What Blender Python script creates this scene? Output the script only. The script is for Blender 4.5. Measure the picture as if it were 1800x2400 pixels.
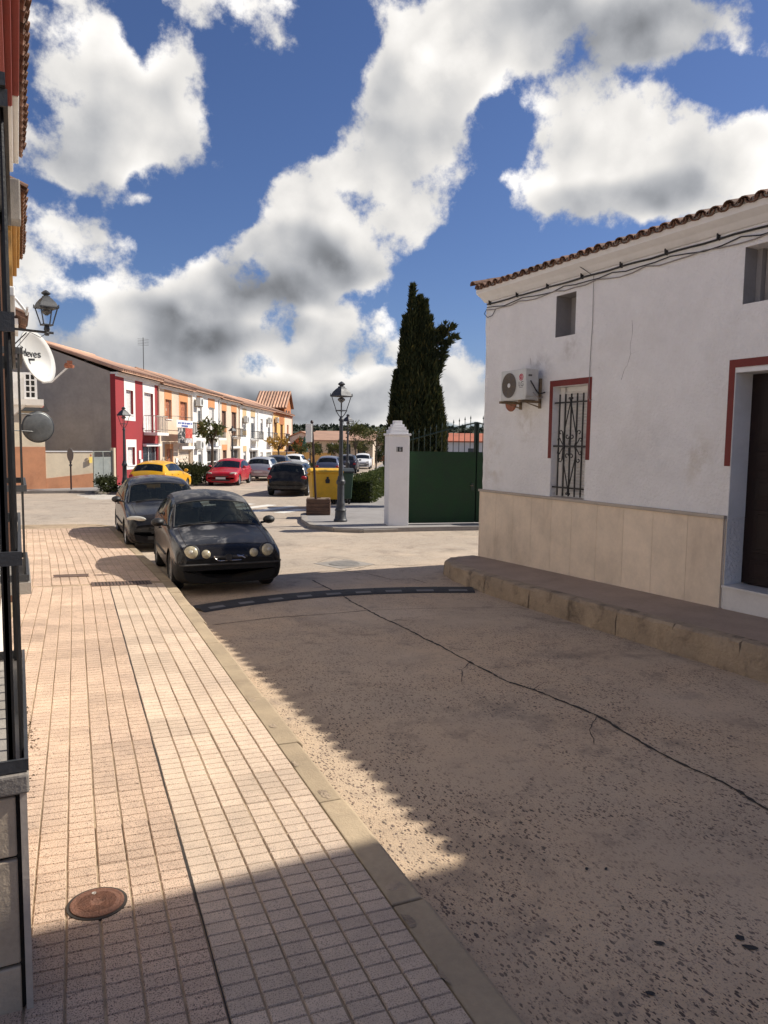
import bpy, bmesh, math, random
import numpy as np
from mathutils import Vector, Matrix
random.seed(7); RNG = np.random.default_rng(7)
for o in list(bpy.data.objects): bpy.data.objects.remove(o)
scene = bpy.context.scene
COL = scene.collection
R = math.radians

# ------------------------------------------------------------------ camera
FPX = 1750.0                                   # focal length in photo pixels (photo is 1800 x 2400)
CAMZ = 2.36
YAW = math.atan(858/FPX)
PITCH = math.atan(FPX/19000.0)
ROLL = 250/19000.0
_f = np.array([math.sin(YAW)*math.cos(PITCH), math.cos(YAW)*math.cos(PITCH), -math.sin(PITCH)])
_r0 = np.array([math.cos(YAW), -math.sin(YAW), 0.0])
_d0 = np.cross(_f, _r0)
if _d0[2] > 0: _d0 = -_d0
_r = math.cos(ROLL)*_r0 - math.sin(ROLL)*_d0
_d = math.sin(ROLL)*_r0 + math.cos(ROLL)*_d0
CAM = np.array([0.0, 0.0, CAMZ])
cd = bpy.data.cameras.new('camera'); cam = bpy.data.objects.new('camera', cd); COL.objects.link(cam)
cd.sensor_fit = 'VERTICAL'; cd.sensor_height = 36.0; cd.lens = 36.0*FPX/2400.0
cd.clip_start = 0.02; cd.clip_end = 6000
M = Matrix(((_r[0], -_d[0], -_f[0], 0), (_r[1], -_d[1], -_f[1], 0), (_r[2], -_d[2], -_f[2], CAMZ), (0, 0, 0, 1)))
cam.matrix_world = M
scene.camera = cam

# ------------------------------------------------------------------ light
SUN_EL = R(43.3); SUN_HEAD = R(97.5)           # sun stands to the right of the street, a little behind the camera
SUNV = np.array([math.sin(SUN_HEAD)*math.cos(SUN_EL), math.cos(SUN_HEAD)*math.cos(SUN_EL), math.sin(SUN_EL)])
sd = bpy.data.lights.new('sun', 'SUN'); sd.energy = 2.5; sd.angle = R(0.53); sd.color = (1.0, 0.94, 0.84)
sun = bpy.data.objects.new('sun', sd); COL.objects.link(sun)
sun.rotation_euler = Vector((-SUNV[0], -SUNV[1], -SUNV[2])).to_track_quat('-Z', 'Y').to_euler()
sun.location = (20, 0, 30)
scene.view_settings.view_transform = 'Standard'; scene.view_settings.look = 'None'
scene.view_settings.exposure = 1.30; scene.view_settings.gamma = 1.0
scene.render.resolution_x = 768; scene.render.resolution_y = 1024
scene.cycles.max_bounces = 6

# ------------------------------------------------------------------ pixel -> place
def ray(px, py): return _f + (px-900.0)/FPX*_r + (py-1200.0)/FPX*_d
def on_z(px, py, z):
    v = ray(px, py); return CAM + (z-CAMZ)/v[2]*v
def gz(y): return max(0.0, .145-.0088*max(y, -12.0))        # the roadway falls gently towards the junction
def gw(y): return max(0.0, .34-.021*max(y, -12.0))           # the pavements fall a little more steeply
def on_ground(px, py, dz=0.0, prof=None):
    z = .1; prof = prof or gz
    for i in range(50):
        P = on_z(px, py, z+dz); z = .7*z+.3*prof(P[1])
    return P
def on_x(px, py, X):
    v = ray(px, py); return CAM + X/v[0]*v
def on_plane(px, py, p0, hd):
    a = R(hd); n = np.array([math.cos(a), -math.sin(a), 0.0]); v = ray(px, py)
    return CAM + ((np.array([p0[0], p0[1], 0.0])-CAM)@n)/(v@n)*v
FA = R(28.0)                                                 # heading of the far street
def far(t, n, z=0.0): return np.array([t*math.sin(FA)+n*math.cos(FA), t*math.cos(FA)-n*math.sin(FA), z])

# ------------------------------------------------------------------ sky
world = bpy.data.worlds.new('World'); scene.world = world; world.use_nodes = True
wt = world.node_tree; wt.nodes.clear()
class NT:
    def __init__(s, tree): s.t = tree
    def n(s, typ, **kw):
        nd = s.t.nodes.new(typ)
        for k, v in kw.items(): setattr(nd, k, v)
        return nd
    def put(s, sock, v):
        if v is None: return
        if isinstance(v, bpy.types.NodeSocket): s.t.links.new(v, sock)
        else: sock.default_value = v
    def math(s, op, a, b=None, c=None, clamp=False):
        nd = s.n('ShaderNodeMath', operation=op); nd.use_clamp = clamp
        for i, v in enumerate((a, b, c)):
            if v is not None: s.put(nd.inputs[i], v)
        return nd.outputs[0]
    def vm(s, op, a, b=None, scale=None):
        nd = s.n('ShaderNodeVectorMath', operation=op); s.put(nd.inputs[0], a)
        if b is not None: s.put(nd.inputs[1], b)
        if scale is not None: s.put(nd.inputs['Scale'], scale)
        return nd.outputs['Value'] if op in ('DOT_PRODUCT', 'LENGTH', 'DISTANCE') else nd.outputs[0]
    def mr(s, v, a, b, c=0.0, d=1.0, smooth=True):
        nd = s.n('ShaderNodeMapRange'); nd.interpolation_type = 'SMOOTHSTEP' if smooth else 'LINEAR'
        s.put(nd.inputs[0], v)
        for i, q in enumerate((a, b, c, d)): s.put(nd.inputs[1+i], q)
        return nd.outputs[0]
    def noise(s, vec, scale, detail=4.0, rough=.55, dist=0.0, col=False):
        nd = s.n('ShaderNodeTexNoise'); s.put(nd.inputs['Vector'], vec); nd.inputs['Scale'].default_value = scale
        nd.inputs['Detail'].default_value = detail; nd.inputs['Roughness'].default_value = rough; nd.inputs['Distortion'].default_value = dist
        return nd.outputs['Color'] if col else nd.outputs[0]
    def mix(s, f, a, b, blend='MIX'):
        nd = s.n('ShaderNodeMix'); nd.data_type = 'RGBA'; nd.blend_type = blend
        s.put(nd.inputs[0], f); s.put(nd.inputs[6], a); s.put(nd.inputs[7], b)
        return nd.outputs[2]
def c4(c): return (c[0], c[1], c[2], 1.0)

W = NT(wt)
out = W.n('ShaderNodeOutputWorld'); bg = W.n('ShaderNodeBackground'); wt.links.new(bg.outputs[0], out.inputs[0])
sky = W.n('ShaderNodeTexSky'); sky.sky_type = 'NISHITA'; sky.sun_disc = False
sky.sun_elevation = SUN_EL; sky.sun_rotation = SUN_HEAD
sky.air_density = 1.0; sky.dust_density = .35; sky.ozone_density = 3.0
tc = W.n('ShaderNodeTexCoord'); D0 = tc.outputs['Generated']
D0 = W.vm('NORMALIZE', D0)
sep = W.n('ShaderNodeSeparateXYZ'); wt.links.new(D0, sep.inputs[0]); dz = sep.outputs[2]
# cloud plane coordinates: clouds flatten towards the horizon
den = W.math('ADD', W.math('MAXIMUM', dz, 0.0), .22)
Pc = W.vm('SCALE', D0, scale=W.math('DIVIDE', 1.0, den))
warp = W.vm('SUBTRACT', W.noise(D0, 5.0, 3.0, .55, col=True), (.5, .5, .5))
DW = W.vm('ADD', D0, W.vm('SCALE', warp, scale=.11))
def blob_sum(blobs):
    acc = None
    for (px, py, rx, ry, amp, rot) in blobs:
        v = ray(px, py); L = np.linalg.norm(v); v = v/L
        u = np.cross(v, [0, 0, 1.0]); u /= np.linalg.norm(u); w = np.cross(u, v)
        ca, sa = math.cos(R(rot)), math.sin(R(rot))
        u2 = ca*u+sa*w; w2 = -sa*u+ca*w
        ax, ay = rx/FPX/L*1.0, ry/FPX/L*1.0
        a = W.vm('DOT_PRODUCT', DW, tuple(u2/ax)); b = W.vm('DOT_PRODUCT', DW, tuple(w2/ay))
        r2 = W.math('MULTIPLY_ADD', a, a, W.math('MULTIPLY', b, b))
        k = W.math('MULTIPLY', W.mr(r2, 0.0, 1.9, 1.0, 0.0), amp)
        acc = k if acc is None else W.math('ADD', acc, k)
    return acc
CLOUDS = [(205, 105, 150, 85, 1.1, 12), (290, 290, 230, 130, 1.1, 12), (430, 250, 110, 95, .5, 0), (560, 40, 190, 75, 1.15, -12), (225, 460, 120, 140, .9, -20), (90, 580, 170, 120, .85, 0),
          (1060, 110, 230, 105, .95, 12), (960, 270, 190, 105, .9, 30), (840, 510, 260, 120, 1.15, 8), (690, 620, 190, 62, .8, 8),
          (1380, 90, 320, 125, 1.1, -6), (1640, 30, 190, 60, .6, 0), (1440, 380, 310, 120, 1.1, -10), (1700, 420, 170, 85, .8, 0), (1430, 250, 190, 100, .75, 0), (1780, 115, 50, 50, .5, 0), (1780, 320, 70, 45, .6, 0),
          (430, 690, 180, 80, 1.0, 8), (270, 780, 300, 95, .95, 0), (730, 760, 230, 70, 1.0, -3), (480, 880, 520, 95, 1.1, 0), (700, 950, 800, 70, .8, 0), (860, 930, 300, 70, .8, 0), (1088, 820, 55, 60, .8, 0), (1120, 920, 190, 75, 1.0, 0), (1500, 960, 700, 60, .7, 0)]
GAPS = [(600, 240, 120, 190, -1.0, -14), (440, 540, 170, 80, -.75, 8), (1165, 300, 70, 70, -.7, 0), (1130, 640, 190, 120, -.9, 0), (1660, 200, 170, 45, -.8, -8), (365, 40, 35, 90, -.6, 0), (790, 110, 100, 130, -.9, 10), (150, 455, 60, 40, -.5, 0), (350, 405, 40, 30, -.5, 0), (100, 230, 60, 60, -.5, 0), (560, 660, 50, 30, -.4, 0)]
DARKS = [(1400, 80, 280, 120, .95, -6), (660, 640, 220, 75, .85, 6), (900, 600, 220, 60, .28, 0), (1430, 470, 220, 55, .9, -6), (500, 740, 190, 75, .6, 0), (290, 780, 250, 80, .6, 0), (740, 800, 260, 40, .7, 0), (150, 620, 160, 60, .5, 0), (560, 930, 450, 45, .5, 0)]
base = blob_sum(CLOUDS + [(a, b, c, d, e*1.3, f) for a, b, c, d, e, f in GAPS])
f1 = W.noise(Pc, 1.4, 2.0, .5)
f3 = W.noise(D0, 8.0, 8.0, .64)
vo = W.n('ShaderNodeTexVoronoi'); vo.feature = 'F1'; vo.inputs['Scale'].default_value = 19.0; vo.inputs['Detail'].default_value = 1.0
wt.links.new(DW, vo.inputs['Vector'])
puff = W.math('SUBTRACT', .42, vo.outputs['Distance'])
dens = W.math('ADD', W.math('MULTIPLY', base, .50), W.math('MULTIPLY_ADD', f3, 3.0, -1.50))
dens = W.math('MULTIPLY_ADD', puff, .34, dens)
# beyond the frame the same broken cumulus goes on
dens = W.math('ADD', dens, W.math('MULTIPLY_ADD', f1, 1.0, -.53))
alpha = W.mr(dens, -.06, .36)
g1 = W.noise(D0, 5.0, 3.0, .5); g2 = W.noise(W.vm('ADD', D0, tuple(SUNV*.03+np.array([0, 0, .05]))), 5.0, 3.0, .5)
lit = W.math('SUBTRACT', g1, g2)
dark = W.math('ADD', blob_sum(DARKS), W.math('MULTIPLY', W.mr(dens, .15, .95), .50))
bright = W.math('SUBTRACT', W.math('MULTIPLY_ADD', lit, 3.0, .82), W.math('MULTIPLY', dark, .66))
bright = W.math('ADD', bright, W.math('MULTIPLY_ADD', puff, .38, W.math('MULTIPLY_ADD', f3, 1.0, -.50)))
bright = W.mr(bright, -.45, 1.12, .14, 1.05, False)
CLW = 4.7
ccol = W.mix(W.mr(bright, .2, .8), (.93, .97, 1.05, 1), (1.0, .972, .935, 1))
ccol = W.vm('SCALE', ccol, scale=W.math('MULTIPLY', bright, CLW))
skyc = W.mix(1.0, sky.outputs[0], (.245, .27, .36, 1), 'MULTIPLY')
final = W.mix(alpha, skyc, ccol)
world.cycles.sampling_method = 'MANUAL'; world.cycles.sample_map_resolution = 256
wt.links.new(final, bg.inputs[0]); bg.inputs[1].default_value = 0.10

# ------------------------------------------------------------------ helpers
class MB:
    """collects shapes for ONE mesh object"""
    def __init__(s): s.v = []; s.f = []
    def add(s, vs, fs):
        k = len(s.v); s.v += [tuple(float(c) for c in p) for p in vs]; s.f += [tuple(i+k for i in q) for q in fs]; return s
    def box(s, x0, x1, y0, y1, z0, z1):
        return s.add([(x0,y0,z0),(x1,y0,z0),(x1,y1,z0),(x0,y1,z0),(x0,y0,z1),(x1,y0,z1),(x1,y1,z1),(x0,y1,z1)],
                     [(0,3,2,1),(4,5,6,7),(0,1,5,4),(1,2,6,5),(2,3,7,6),(3,0,4,7)])
    def obox(s, o, ax, ay, az):
        """box from corner o with edge vectors"""
        o, ax, ay, az = map(np.array, (o, ax, ay, az))
        if np.dot(np.cross(ax, ay), az) < 0: ax, ay = ay, ax
        return s.add([o, o+ax, o+ax+ay, o+ay, o+az, o+ax+az, o+ax+ay+az, o+ay+az],
                     [(0,3,2,1),(4,5,6,7),(0,1,5,4),(1,2,6,5),(2,3,7,6),(3,0,4,7)])
    def prism(s, pts, h):
        """pts: list of 3d points (planar polygon); h: extrusion vector"""
        n = len(pts); P = [np.array(p, float) for p in pts]; h = np.array(h, float)
        nn = np.zeros(3)
        for i in range(n): nn += np.cross(P[i], P[(i+1) % n])
        if nn@h < 0: P = P[::-1]
        return s.add(P+[p+h for p in P], [tuple(range(n))[::-1], tuple(range(n, 2*n))]+[(i, (i+1) % n, n+(i+1) % n, n+i) for i in range(n)])
    def tube(s, pts, r, n=8, cap=True):
        P = [np.array(p, float) for p in pts]; rr = r if isinstance(r, (list, tuple)) else [r]*len(P)
        vs = []; fs = []; up = None
        for i, p in enumerate(P):
            t = (P[min(i+1, len(P)-1)]-P[max(i-1, 0)]); t = t/(np.linalg.norm(t)+1e-9)
            if up is None: up = np.array([0, 0, 1.0]) if abs(t[2]) < .9 else np.array([1.0, 0, 0])
            a = np.cross(t, up); a /= np.linalg.norm(a)+1e-9; b = np.cross(a, t); up = b
            for k in range(n):
                th = 2*math.pi*k/n; vs.append(p+rr[i]*(math.cos(th)*a+math.sin(th)*b))
        for i in range(len(P)-1):
            for k in range(n):
                k2 = (k+1) % n; fs.append((i*n+k, i*n+k2, (i+1)*n+k2, (i+1)*n+k))
        if cap: fs.append(tuple(range(n))[::-1]); fs.append(tuple((len(P)-1)*n+k for k in range(n)))
        return s.add(vs, fs)
    def lathe(s, prof, c=(0,0,0), n=16, ax=None, caps=True):
        """prof: (radius, height) pairs round axis ax (default z)"""
        c = np.array(c, float); az = np.array(ax if ax is not None else (0,0,1.0), float); az /= np.linalg.norm(az)
        a = np.cross(az, [0,0,1.0]) if abs(az[2]) < .9 else np.array([1.0,0,0]); a = a/np.linalg.norm(a); b = np.cross(az, a)
        vs = []; fs = []
        for (r, h) in prof:
            for k in range(n):
                th = 2*math.pi*k/n; vs.append(c+az*h+r*(math.cos(th)*a+math.sin(th)*b))
        m = len(prof)
        for i in range(m-1):
            for k in range(n):
                k2 = (k+1) % n; fs.append((i*n+k, i*n+k2, (i+1)*n+k2, (i+1)*n+k))
        if caps: fs.append(tuple(range(n))[::-1]); fs.append(tuple((m-1)*n+k for k in range(n)))
        return s.add(vs, fs)
    def mesh(s, name, mat, smooth=False, bevel=0):
        me = bpy.data.meshes.new(name); me.from_pydata(s.v, [], s.f); me.update()
        if mat is not None: me.materials.append(mat)
        if smooth:
            for p in me.polygons: p.use_smooth = True
        return me
    def build(s, name, mat, parent=None, smooth=False, bevel=0.0, auto=None, loc=None):
        me = s.mesh(name, mat, smooth or auto is not None)
        o = bpy.data.objects.new(name, me); COL.objects.link(o)
        if auto is not None:
            try: me.set_sharp_from_angle(angle=R(auto))
            except Exception: pass
        if bevel:
            m = o.modifiers.new('bevel', 'BEVEL'); m.width = bevel; m.segments = 2; m.limit_method = 'ANGLE'; m.angle_limit = R(40)
        if loc is not None: o.location = loc
        if parent is not None: o.parent = parent
        return o

def tag(o, label=None, cat=None, group=None, kind=None):
    if label: o['label'] = label
    if cat: o['category'] = cat
    if group: o['group'] = group
    if kind: o['kind'] = kind
    return o
def thing(name, label, cat, loc=(0,0,0), rz=0.0, group=None):
    o = bpy.data.objects.new(name, None); COL.objects.link(o); o.empty_display_size = .2
    o.location = tuple(float(c) for c in loc); o.rotation_euler = (0, 0, rz)
    return tag(o, label, cat, group)
def link(name, me, parent=None, loc=(0,0,0), rot=(0,0,0), scale=None):
    o = bpy.data.objects.new(name, me); COL.objects.link(o); o.location = tuple(float(c) for c in loc); o.rotation_euler = rot
    if scale is not None: o.scale = scale
    if parent is not None: o.parent = parent
    return o
def kids(o): return [c for c in COL.objects if c.parent == o]
def copy_tree(o, parent=None):
    c = o.copy(); COL.objects.link(c); c.parent = parent
    for ch in list(o.children): copy_tree(ch, c)
    return c
def text_obj(name, body, size, mat, parent, loc, rot, extrude=.002, align='CENTER'):
    cu = bpy.data.curves.new(name, 'FONT'); cu.body = body; cu.size = size; cu.extrude = extrude; cu.align_x = align; cu.align_y = 'CENTER'
    t = bpy.data.objects.new(name+'_curve', cu); COL.objects.link(t)
    dg = bpy.context.evaluated_depsgraph_get(); me = bpy.data.meshes.new_from_object(t.evaluated_get(dg))
    bpy.data.objects.remove(t); me.materials.clear(); me.materials.append(mat)
    return link(name, me, parent, loc, rot)

# ------------------------------------------------------------------ materials
def mat(name, col, rough=.75, var=.12, vscale=3.0, bump=0.0, bscale=60.0, metal=0.0, spec=.5, obj_var=0.0, stain=None, stain_scale=.7, stain_amt=.5, coat=0.0, bdist=.01, speck=None, speck_scale=120.0, speck_amt=.35, streak=0.0):
    m = bpy.data.materials.new(name); m.use_nodes = True; t = m.node_tree; N = NT(t)
    b = t.nodes['Principled BSDF']
    g = N.n('ShaderNodeNewGeometry'); P = g.outputs['Position']
    n1 = N.noise(P, vscale, 5.0, .6)
    c = N.mix(N.mr(n1, .25, .75), c4([x*(1-var) for x in col]), c4([min(1, x*(1+var)) for x in col]))
    n2 = N.noise(P, vscale*9, 3.0, .6)
    c = N.mix(var*.8, c, N.mix(N.mr(n2, .3, .7), c4([x*.6 for x in col]), c4([min(1, x*1.35) for x in col])))
    if speck:
        n3 = N.noise(P, speck_scale, 2.0, .5)
        c = N.mix(N.math('MULTIPLY', N.mr(n3, .52, .66), speck_amt), c, c4(speck))
    if stain:
        sp = P
        if streak:
            mp = N.n('ShaderNodeMapping'); t.links.new(P, mp.inputs[0]); mp.inputs['Scale'].default_value = (1, 1, streak); sp = mp.outputs[0]
        n4 = N.noise(sp, stain_scale, 6.0, .62, .4)
        c = N.mix(N.math('MULTIPLY', N.mr(n4, .48, .74), stain_amt), c, c4(stain))
    if obj_var:
        oi = N.n('ShaderNodeObjectInfo'); hv = N.n('ShaderNodeHueSaturation'); t.links.new(c, hv.inputs['Color'])
        t.links.new(N.mr(oi.outputs['Random'], 0, 1, 1-obj_var, 1+obj_var, False), hv.inputs['Value']); c = hv.outputs[0]
    t.links.new(c, b.inputs['Base Color'])
    t.links.new(N.mr(n1, .2, .8, max(.02, rough-.08), min(1, rough+.08)), b.inputs['Roughness'])
    b.inputs['Metallic'].default_value = metal; b.inputs['Specular IOR Level'].default_value = spec
    if coat: b.inputs['Coat Weight'].default_value = coat; b.inputs['Coat Roughness'].default_value = .06
    if bump:
        bn = N.n('ShaderNodeBump'); bn.inputs['Strength'].default_value = bump; bn.inputs['Distance'].default_value = bdist
        t.links.new(N.noise(P, bscale, 4.0, .6), bn.inputs['Height']); t.links.new(bn.outputs[0], b.inputs['Normal'])
    return m
def glass_mat(name, tint=(.02,.025,.025), alpha=.35, rough=.04, through=(.75,.82,.8)):
    m = bpy.data.materials.new(name); m.use_nodes = True; t = m.node_tree; N = NT(t)
    b = t.nodes['Principled BSDF']; b.inputs['Base Color'].default_value = c4(tint); b.inputs['Roughness'].default_value = rough; b.inputs['Specular IOR Level'].default_value = .5
    tr = N.n('ShaderNodeBsdfTransparent'); tr.inputs[0].default_value = c4(through)
    mx = N.n('ShaderNodeMixShader'); mx.inputs[0].default_value = 1-alpha
    t.links.new(tr.outputs[0], mx.inputs[1]); t.links.new(b.outputs[0], mx.inputs[2])
    t.links.new(mx.outputs[0], t.nodes['Material Output'].inputs[0])
    return m
M_ = {}
def MM(k): return M_[k]
M_['stucco'] = mat('white_stucco', (.87,.85,.835), .9, .05, 1.3, 1.0, 24.0, stain=(.66,.61,.56), stain_scale=.6, stain_amt=.3, bdist=.03)
def add_stains(m, spots):
    t = m.node_tree; N = NT(t); b = t.nodes['Principled BSDF']; src = b.inputs['Base Color'].links[0].from_socket
    g = N.n('ShaderNodeNewGeometry'); P = g.outputs['Position']; c = src
    for (p, sc, col, amt, nsc) in spots:
        mp = N.n('ShaderNodeMapping'); t.links.new(P, mp.inputs[0]); mp.inputs['Scale'].default_value = tuple(1/x for x in sc); mp.inputs['Location'].default_value = tuple(-a/x for a, x in zip(p, sc))
        d = N.vm('LENGTH', mp.outputs[0]); k = N.mr(d, .15, 1.0, 1.0, 0.0); n = N.mr(N.noise(P, nsc, 5, .65), .38, .68)
        c = N.mix(N.math('MULTIPLY', N.math('MULTIPLY', k, n), amt), c, c4(col))
    t.links.new(c, b.inputs['Base Color'])
add_stains(M_['stucco'], [((7.66, 9.95, 3.62), (1, .45, .38), (.44, .41, .38), .55, 5), ((7.66, 10.25, 2.70), (1, .40, .50), (.56, .50, .42), .5, 6), ((7.66, 7.4, 2.3), (1, .7, .5), (.70, .69, .69), .6, 3),
    ((7.66, 7.9, 3.3), (1, .9, .6), (.92, .90, .88), .6, 2), ((7.66, 6.7, 2.2), (1, .35, .6), (.64, .58, .50), .6, 4), ((7.66, 11.2, 2.0), (1, .45, .9), (.62, .56, .48), .6, 4), ((7.66, 9.2, 3.85), (1, .3, .3), (.60, .56, .52), .7, 7)])
M_['stucco_smooth'] = mat('white_plaster', (.80,.79,.78), .85, .05, 2.0, .25, 40.0, stain=(.5,.47,.44), stain_scale=1.2, stain_amt=.25)
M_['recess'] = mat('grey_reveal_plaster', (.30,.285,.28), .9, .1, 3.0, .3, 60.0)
M_['plinth'] = mat('sand_plinth_stone', (.78,.64,.49), .7, .10, 2.5, .2, 90.0, obj_var=.05, stain=(.36,.26,.18), stain_scale=1.6, stain_amt=.45, streak=.35)
M_['ledge'] = mat('ledge_stone', (.47,.40,.33), .8, .12, 4, .2, 80.0)
M_['redpaint'] = mat('oxide_red_paint', (.17,.028,.022), .75, .12, 4, .4, 55.0)
M_['tile'] = mat('clay_roof_tile', (.20,.105,.065), .85, .25, 6, .5, 50.0, obj_var=.28, stain=(.045,.04,.03), stain_scale=3.0, stain_amt=.75)
M_['tile_light'] = mat('pale_clay_roof', (.50,.29,.19), .85, .2, 2.0, .4, 40.0, obj_var=.2, stain=(.62,.45,.33), stain_scale=.6, stain_amt=.5)
M_['iron'] = mat('black_iron', (.012,.011,.011), .45, .3, 20, .15, 90.0, spec=.5)
M_['irongrey'] = mat('dark_grey_iron', (.040,.042,.046), .5, .3, 8, .2, 90.0)
M_['cable'] = mat('black_cable', (.025,.024,.024), .6, .2, 8)
M_['cablegrey'] = mat('grey_cable', (.32,.29,.27), .7, .2, 8)
M_['shutter'] = mat('white_shutter', (.70,.67,.64), .6, .06, 6)
M_['whitepaint'] = mat('white_paint', (.80,.79,.77), .6, .05, 3, .1, 50)
M_['doorwood'] = mat('dark_door_wood', (.012,.0045,.004), .55, .3, 5, .2, 70, spec=.3, streak=.1, stain=(.02,.007,.006), stain_scale=5, stain_amt=.6)
M_['marble'] = mat('pale_marble', (.62,.60,.58), .35, .08, 3, 0, 60, stain=(.40,.38,.37), stain_scale=2.5, stain_amt=.6)
M_['acwhite'] = mat('ac_casing', (.60,.60,.57), .45, .06, 6, 0, 60, stain=(.40,.36,.30), stain_scale=5, stain_amt=.35)
M_['acgrille'] = mat('ac_grille', (.13,.12,.11), .6, .15, 12)
M_['logored'] = mat('logo_red', (.42,.02,.045), .5, .05, 5)
M_['logogrey'] = mat('logo_grey', (.10,.10,.10), .5, .05, 5)
M_['rust'] = mat('rusty_steel', (.24,.17,.10), .8, .3, 15, .3, 90)
M_['terracotta'] = mat('terracotta', (.33,.12,.065), .8, .2, 8, .2, 80)
M_['greenmesh'] = mat('green_gate_mesh', (.012,.040,.014), .85, .25, 3.5, .8, 130.0)
M_['greenmetal'] = mat('green_metal', (.010,.028,.018), .5, .2, 8)
M_['ink'] = mat('black_ink', (.02,.02,.02), .6, .1, 8)
M_['rubber'] = mat('black_rubber', (.040,.038,.037), .85, .25, 10, .3, 120)
M_['tyre'] = mat('tyre_rubber', (.016,.016,.016), .85, .2, 20, .3, 100)
M_['alloy'] = mat('alloy_wheel', (.42,.42,.43), .35, .1, 10, metal=.8)
M_['steelrim'] = mat('dusty_wheel_cover', (.20,.195,.19), .5, .15, 10, metal=.4)
M_['glass'] = glass_mat('car_glass', (.012,.015,.015), .42, .03)
M_['darkglass'] = glass_mat('tinted_glass', (.010,.012,.013), .12, .04)
M_['pane'] = mat('window_pane', (.035,.045,.055), .12, .3, 1.5, spec=.7)
M_['panedark'] = mat('dark_opening', (.02,.018,.016), .5, .3, 2)
M_['plate'] = mat('number_plate', (.6,.6,.58), .5, .05, 20)
M_['dark'] = mat('dark_plastic', (.014,.014,.015), .55, .2, 8)
M_['seat'] = mat('seat_cloth', (.05,.05,.052), .9, .2, 8)
M_['redlens'] = mat('red_tail_lens', (.30,.012,.012), .2, .15, 20, spec=.6)
M_['lens'] = mat('clear_head_lens', (.48,.46,.40), .15, .12, 18, spec=.8)
M_['lensyellow'] = mat('yellowed_head_lens', (.42,.37,.25), .25, .22, 25, .2, 60, spec=.7)
M_['chrome'] = mat('chrome', (.6,.6,.6), .15, .05, 5, metal=1.0)
M_['concrete'] = mat('grey_concrete', (.30,.27,.235), .9, .15, 2, .5, 60, stain=(.14,.115,.09), stain_scale=1.3, stain_amt=.6)
M_['kerbyellow'] = mat('sandy_kerb_concrete', (.37,.285,.185), .9, .14, 3, .5, 70, obj_var=.10, stain=(.22,.16,.105), stain_scale=2.2, stain_amt=.7)
M_['kerbold'] = mat('weathered_kerb_concrete', (.38,.29,.20), .92, .2, 3, .9, 30, obj_var=.14, stain=(.10,.075,.055), stain_scale=3.4, stain_amt=.85, bdist=.03)
M_['walk_r'] = mat('brown_sidewalk_concrete', (.36,.265,.195), .9, .14, 2, .5, 70, stain=(.20,.145,.105), stain_scale=1.1, stain_amt=.5, speck=(.45,.38,.32), speck_scale=90, speck_amt=.3)
M_['farwalk'] = mat('grey_paving', (.28,.26,.245), .9, .14, 1.5, .4, 60, stain=(.17,.155,.14), stain_scale=.8, stain_amt=.5)
M_['tile_pink'] = mat('pink_granular_tile', (.62,.45,.325), .9, .14, 4, .7, 150, obj_var=.12, stain=(.34,.25,.20), stain_scale=1.1, stain_amt=.4, speck=(.13,.085,.065), speck_scale=190, speck_amt=.95)
M_['tile_beige'] = mat('beige_granular_tile', (.62,.48,.355), .9, .13, 4, .6, 170, obj_var=.12, stain=(.36,.28,.23), stain_scale=1.1, stain_amt=.35, speck=(.20,.145,.12), speck_scale=200, speck_amt=.75)
M_['joint'] = mat('sandy_joint', (.38,.28,.18), .95, .25, 12, .5, 120, stain=(.16,.12,.07), stain_scale=1.2, stain_amt=.8)
M_['crack'] = mat('dirt_filled_crack', (.040,.032,.026), .95, .4, 12)
M_['bitumen'] = mat('bitumen_spot', (.018,.017,.017), .7, .3, 30)
M_['castiron'] = mat('rusty_cast_iron', (.17,.075,.045), .75, .3, 30, .9, 110, stain=(.06,.03,.022), stain_scale=14, stain_amt=.7)
M_['grate'] = mat('brown_drain_iron', (.12,.075,.055), .7, .3, 20, .3, 90)
M_['greyiron'] = mat('grey_manhole_iron', (.20,.185,.165), .75, .2, 20, .8, 60)
M_['roadwhite'] = mat('worn_road_paint', (.70,.67,.60), .85, .12, 3, .2, 60, stain=(.36,.32,.27), stain_scale=2.5, stain_amt=.7)
M_['bumpwhite'] = mat('dirty_white_marker', (.17,.16,.15), .8, .15, 9, stain=(.15,.13,.12), stain_scale=5, stain_amt=.6)
M_['yellowbin'] = mat('yellow_bin_plastic', (.74,.40,.018), .5, .08, 4, stain=(.35,.22,.02), stain_scale=3, stain_amt=.35)
M_['greenbin'] = mat('green_bin_plastic', (.035,.075,.045), .55, .15, 4)
M_['greybin'] = mat('dark_bin_lid', (.03,.036,.036), .5, .2, 4)
M_['crate'] = mat('weathered_brown_timber', (.13,.075,.05), .9, .25, 6, .5, 60, stain=(.055,.03,.022), stain_scale=5, stain_amt=.7)
M_['brownpole'] = mat('brown_pole', (.035,.012,.010), .6, .2, 6)
M_['trunk'] = mat('bark', (.11,.08,.055), .95, .3, 8, .8, 40)
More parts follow.
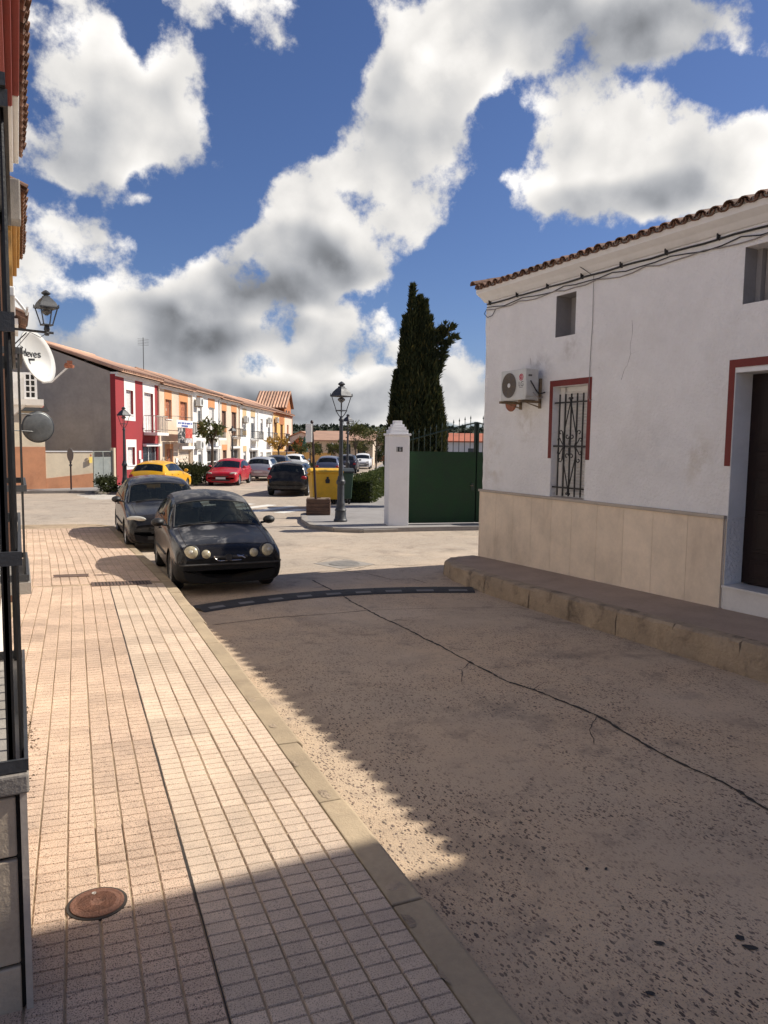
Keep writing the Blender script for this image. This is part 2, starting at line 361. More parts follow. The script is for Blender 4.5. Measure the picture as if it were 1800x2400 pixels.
# ================================================================== THE SETTING
def road_material():
    m = bpy.data.materials.new('exposed_aggregate_concrete'); m.use_nodes = True; t = m.node_tree; N = NT(t); b = t.nodes['Principled BSDF']
    g = N.n('ShaderNodeNewGeometry'); P = g.outputs['Position']
    sp = N.n('ShaderNodeSeparateXYZ'); t.links.new(P, sp.inputs[0]); Y = sp.outputs[1]
    n1 = N.noise(P, .55, 6, .6); n2 = N.noise(P, 3.5, 6, .65); n3 = N.noise(P, 70, 3, .6)
    near = N.mix(N.mr(n1, .3, .7), (.62, .44, .275, 1), (.50, .385, .27, 1))
    faro = N.mix(N.mr(n1, .3, .7), (.46, .385, .305, 1), (.40, .345, .28, 1))
    c = N.mix(N.mr(Y, 10.5, 13.5), near, faro)
    c = N.mix(N.mr(n2, .35, .75, 0, .35), c, (.33, .24, .17, 1))
    c = N.mix(N.mr(n3, .35, .7, 0, .45), c, (.52, .40, .28, 1))
    # pebbles: stretched cells, some of them dark stones
    def peb(scale, thr, size, stretch):
        mp = N.n('ShaderNodeMapping'); t.links.new(P, mp.inputs[0]); mp.inputs['Scale'].default_value = (scale, scale*stretch, scale); mp.inputs['Rotation'].default_value = (0, 0, .5+scale*.01)
        wv = N.vm('ADD', mp.outputs[0], N.vm('SCALE', N.noise(mp.outputs[0], .9, 2, .5, col=True), scale=1.0))
        vo = N.n('ShaderNodeTexVoronoi'); t.links.new(wv, vo.inputs['Vector']); vo.inputs['Scale'].default_value = 1.0
        sc = N.n('ShaderNodeSeparateColor'); t.links.new(vo.outputs['Color'], sc.inputs[0])
        pick = N.math('GREATER_THAN', sc.outputs[0], thr)
        rad = N.math('MULTIPLY_ADD', sc.outputs[1], size, .12)
        ins = N.mr(N.math('SUBTRACT', rad, vo.outputs['Distance']), 0.0, .07)
        return N.math('MULTIPLY', ins, pick), sc.outputs[2]
    wear = N.math('MULTIPLY', N.mr(N.noise(P, .8, 4, .6), .36, .55, .35, 1.0), N.mr(Y, 4.0, 10.0, 1.0, .55))
    a1, h1 = peb(68, .38, .42, .50); a2, h2 = peb(40, .80, .36, .6); a3, h3 = peb(150, .30, .50, .7)
    c = N.mix(N.math('MULTIPLY', a3, N.math('MULTIPLY', wear, .75)), c, N.mix(h3, (.10, .065, .05, 1), (.42, .34, .26, 1)))
    c = N.mix(N.math('MULTIPLY', a1, N.math('MULTIPLY', wear, .95)), c, N.mix(h1, (.05, .035, .028, 1), (.17, .105, .078, 1)))
    c = N.mix(N.math('MULTIPLY', a2, N.math('MULTIPLY', wear, .9)), c, N.mix(h2, (.035, .03, .03, 1), (.13, .09, .075, 1)))
    # oil and tyre dirt
    n5 = N.noise(P, .9, 6, .66, .6); c = N.mix(N.mr(n5, .52, .74, 0, .6), c, (.17, .135, .105, 1)); n6 = N.noise(P, 2.6, 6, .7); c = N.mix(N.mr(n6, .54, .70, 0, .5), c, (.20, .155, .12, 1)); n7 = N.noise(P, .35, 4, .6); c = N.mix(N.mr(n7, .5, .7, 0, .35), c, (.70, .55, .40, 1))
    t.links.new(c, b.inputs['Base Color']); b.inputs['Roughness'].default_value = .9
    bn = N.n('ShaderNodeBump'); bn.inputs['Strength'].default_value = .8; bn.inputs['Distance'].default_value = .012
    h = N.math('ADD', N.math('MULTIPLY', n3, .7), N.math('MULTIPLY', N.math('MULTIPLY', a1, wear), .5)); t.links.new(h, bn.inputs['Height']); t.links.new(bn.outputs[0], b.inputs['Normal'])
    return m
M_['road'] = road_material()
ys = [-60, -30, -12, -6, -2] + [0.5*i for i in range(0, 33)] + [16.19, 17, 20, 40, 80, 160, 260]
xs = [-120, -40, -10, 0, 2, 4, 6, 8, 12, 20, 40, 90, 220]
m = MB(); nx = len(xs)
m.v = [(x, y, gz(y)) for y in ys for x in xs]
m.f = [(j*nx+i, j*nx+i+1, (j+1)*nx+i+1, (j+1)*nx+i) for j in range(len(ys)-1) for i in range(nx-1)]
road = tag(m.build('road', M_['road'], smooth=True), kind='structure')
M_['earth'] = mat('dry_grass_ground', (.10,.105,.05), .95, .3, .05, 0, 1, stain=(.20,.16,.10), stain_scale=.02, stain_amt=.6)
m = MB(); m.box(-2500, 2500, -600, 4200, -1.0, -.06); tag(m.build('ground', M_['earth']), kind='structure')

# ---- left pavement of ribbed tiles
CELL = .1275; ROW = .077; TW = CELL*3; TL = ROW*5; HD1 = R(3.58)
def SWZ(x, y): return gw(y) + .12 + .025*(1.5-x)
def Fx(y): return .583 + (y-2.319)*math.tan(HD1)
def Kx(y):
    if y < 11.7: return Fx(y) + 6*CELL/math.cos(HD1)
    return np.interp(y, [11.7, 15, 20.2], [Fx(11.7)+6*CELL/math.cos(HD1), 2.02, 2.07])
yy = [-3+.5*i for i in range(47)] + [20.2]
m = MB(); vs = []; fs = []
for y in yy: vs += [(-2.2, y, SWZ(-.3, y)-.007), (-.3, y, SWZ(-.3, y)-.007), (Kx(y), y, SWZ(Kx(y), y)-.007)]
for j in range(len(yy)-1):
    for i in range(2): fs.append((j*3+i, j*3+i+1, (j+1)*3+i+1, (j+1)*3+i))
k = len(vs); corner = []
for a in range(0, 7):
    th = R(15*a); corner.append((2.07-1.0+math.cos(th), 20.2+1.0*math.sin(th)))
corner += [(-1.2, 21.25)]
vs += [(x, y, SWZ(x, y)-.007) for x, y in corner]; n0 = (len(yy)-1)*3
fs.append(tuple([n0, n0+1, n0+2]+[k+i for i in range(1, len(corner))]))
m.add(vs, fs); walk = tag(m.build('sidewalk', M_['joint']), kind='structure')
def tile_mesh(name, material):
    t_ = MB(); g = .0042; hgt = .007; s = .004
    for i in range(3):
        for j in range(5):
            x0 = -TW/2+i*CELL+g*(1.0 if i == 0 else .8); x1 = -TW/2+(i+1)*CELL-g*(1.0 if i == 2 else .8)
            y0 = -TL/2+j*ROW+g*(.75 if j == 0 else .45); y1 = -TL/2+(j+1)*ROW-g*(.75 if j == 4 else .45)
            t_.add([(x0,y0,-.006),(x1,y0,-.006),(x1,y1,-.006),(x0,y1,-.006),(x0+s,y0+s,hgt-.006),(x1-s,y0+s,hgt-.006),(x1-s,y1-s,hgt-.006),(x0+s,y1-s,hgt-.006)],
                   [(4,5,6,7),(0,1,5,4),(1,2,6,5),(2,3,7,6),(3,0,4,7)])
    return t_.mesh(name, material)
tp = tile_mesh('tile_pink', M_['tile_pink']); tb = tile_mesh('tile_beige', M_['tile_beige'])
slope = math.atan(.021); rslope = math.atan(.0088); cross = -math.atan(.025)
def lay(cx, cy, hd, pink):
    z = SWZ(cx, cy)
    sl = slope if cy < 16 else 0
    o = link('tile', tp if pink else tb, walk, (cx, cy, z+random.uniform(-.0025, .0015)), (-sl+random.uniform(-.004, .004), -cross*1.0+random.uniform(-.006, .006), -hd+random.uniform(-.007, .007)))
ux, uy = math.sin(HD1), math.cos(HD1)
for j in range(-4, 25):
    for i in range(-5, 2):
        a = (i+.5)*TW; bb = (j+.5)*TL
        cx = .583+a*uy+bb*ux; cy = 2.319-a*ux+bb*uy
        if cy > 11.62 or cx < -.20: continue
        lay(cx, cy, HD1, i < 0)
for j in range(0, 23):
    cy = 11.9+j*TL
    for i in range(6):
        hd = R(.7); cx = Kx(cy)-.02-(i+.5)*TW
        if cx < -.15 or cy > 20.3: continue
        lay(cx, cy, hd, True)
dj = MB(); vs = []
for y in np.arange(-1, 11.6, .3):
    x = Fx(y)+random.uniform(-.003, .003); w_ = random.uniform(.002, .007); z = SWZ(x, y)-.0015; vs += [(x-w_, y, z), (x+w_, y, z)]
dj.add(vs, [(2*i, 2*i+1, 2*i+3, 2*i+2) for i in range(len(vs)//2-1)]); dj.build('dark_joint', M_['crack'], walk)
# kerb stones of the left pavement
y = -1.0
while y < 20.1:
    L = random.uniform(.86, 1.08); L = min(L, 20.2-y)
    x0, x1 = Kx(y), Kx(y+L); w = .175+random.uniform(-.012, .012)
    zt0, zt1 = SWZ(x0, y)-random.uniform(0, .008), SWZ(x1, y+L)-random.uniform(0, .008)
    e = .006; kb = MB()
    ring = lambda x, yy_, zt: [(x+.004, yy_, gz(yy_)-.05), (x+w, yy_, gz(yy_)-.05), (x+w, yy_, zt-.035), (x+w-.03, yy_, zt-.004), (x+.004, yy_, zt)]
    A = ring(x0, y+e, zt0); Bq = ring(x1, y+L-e, zt1)
    kb.add(A+Bq, [(0,1,2,3,4), (9,8,7,6,5)]+[(i, 5+i, 5+(i+1) % 5, (i+1) % 5) for i in range(5)])
    kb.build('kerb_stone', M_['kerbyellow'], walk, bevel=.006); y += L
for a in range(6):
    t0, t1 = R(15*a+.6), R(15*a+14.4); cx0, cy0 = 1.07, 20.2; kb = MB()
    P = [(cx0+math.cos(q)*rr, cy0+math.sin(q)*rr, 0) for q, rr in ((t0, 1.0), (t1, 1.0), (t1, 1.175), (t0, 1.175))]
    kb.prism([(p[0], p[1], -.05) for p in P], (0, 0, .165)); kb.build('kerb_stone', M_['kerbyellow'], walk, bevel=.008)
kb = MB(); kb.box(-1.2, 1.06, 21.21, 21.38, -.05, .115); kb.build('kerb_stone', M_['kerbyellow'], walk, bevel=.01)

for px_, py_, rx_, ry_ in ((930, 2078, .055, .04), (946, 2158, .05, .06), (1030, 2290, .035, .07), (690, 1790, .03, .05), (760, 1860, .03, .07), (590, 1640, .03, .06), (640, 1700, .025, .05)):
    c = on_ground(px_, py_, .12, gw); k = 12; vs = [(c[0], c[1], SWZ(c[0], c[1])+.001)]
    for q in range(k):
        th = 2*math.pi*q/k; rr = random.uniform(.65, 1.15); X, Yq = c[0]+rx_*rr*math.cos(th), c[1]+ry_*rr*math.sin(th); X = min(max(X, Kx(Yq)+.01), Kx(Yq)+.14); vs.append((X, Yq, SWZ(X, Yq)-.001))
    mb = MB(); mb.add(vs, [(0, 1+q, 1+(q+1) % k) for q in range(k)]); mb.build('chipped_patch', M_['kerbold'], walk)
# ---- right pavement
RO = [(6.42, -3), (6.42, 2), (6.42, 5), (6.40, 8.4), (6.44, 9.6), (6.56, 10.7), (6.76, 11.35), (7.06, 11.68), (7.62, 11.78)]
def RZ(y): return gw(y)+.20
m = MB(); inner = []
def offset(pl, d):
    res = []
    for i, p in enumerate(pl):
        a = np.array(pl[max(i-1, 0)], float); b_ = np.array(pl[min(i+1, len(pl)-1)], float); t_ = (b_-a)/np.linalg.norm(b_-a)
        res.append((p[0]+t_[1]*d, p[1]-t_[0]*d))
    return res
RI = offset(RO, .20)
m.add([(x, y, RZ(y)-.004) for x, y in RI]+[(8.0, y, RZ(y)-.004+.012) for x, y in RI], [(i, i+1, len(RI)+i+1, len(RI)+i)[::-1] for i in range(len(RI)-1)])
rwalk = tag(m.build('sidewalk', M_['walk_r']), kind='structure')
pts = []
for i in range(len(RO)-1):
    n = max(1, round(math.dist(RO[i], RO[i+1])/.95))
    for k in range(n): pts.append(tuple(np.array(RO[i])+(np.array(RO[i+1])-np.array(RO[i]))*k/n))
pts.append(RO[-1]); pin = offset(pts, .205)
for i in range(len(pts)-1):
    a, b_, ai, bi = map(np.array, (pts[i], pts[i+1], pin[i], pin[i+1])); e = .006
    d_ = (b_-a)/np.linalg.norm(b_-a)*e
    # a chipped, uneven block: subdivide along its length
    K = 6; vs = []; fs = []
    for q in range(K+1):
        f_ = q/K; po = a+d_+(b_-d_-(a+d_))*f_; pi_ = ai+d_+(bi-d_-(ai+d_))*f_; zt = RZ(po[1]); zb = gz(po[1])-.04
        j = lambda s=.018: random.uniform(-s, s)
        inn = (pi_-po)/np.linalg.norm(pi_-po)
        vs += [(*(po+inn*(0+j(.008))), zb), (*(po+inn*(.012+j())), zt-.14+j()), (*(po+inn*(.02+j(.015))), zt-.03+j(.01)), (*(po+inn*(.05+j(.012))), zt-.002+j(.004)), (*pi_, zt), (*pi_, zb)]
    for q in range(K):
        for r_ in range(6): fs.append((q*6+r_, (q+1)*6+r_, (q+1)*6+(r_+1) % 6, q*6+(r_+1) % 6))
    fs += [(5,4,3,2,1,0), tuple(K*6+r_ for r_ in range(6))]
    kb = MB(); kb.add(vs, fs); kb.build('kerb_stone', M_['kerbold'], rwalk, auto=35)

# ---- corner pavement on the far right, with lamp, bins and gate
front = [on_ground(x, y)[:2] for x, y in [(706.7, 1213), (709, 1226), (728, 1239), (783, 1246.7), (850, 1249), (933, 1246.7)]]
outl = [tuple(far(150, -2.9)[:2]), tuple(far(28, -3.1)[:2]), tuple(far(24, -3.2)[:2])]+[tuple(p) for p in front]
poly = outl + [(10.4, 17.45), (18, 15.6), tuple(far(150, 14)[:2])]
m = MB(); m.prism([(x, y, -.03) for x, y in poly], (0, 0, .146)); cwalk = tag(m.build('sidewalk', M_['farwalk']), kind='structure')
pts = []
for i in range(1, len(outl)-1):
    n = max(1, round(math.dist(outl[i], outl[i+1])/.9))
    for k in range(n): pts.append(tuple(np.array(outl[i])+(np.array(outl[i+1])-np.array(outl[i]))*k/n))
pts.append(outl[-1]); po = offset(pts, .0)
ctr = np.array([10.0, 20.5])
for i in range(len(pts)-1):
    a, b_ = np.array(pts[i]), np.array(pts[i+1]); nrm = np.array([-(b_-a)[1], (b_-a)[0]]); nrm /= np.linalg.norm(nrm)
    if nrm@(ctr-a) < 0: nrm = -nrm
    d_ = (b_-a)/np.linalg.norm(b_-a)*.005; hh = .125 if i < len(pts)-3 else .09
    kb = MB(); kb.prism([(*(a+d_-nrm*.03), -.03), (*(b_-d_-nrm*.03), -.03), (*(b_-d_+nrm*.15), -.03), (*(a+d_+nrm*.15), -.03)], (0, 0, hh+.03)); kb.build('kerb_stone', M_['concrete'], cwalk, bevel=.015)
# ---- pavement along the far terrace
poly = [(-14, 36.0), (.25, 35.5), (2.0, 35.4), (2.9, 34.9), tuple(far(33.6, -12.55)[:2]), tuple(far(150, -12.55)[:2]), tuple(far(150, -16)[:2]), tuple(far(34, -17)[:2]), (-14, 42)]
m = MB(); m.prism([(x, y, -.03) for x, y in poly], (0, 0, .145)); twalk = tag(m.build('sidewalk', M_['farwalk']), kind='structure')
for i in range(0, 5):
    a, b_ = np.array(poly[i]), np.array(poly[i+1]); n = max(1, round(min(math.dist(a, b_), 40)/1.2))
    L = min(math.dist(a, b_), 40); u = (b_-a)/math.dist(a, b_); nr = np.array([u[1], -u[0]])
    for k in range(n):
        p = a+u*L*k/n; q = a+u*L*(k+1)/n; kb = MB()
        kb.prism([(*(p+nr*.06), -.03), (*(q-u*.015+nr*.06), -.03), (*(q-u*.015-nr*.13), -.03), (*(p-nr*.13), -.03)], (0, 0, .155)); kb.build('kerb_stone', M_['concrete'], twalk, bevel=.01)

# ---- cracks, spots, covers
def crack(pix, w0, w1, name='crack'):
    P = [on_ground(x, y) for x, y in pix]; Q = []
    for i in range(len(P)-1):
        n = max(2, int(np.linalg.norm(P[i+1]-P[i])/.05))
        for k in range(n): Q.append(P[i]+(P[i+1]-P[i])*k/n)
    Q.append(P[-1]); vs = []; fs = []; off = 0
    for i, p in enumerate(Q):
        t_ = Q[min(i+1, len(Q)-1)]-Q[max(i-1, 0)]; t_ = t_/(np.linalg.norm(t_)+1e-9); nr = np.array([t_[1], -t_[0], 0])
        off = .8*off+random.uniform(-.008, .008); w = random.uniform(w0, w1)*(.3 if i in (0, len(Q)-1) else 1)
        c = p+nr*off; c[2] = gz(c[1])+.004
        vs += [c-nr*w/2, c+nr*w/2]
    for i in range(len(Q)-1): fs.append((2*i, 2*i+1, 2*i+3, 2*i+2))
    mb = MB(); mb.add(vs, fs); return mb.build(name, M_['crack'], road)
z7 = lambda L: [(400+x/1.843, 1240+y/1.843) for x, y in L]
crack(z7([(610,220),(680,255),(740,285),(790,320),(850,350),(950,400),(1000,425),(1080,465),(1170,510),(1280,570),(1370,615),(1450,660)])+[(1248,1617),(1400,1677),(1519,1752),(1692,1834),(1800,1900),(2000,2000),(2300,2170),(2700,2380)], .010, .040)
crack(z7([(950,400),(985,392),(1030,398)]), .004, .012)
crack([(1248,1617),(1275,1600),(1320,1598)], .004, .010)
crack([(1400,1677),(1380,1710),(1392,1745)], .004, .010)
crack([(1110,1545),(1080,1570),(1085,1600)], .003, .010)
crack(z7([(180,415),(330,397),(430,385),(530,378),(700,366),(850,352)]), .008, .02)
crack(z7([(850,352),(1000,346),(1250,341),(1500,341)]), .005, .011)
crack(z7([(1180,505),(1240,520),(1300,522)]), .004, .009)
z5 = lambda L: [(600+x/3, 1100+y/3) for x, y in L]
crack(z5([(440,720),(620,712),(800,740),(950,775),(1100,770),(1200,800)]), .008, .02)
crack(z5([(600,712),(690,700),(820,675),(950,672),(1050,680),(1160,672)]), .008, .02)
crack(z5([(30,412),(160,415),(300,418)]), .01, .02)
crack(z5([(95,340),(200,345),(310,350)]), .01, .02)
crack(z5([(430,655),(540,620),(640,640),(800,678)]), .006, .014)
sp = MB()
for px, py, rx, ry in [(1545, 2212, .026, .016), (1735, 2200, .022, .022), (1758, 2222, .018, .036), (1524, 2330, .022, .014), (1420, 2038, .016, .009), (1375, 2038, .016, .009), (470, 1407+40, .0, .0)]:
    if rx == 0: continue
    c = on_ground(px, py); rot = random.uniform(0, 3); k = 10; vs = [(c[0], c[1], gz(c[1])+.005)]
    for q in range(k):
        th = 2*math.pi*q/k; rr = random.uniform(.75, 1.1); x, y = rx*rr*math.cos(th), ry*rr*math.sin(th)
        X = c[0]+x*math.cos(rot)-y*math.sin(rot); Yq = c[1]+x*math.sin(rot)+y*math.cos(rot); vs.append((X, Yq, gz(Yq)+.005))
    sp.add(vs, [(0, 1+q, 1+(q+1) % k) for q in range(k)])
tag(sp.build('tar_spots', M_['bitumen'], road), kind='stuff')
# road manhole
c = on_ground(807, 1322); mh = thing('manhole_cover', 'round grey iron manhole cover set in the junction concrete', 'manhole cover', (c[0], c[1], gz(c[1])))
mb = MB(); mb.box(-.42, .42, -.42, .42, -.03, .006); o = mb.build('surround', M_['concrete'], mh); o.rotation_euler = (-rslope, 0, .3)
mb = MB(); mb.lathe([(.30, -.02), (.30, .012), (.27, .012), (.265, .009), (.26, .013), (.20, .013), (.195, .010), (.13, .010), (.125, .013), (.02, .013)], n=28); mb.build('lid', M_['greyiron'], mh, auto=30)
# pavement access cover (rusty oval) and drain grates
c = on_ground(228, 2118, .15, gw); z = SWZ(c[0], c[1])
mh = thing('access_cover', 'rusty brown round iron cover in the pink tiles near the wall', 'manhole cover', (c[0], c[1], z)); mh.rotation_euler = (-slope, -cross, .1); mh.scale = (.80, .80, 1)
mb = MB(); vs = []
mb.lathe([(.150, -.01), (.150, .0020), (.128, .0024)], n=40); mb.build('gap_ring', M_['crack'], mh)  # dark ring stands in for the deep shaded gap round the lid
mb = MB(); prof = [(.134, -.01), (.134, .006), (.126, .008), (.118, .0065), (.112, .0065), (.104, .009), (.03, .009), (.026, .007), (.004, .007)]
mb.lathe(prof, n=40); lid = mb.build('lid', M_['castiron'], mh, auto=30)
st = MB()
for a in range(-8, 9):
    for b_ in range(-8, 9):
        x, y = a*.0115+(b_ % 2)*.0057, b_*.010
        if .034 < math.hypot(x, y) < .098: st.box(x-.0035, x+.0035, y-.003, y+.003, .0088, .0112)
tag(st.build('studs', M_['castiron'], lid), kind='stuff')
mb = MB(); mb.lathe([(.012, .008), (.012, .0105), (.008, .0108), (.006, .009)], (0, .085, 0), n=14); mb.build('lifting_eye', M_['lens'], lid)
c = on_ground(285, 1367, .13, gw); z = SWZ(c[0], c[1])
gr = thing('drain_grate', 'long slotted brown drain grate across the pavement near the kerb', 'drain', (c[0], c[1], z+.002)); gr.rotation_euler = (-slope, -cross, -HD1+.02)
mb = MB(); mb.box(-.40, .40, -.155, .155, -.01, .002); mb.build('gutter', M_['crack'], gr)
mb = MB(); mb.box(-.42, .42, -.175, -.155, -.01, .008); mb.box(-.42, .42, .155, .175, -.01, .008); mb.box(-.42, -.40, -.155, .155, -.01, .008); mb.box(.40, .42, -.155, .155, -.01, .008); mb.build('frame', M_['grate'], gr)
for i in range(17):
    x = -.385+i*.048; mb = MB(); mb.box(x-.013, x+.013, -.155, .155, -.008, .0075); mb.build('bar', M_['grate'], gr)
c = on_ground(167, 1350, .14, gw); z = SWZ(c[0], c[1])
gr = thing('drain_cover', 'narrow dark drain cover plate set flat in the pavement', 'drain', (c[0], c[1], z+.003)); gr.rotation_euler = (-slope, -cross, -HD1+.02)
mb = MB(); mb.box(-.25, .25, -.10, .10, -.01, .004); mb.build('plate', M_['grate'], gr)
mb = MB()
for s in (-1, 1): mb.box(-.26, .26, s*.11-.01, s*.11+.01, -.01, .008)
mb.build('frame', M_['grate'], gr)

# ---- rubber speed bump
bm_ = thing('speed_bump', 'low black rubber speed bump with worn white rectangles across the street', 'speed bump', (4.1, 10.0, gz(10)))
P0, P1, P2 = np.array([2.12, 10.15]), np.array([4.2, 10.95]), np.array([6.42, 9.85])
def arc(f): return (1-f)**2*P0+2*f*(1-f)*P1+f*f*P2
NS = 9
for i in range(NS):
    a, b_ = arc(i/NS), arc((i+1)/NS); u = (b_-a)/np.linalg.norm(b_-a); nr = np.array([-u[1], u[0]]); a = a+u*.004; b_ = b_-u*.004
    prof = [(-.24, 0), (-.19, .018), (-.09, .030), (.09, .030), (.19, .018), (.24, 0)]
    vs = []; L0 = np.array([4.1, 10.0])
    for p in (a, b_):
        for w, h in prof: q = p+nr*w; vs.append((q[0]-L0[0], q[1]-L0[1], gz(q[1])+h+.003-gz(10)))
    kb = MB(); kb.add(vs, [(0,1,2,3,4,5)[::-1], (6,7,8,9,10,11)]+[(j, j+6, j+7, j+1)[::-1] for j in range(5)]+[(0, 5, 11, 6)])
    sg = kb.build('segment', M_['rubber'], bm_)
    c0, c1 = a+u*.13, b_-u*.11; vs = []
    for p in (c0, c1):
        for w, h in ((-.18, .0230), (-.095, .0335)): q = p+nr*w; vs.append((q[0]-L0[0], q[1]-L0[1], gz(q[1])+h-gz(10)))
    kb = MB(); kb.add(vs, [(0, 2, 3, 1)]); kb.build('marker', M_['bumpwhite'], sg)
# ---- zebra crossing
zb = MB()
for k in range(-0, 8):
    o = np.array([7.9, 23.62])+k*.95*np.array([-.64, .77]); u = np.array([.77, .64]); nr = np.array([-.64, .77])
    if k > 0: o = o-u*.1
    L = 1.55 if k == 0 else 2.7
    st = MB(); st.add([(*(o), .0045), (*(o+u*L), .0045), (*(o+u*L+nr*.46), .0045), (*(o+nr*.46), .0045)], [(0,1,2,3)])
    st.build('crossing_stripe', M_['roadwhite'], road)
for k in range(5):
    o = np.array([2.6, 31.4])+np.array([-.1*k, .62*k]); st = MB(); st.add([(o[0], o[1], .0045), (o[0]+2.2, o[1]-.1, .0045), (o[0]+2.2, o[1]+.25, .0045), (o[0], o[1]+.3, .0045)], [(0,1,2,3)]); st.build('crossing_stripe', M_['roadwhite'], road)
# ================================================================== WHITE HOUSE ON THE RIGHT
HX = 7.66; HY0, HY1 = 2.02, 11.52; EZ = 5.08
wh = thing('white_house', 'white stucco house with sand stone plinth and clay tile eave on the right', 'house', (HX, 7, .2))
L = np.array([HX, 7, .2])
def loc(mb):
    mb.v = [(v[0]-L[0], v[1]-L[1], v[2]-L[2]) for v in mb.v]; return mb
def wall_cells(mb, u0, u1, z0, z1, holes, put):
    us = sorted({u0, u1, *[h[0] for h in holes], *[h[1] for h in holes]}); zs = sorted({z0, z1, *[h[2] for h in holes], *[h[3] for h in holes]})
    for i in range(len(us)-1):
        for j in range(len(zs)-1):
            cu, cz = (us[i]+us[i+1])/2, (zs[j]+zs[j+1])/2
            if any(h[0] < cu < h[1] and h[2] < cz < h[3] for h in holes): continue
            put(us[i], us[i+1], zs[j], zs[j+1])
WIN = (8.78, 9.58, 1.52, 3.28); ATT = (9.11, 9.58, 4.05, 4.69); DOOR = (4.95, 6.22, .45, 3.30); ATT2 = (5.45, 6.18, 4.03, 4.68)
mb = MB()
wall_cells(mb, HY0, HY1, .1, 4.95, [WIN, ATT, DOOR, ATT2], lambda a, b, c, d: mb.box(HX, HX+.42, a, b, c, d))
o = loc(mb).build('wall', M_['stucco'], wh)
# weld the cells so that the front reads as one sheet
bme = bmesh.new(); bme.from_mesh(o.data); bmesh.ops.remove_doubles(bme, verts=bme.verts, dist=1e-5)
kill = [f for f in bme.faces if False]; 
seen = {}
for f in bme.faces:
    key = tuple(round(c, 3) for c in f.calc_center_median()); seen.setdefault(key, []).append(f)
bmesh.ops.delete(bme, geom=[f for fl in seen.values() if len(fl) > 1 for f in fl], context='FACES'); bme.to_mesh(o.data); bme.free()
# end wall with a ragged corner of plaster, back walls
mb = MB(); mb.prism([(HX+.425, HY1-.3, .1), (HX+.425, HY1-.3, 4.95), (HX+3.4, HY1-.3, 5.80), (HX+6.4, HY1-.3, 4.95), (HX+6.4, HY1-.3, .1)], (0, .295, 0)); loc(mb).build('gable_wall', M_['stucco'], wh)
mb = MB(); vs = []; fs = []
zz = [1.56+i*.13 for i in range(26)]
for i, z in enumerate(zz):
    e = .012+.02*random.random()-.05*math.exp(-((z-3.9)/.25)**2)*.6+.03*math.exp(-((z-4.5)/.2)**2)
    vs += [(HX-.002, HY1-.10, z), (HX-.006, HY1-.02, z), (HX+.01, HY1+e, z), (HX+.2, HY1+e*.7, z)]
for i in range(len(zz)-1):
    for k in range(3): fs.append((i*4+k, i*4+k+1, i*4+k+5, i*4+k+4))
mb.add(vs, fs); loc(mb).build('plaster_corner', M_['stucco'], wh, smooth=True)
mb = MB(); mb.box(HX+6.0, HX+6.4, HY0, HY1-.305, .1, 4.95); loc(mb).build('back_wall', M_['stucco'], wh)
# plinth slabs
edges = [11.525, 11.03, 10.52, 10.0, 9.49, 9.0, 8.44, 7.90, 7.36, 6.78, 6.245]
for i in range(len(edges)-1):
    a, b = edges[i+1]+.002, edges[i]-.002; zt = 1.50
    mb = MB(); mb.prism([(HX-.035, a, RZ(a)-.02), (HX-.035, b, RZ(b)-.02), (HX-.035, b, zt), (HX-.035, a, zt)], (.034, 0, 0)); loc(mb).build('plinth_slab', M_['plinth'], wh, bevel=.002)
y = 4.93
while y > HY0+.1:
    a, b = max(HY0, y-.53), y-.004; mb = MB(); mb.prism([(HX-.035, a, RZ(a)-.02), (HX-.035, b, RZ(b)-.02), (HX-.035, b, 1.5), (HX-.035, a, 1.5)], (.034, 0, 0)); loc(mb).build('plinth_slab', M_['plinth'], wh, bevel=.002); y -= .535
mb = MB(); mb.box(HX-.037, HX+.3, 11.526, 11.56, .2, 1.5); loc(mb).build('plinth_slab', M_['plinth'], wh, bevel=.002)
mb = MB(); mb.box(HX-.001, HX+.30, 6.222, 6.243, .68, 1.5); loc(mb).build('plinth_slab', M_['ledge'], wh, bevel=.002)
for a, b in ((6.225, 11.58), (HY0, 4.95)):
    mb = MB(); mb.box(HX-.06, HX-.0005, a, b, 1.503, 1.545); loc(mb).build('ledge', M_['ledge'], wh, bevel=.006)
# window: reveal, roller shutter of slats, sill, painted band, grille
w = MB(); w.box(HX+.19, HX+.41, WIN[0]+.001, WIN[1]-.001, WIN[2], WIN[3]-.001); win = loc(w).build('window', M_['whitepaint'], wh)
for i in range(31):
    z = 1.60+i*.052; s = MB(); s.prism([(HX+.185, WIN[0]+.07, z), (HX+.172, WIN[0]+.07, z+.01), (HX+.168, WIN[0]+.07, z+.026), (HX+.172, WIN[0]+.07, z+.042), (HX+.185, WIN[0]+.07, z+.0495)], (0, WIN[1]-WIN[0]-.18, 0)); loc(s).build('slat', M_['shutter'], win)
s = MB(); s.box(HX+.14, HX+.186, WIN[0]+.004, WIN[0]+.066, 1.53, 3.275); loc(s).build('shutter_rail', M_['shutter'], win)
s = MB(); s.box(HX+.14, HX+.186, WIN[1]-.106, WIN[1]-.004, 1.53, 3.275); loc(s).build('shutter_rail', M_['shutter'], win)
s = MB(); s.box(HX+.0, HX+.20, WIN[0]+.003, WIN[1]-.003, 1.50, 1.548); loc(s).build('sill', M_['ledge'], win)
def band(mb, y0, y1, z0, z1): mb.box(HX-.0035, HX+.02, y0, y1, z0, z1)
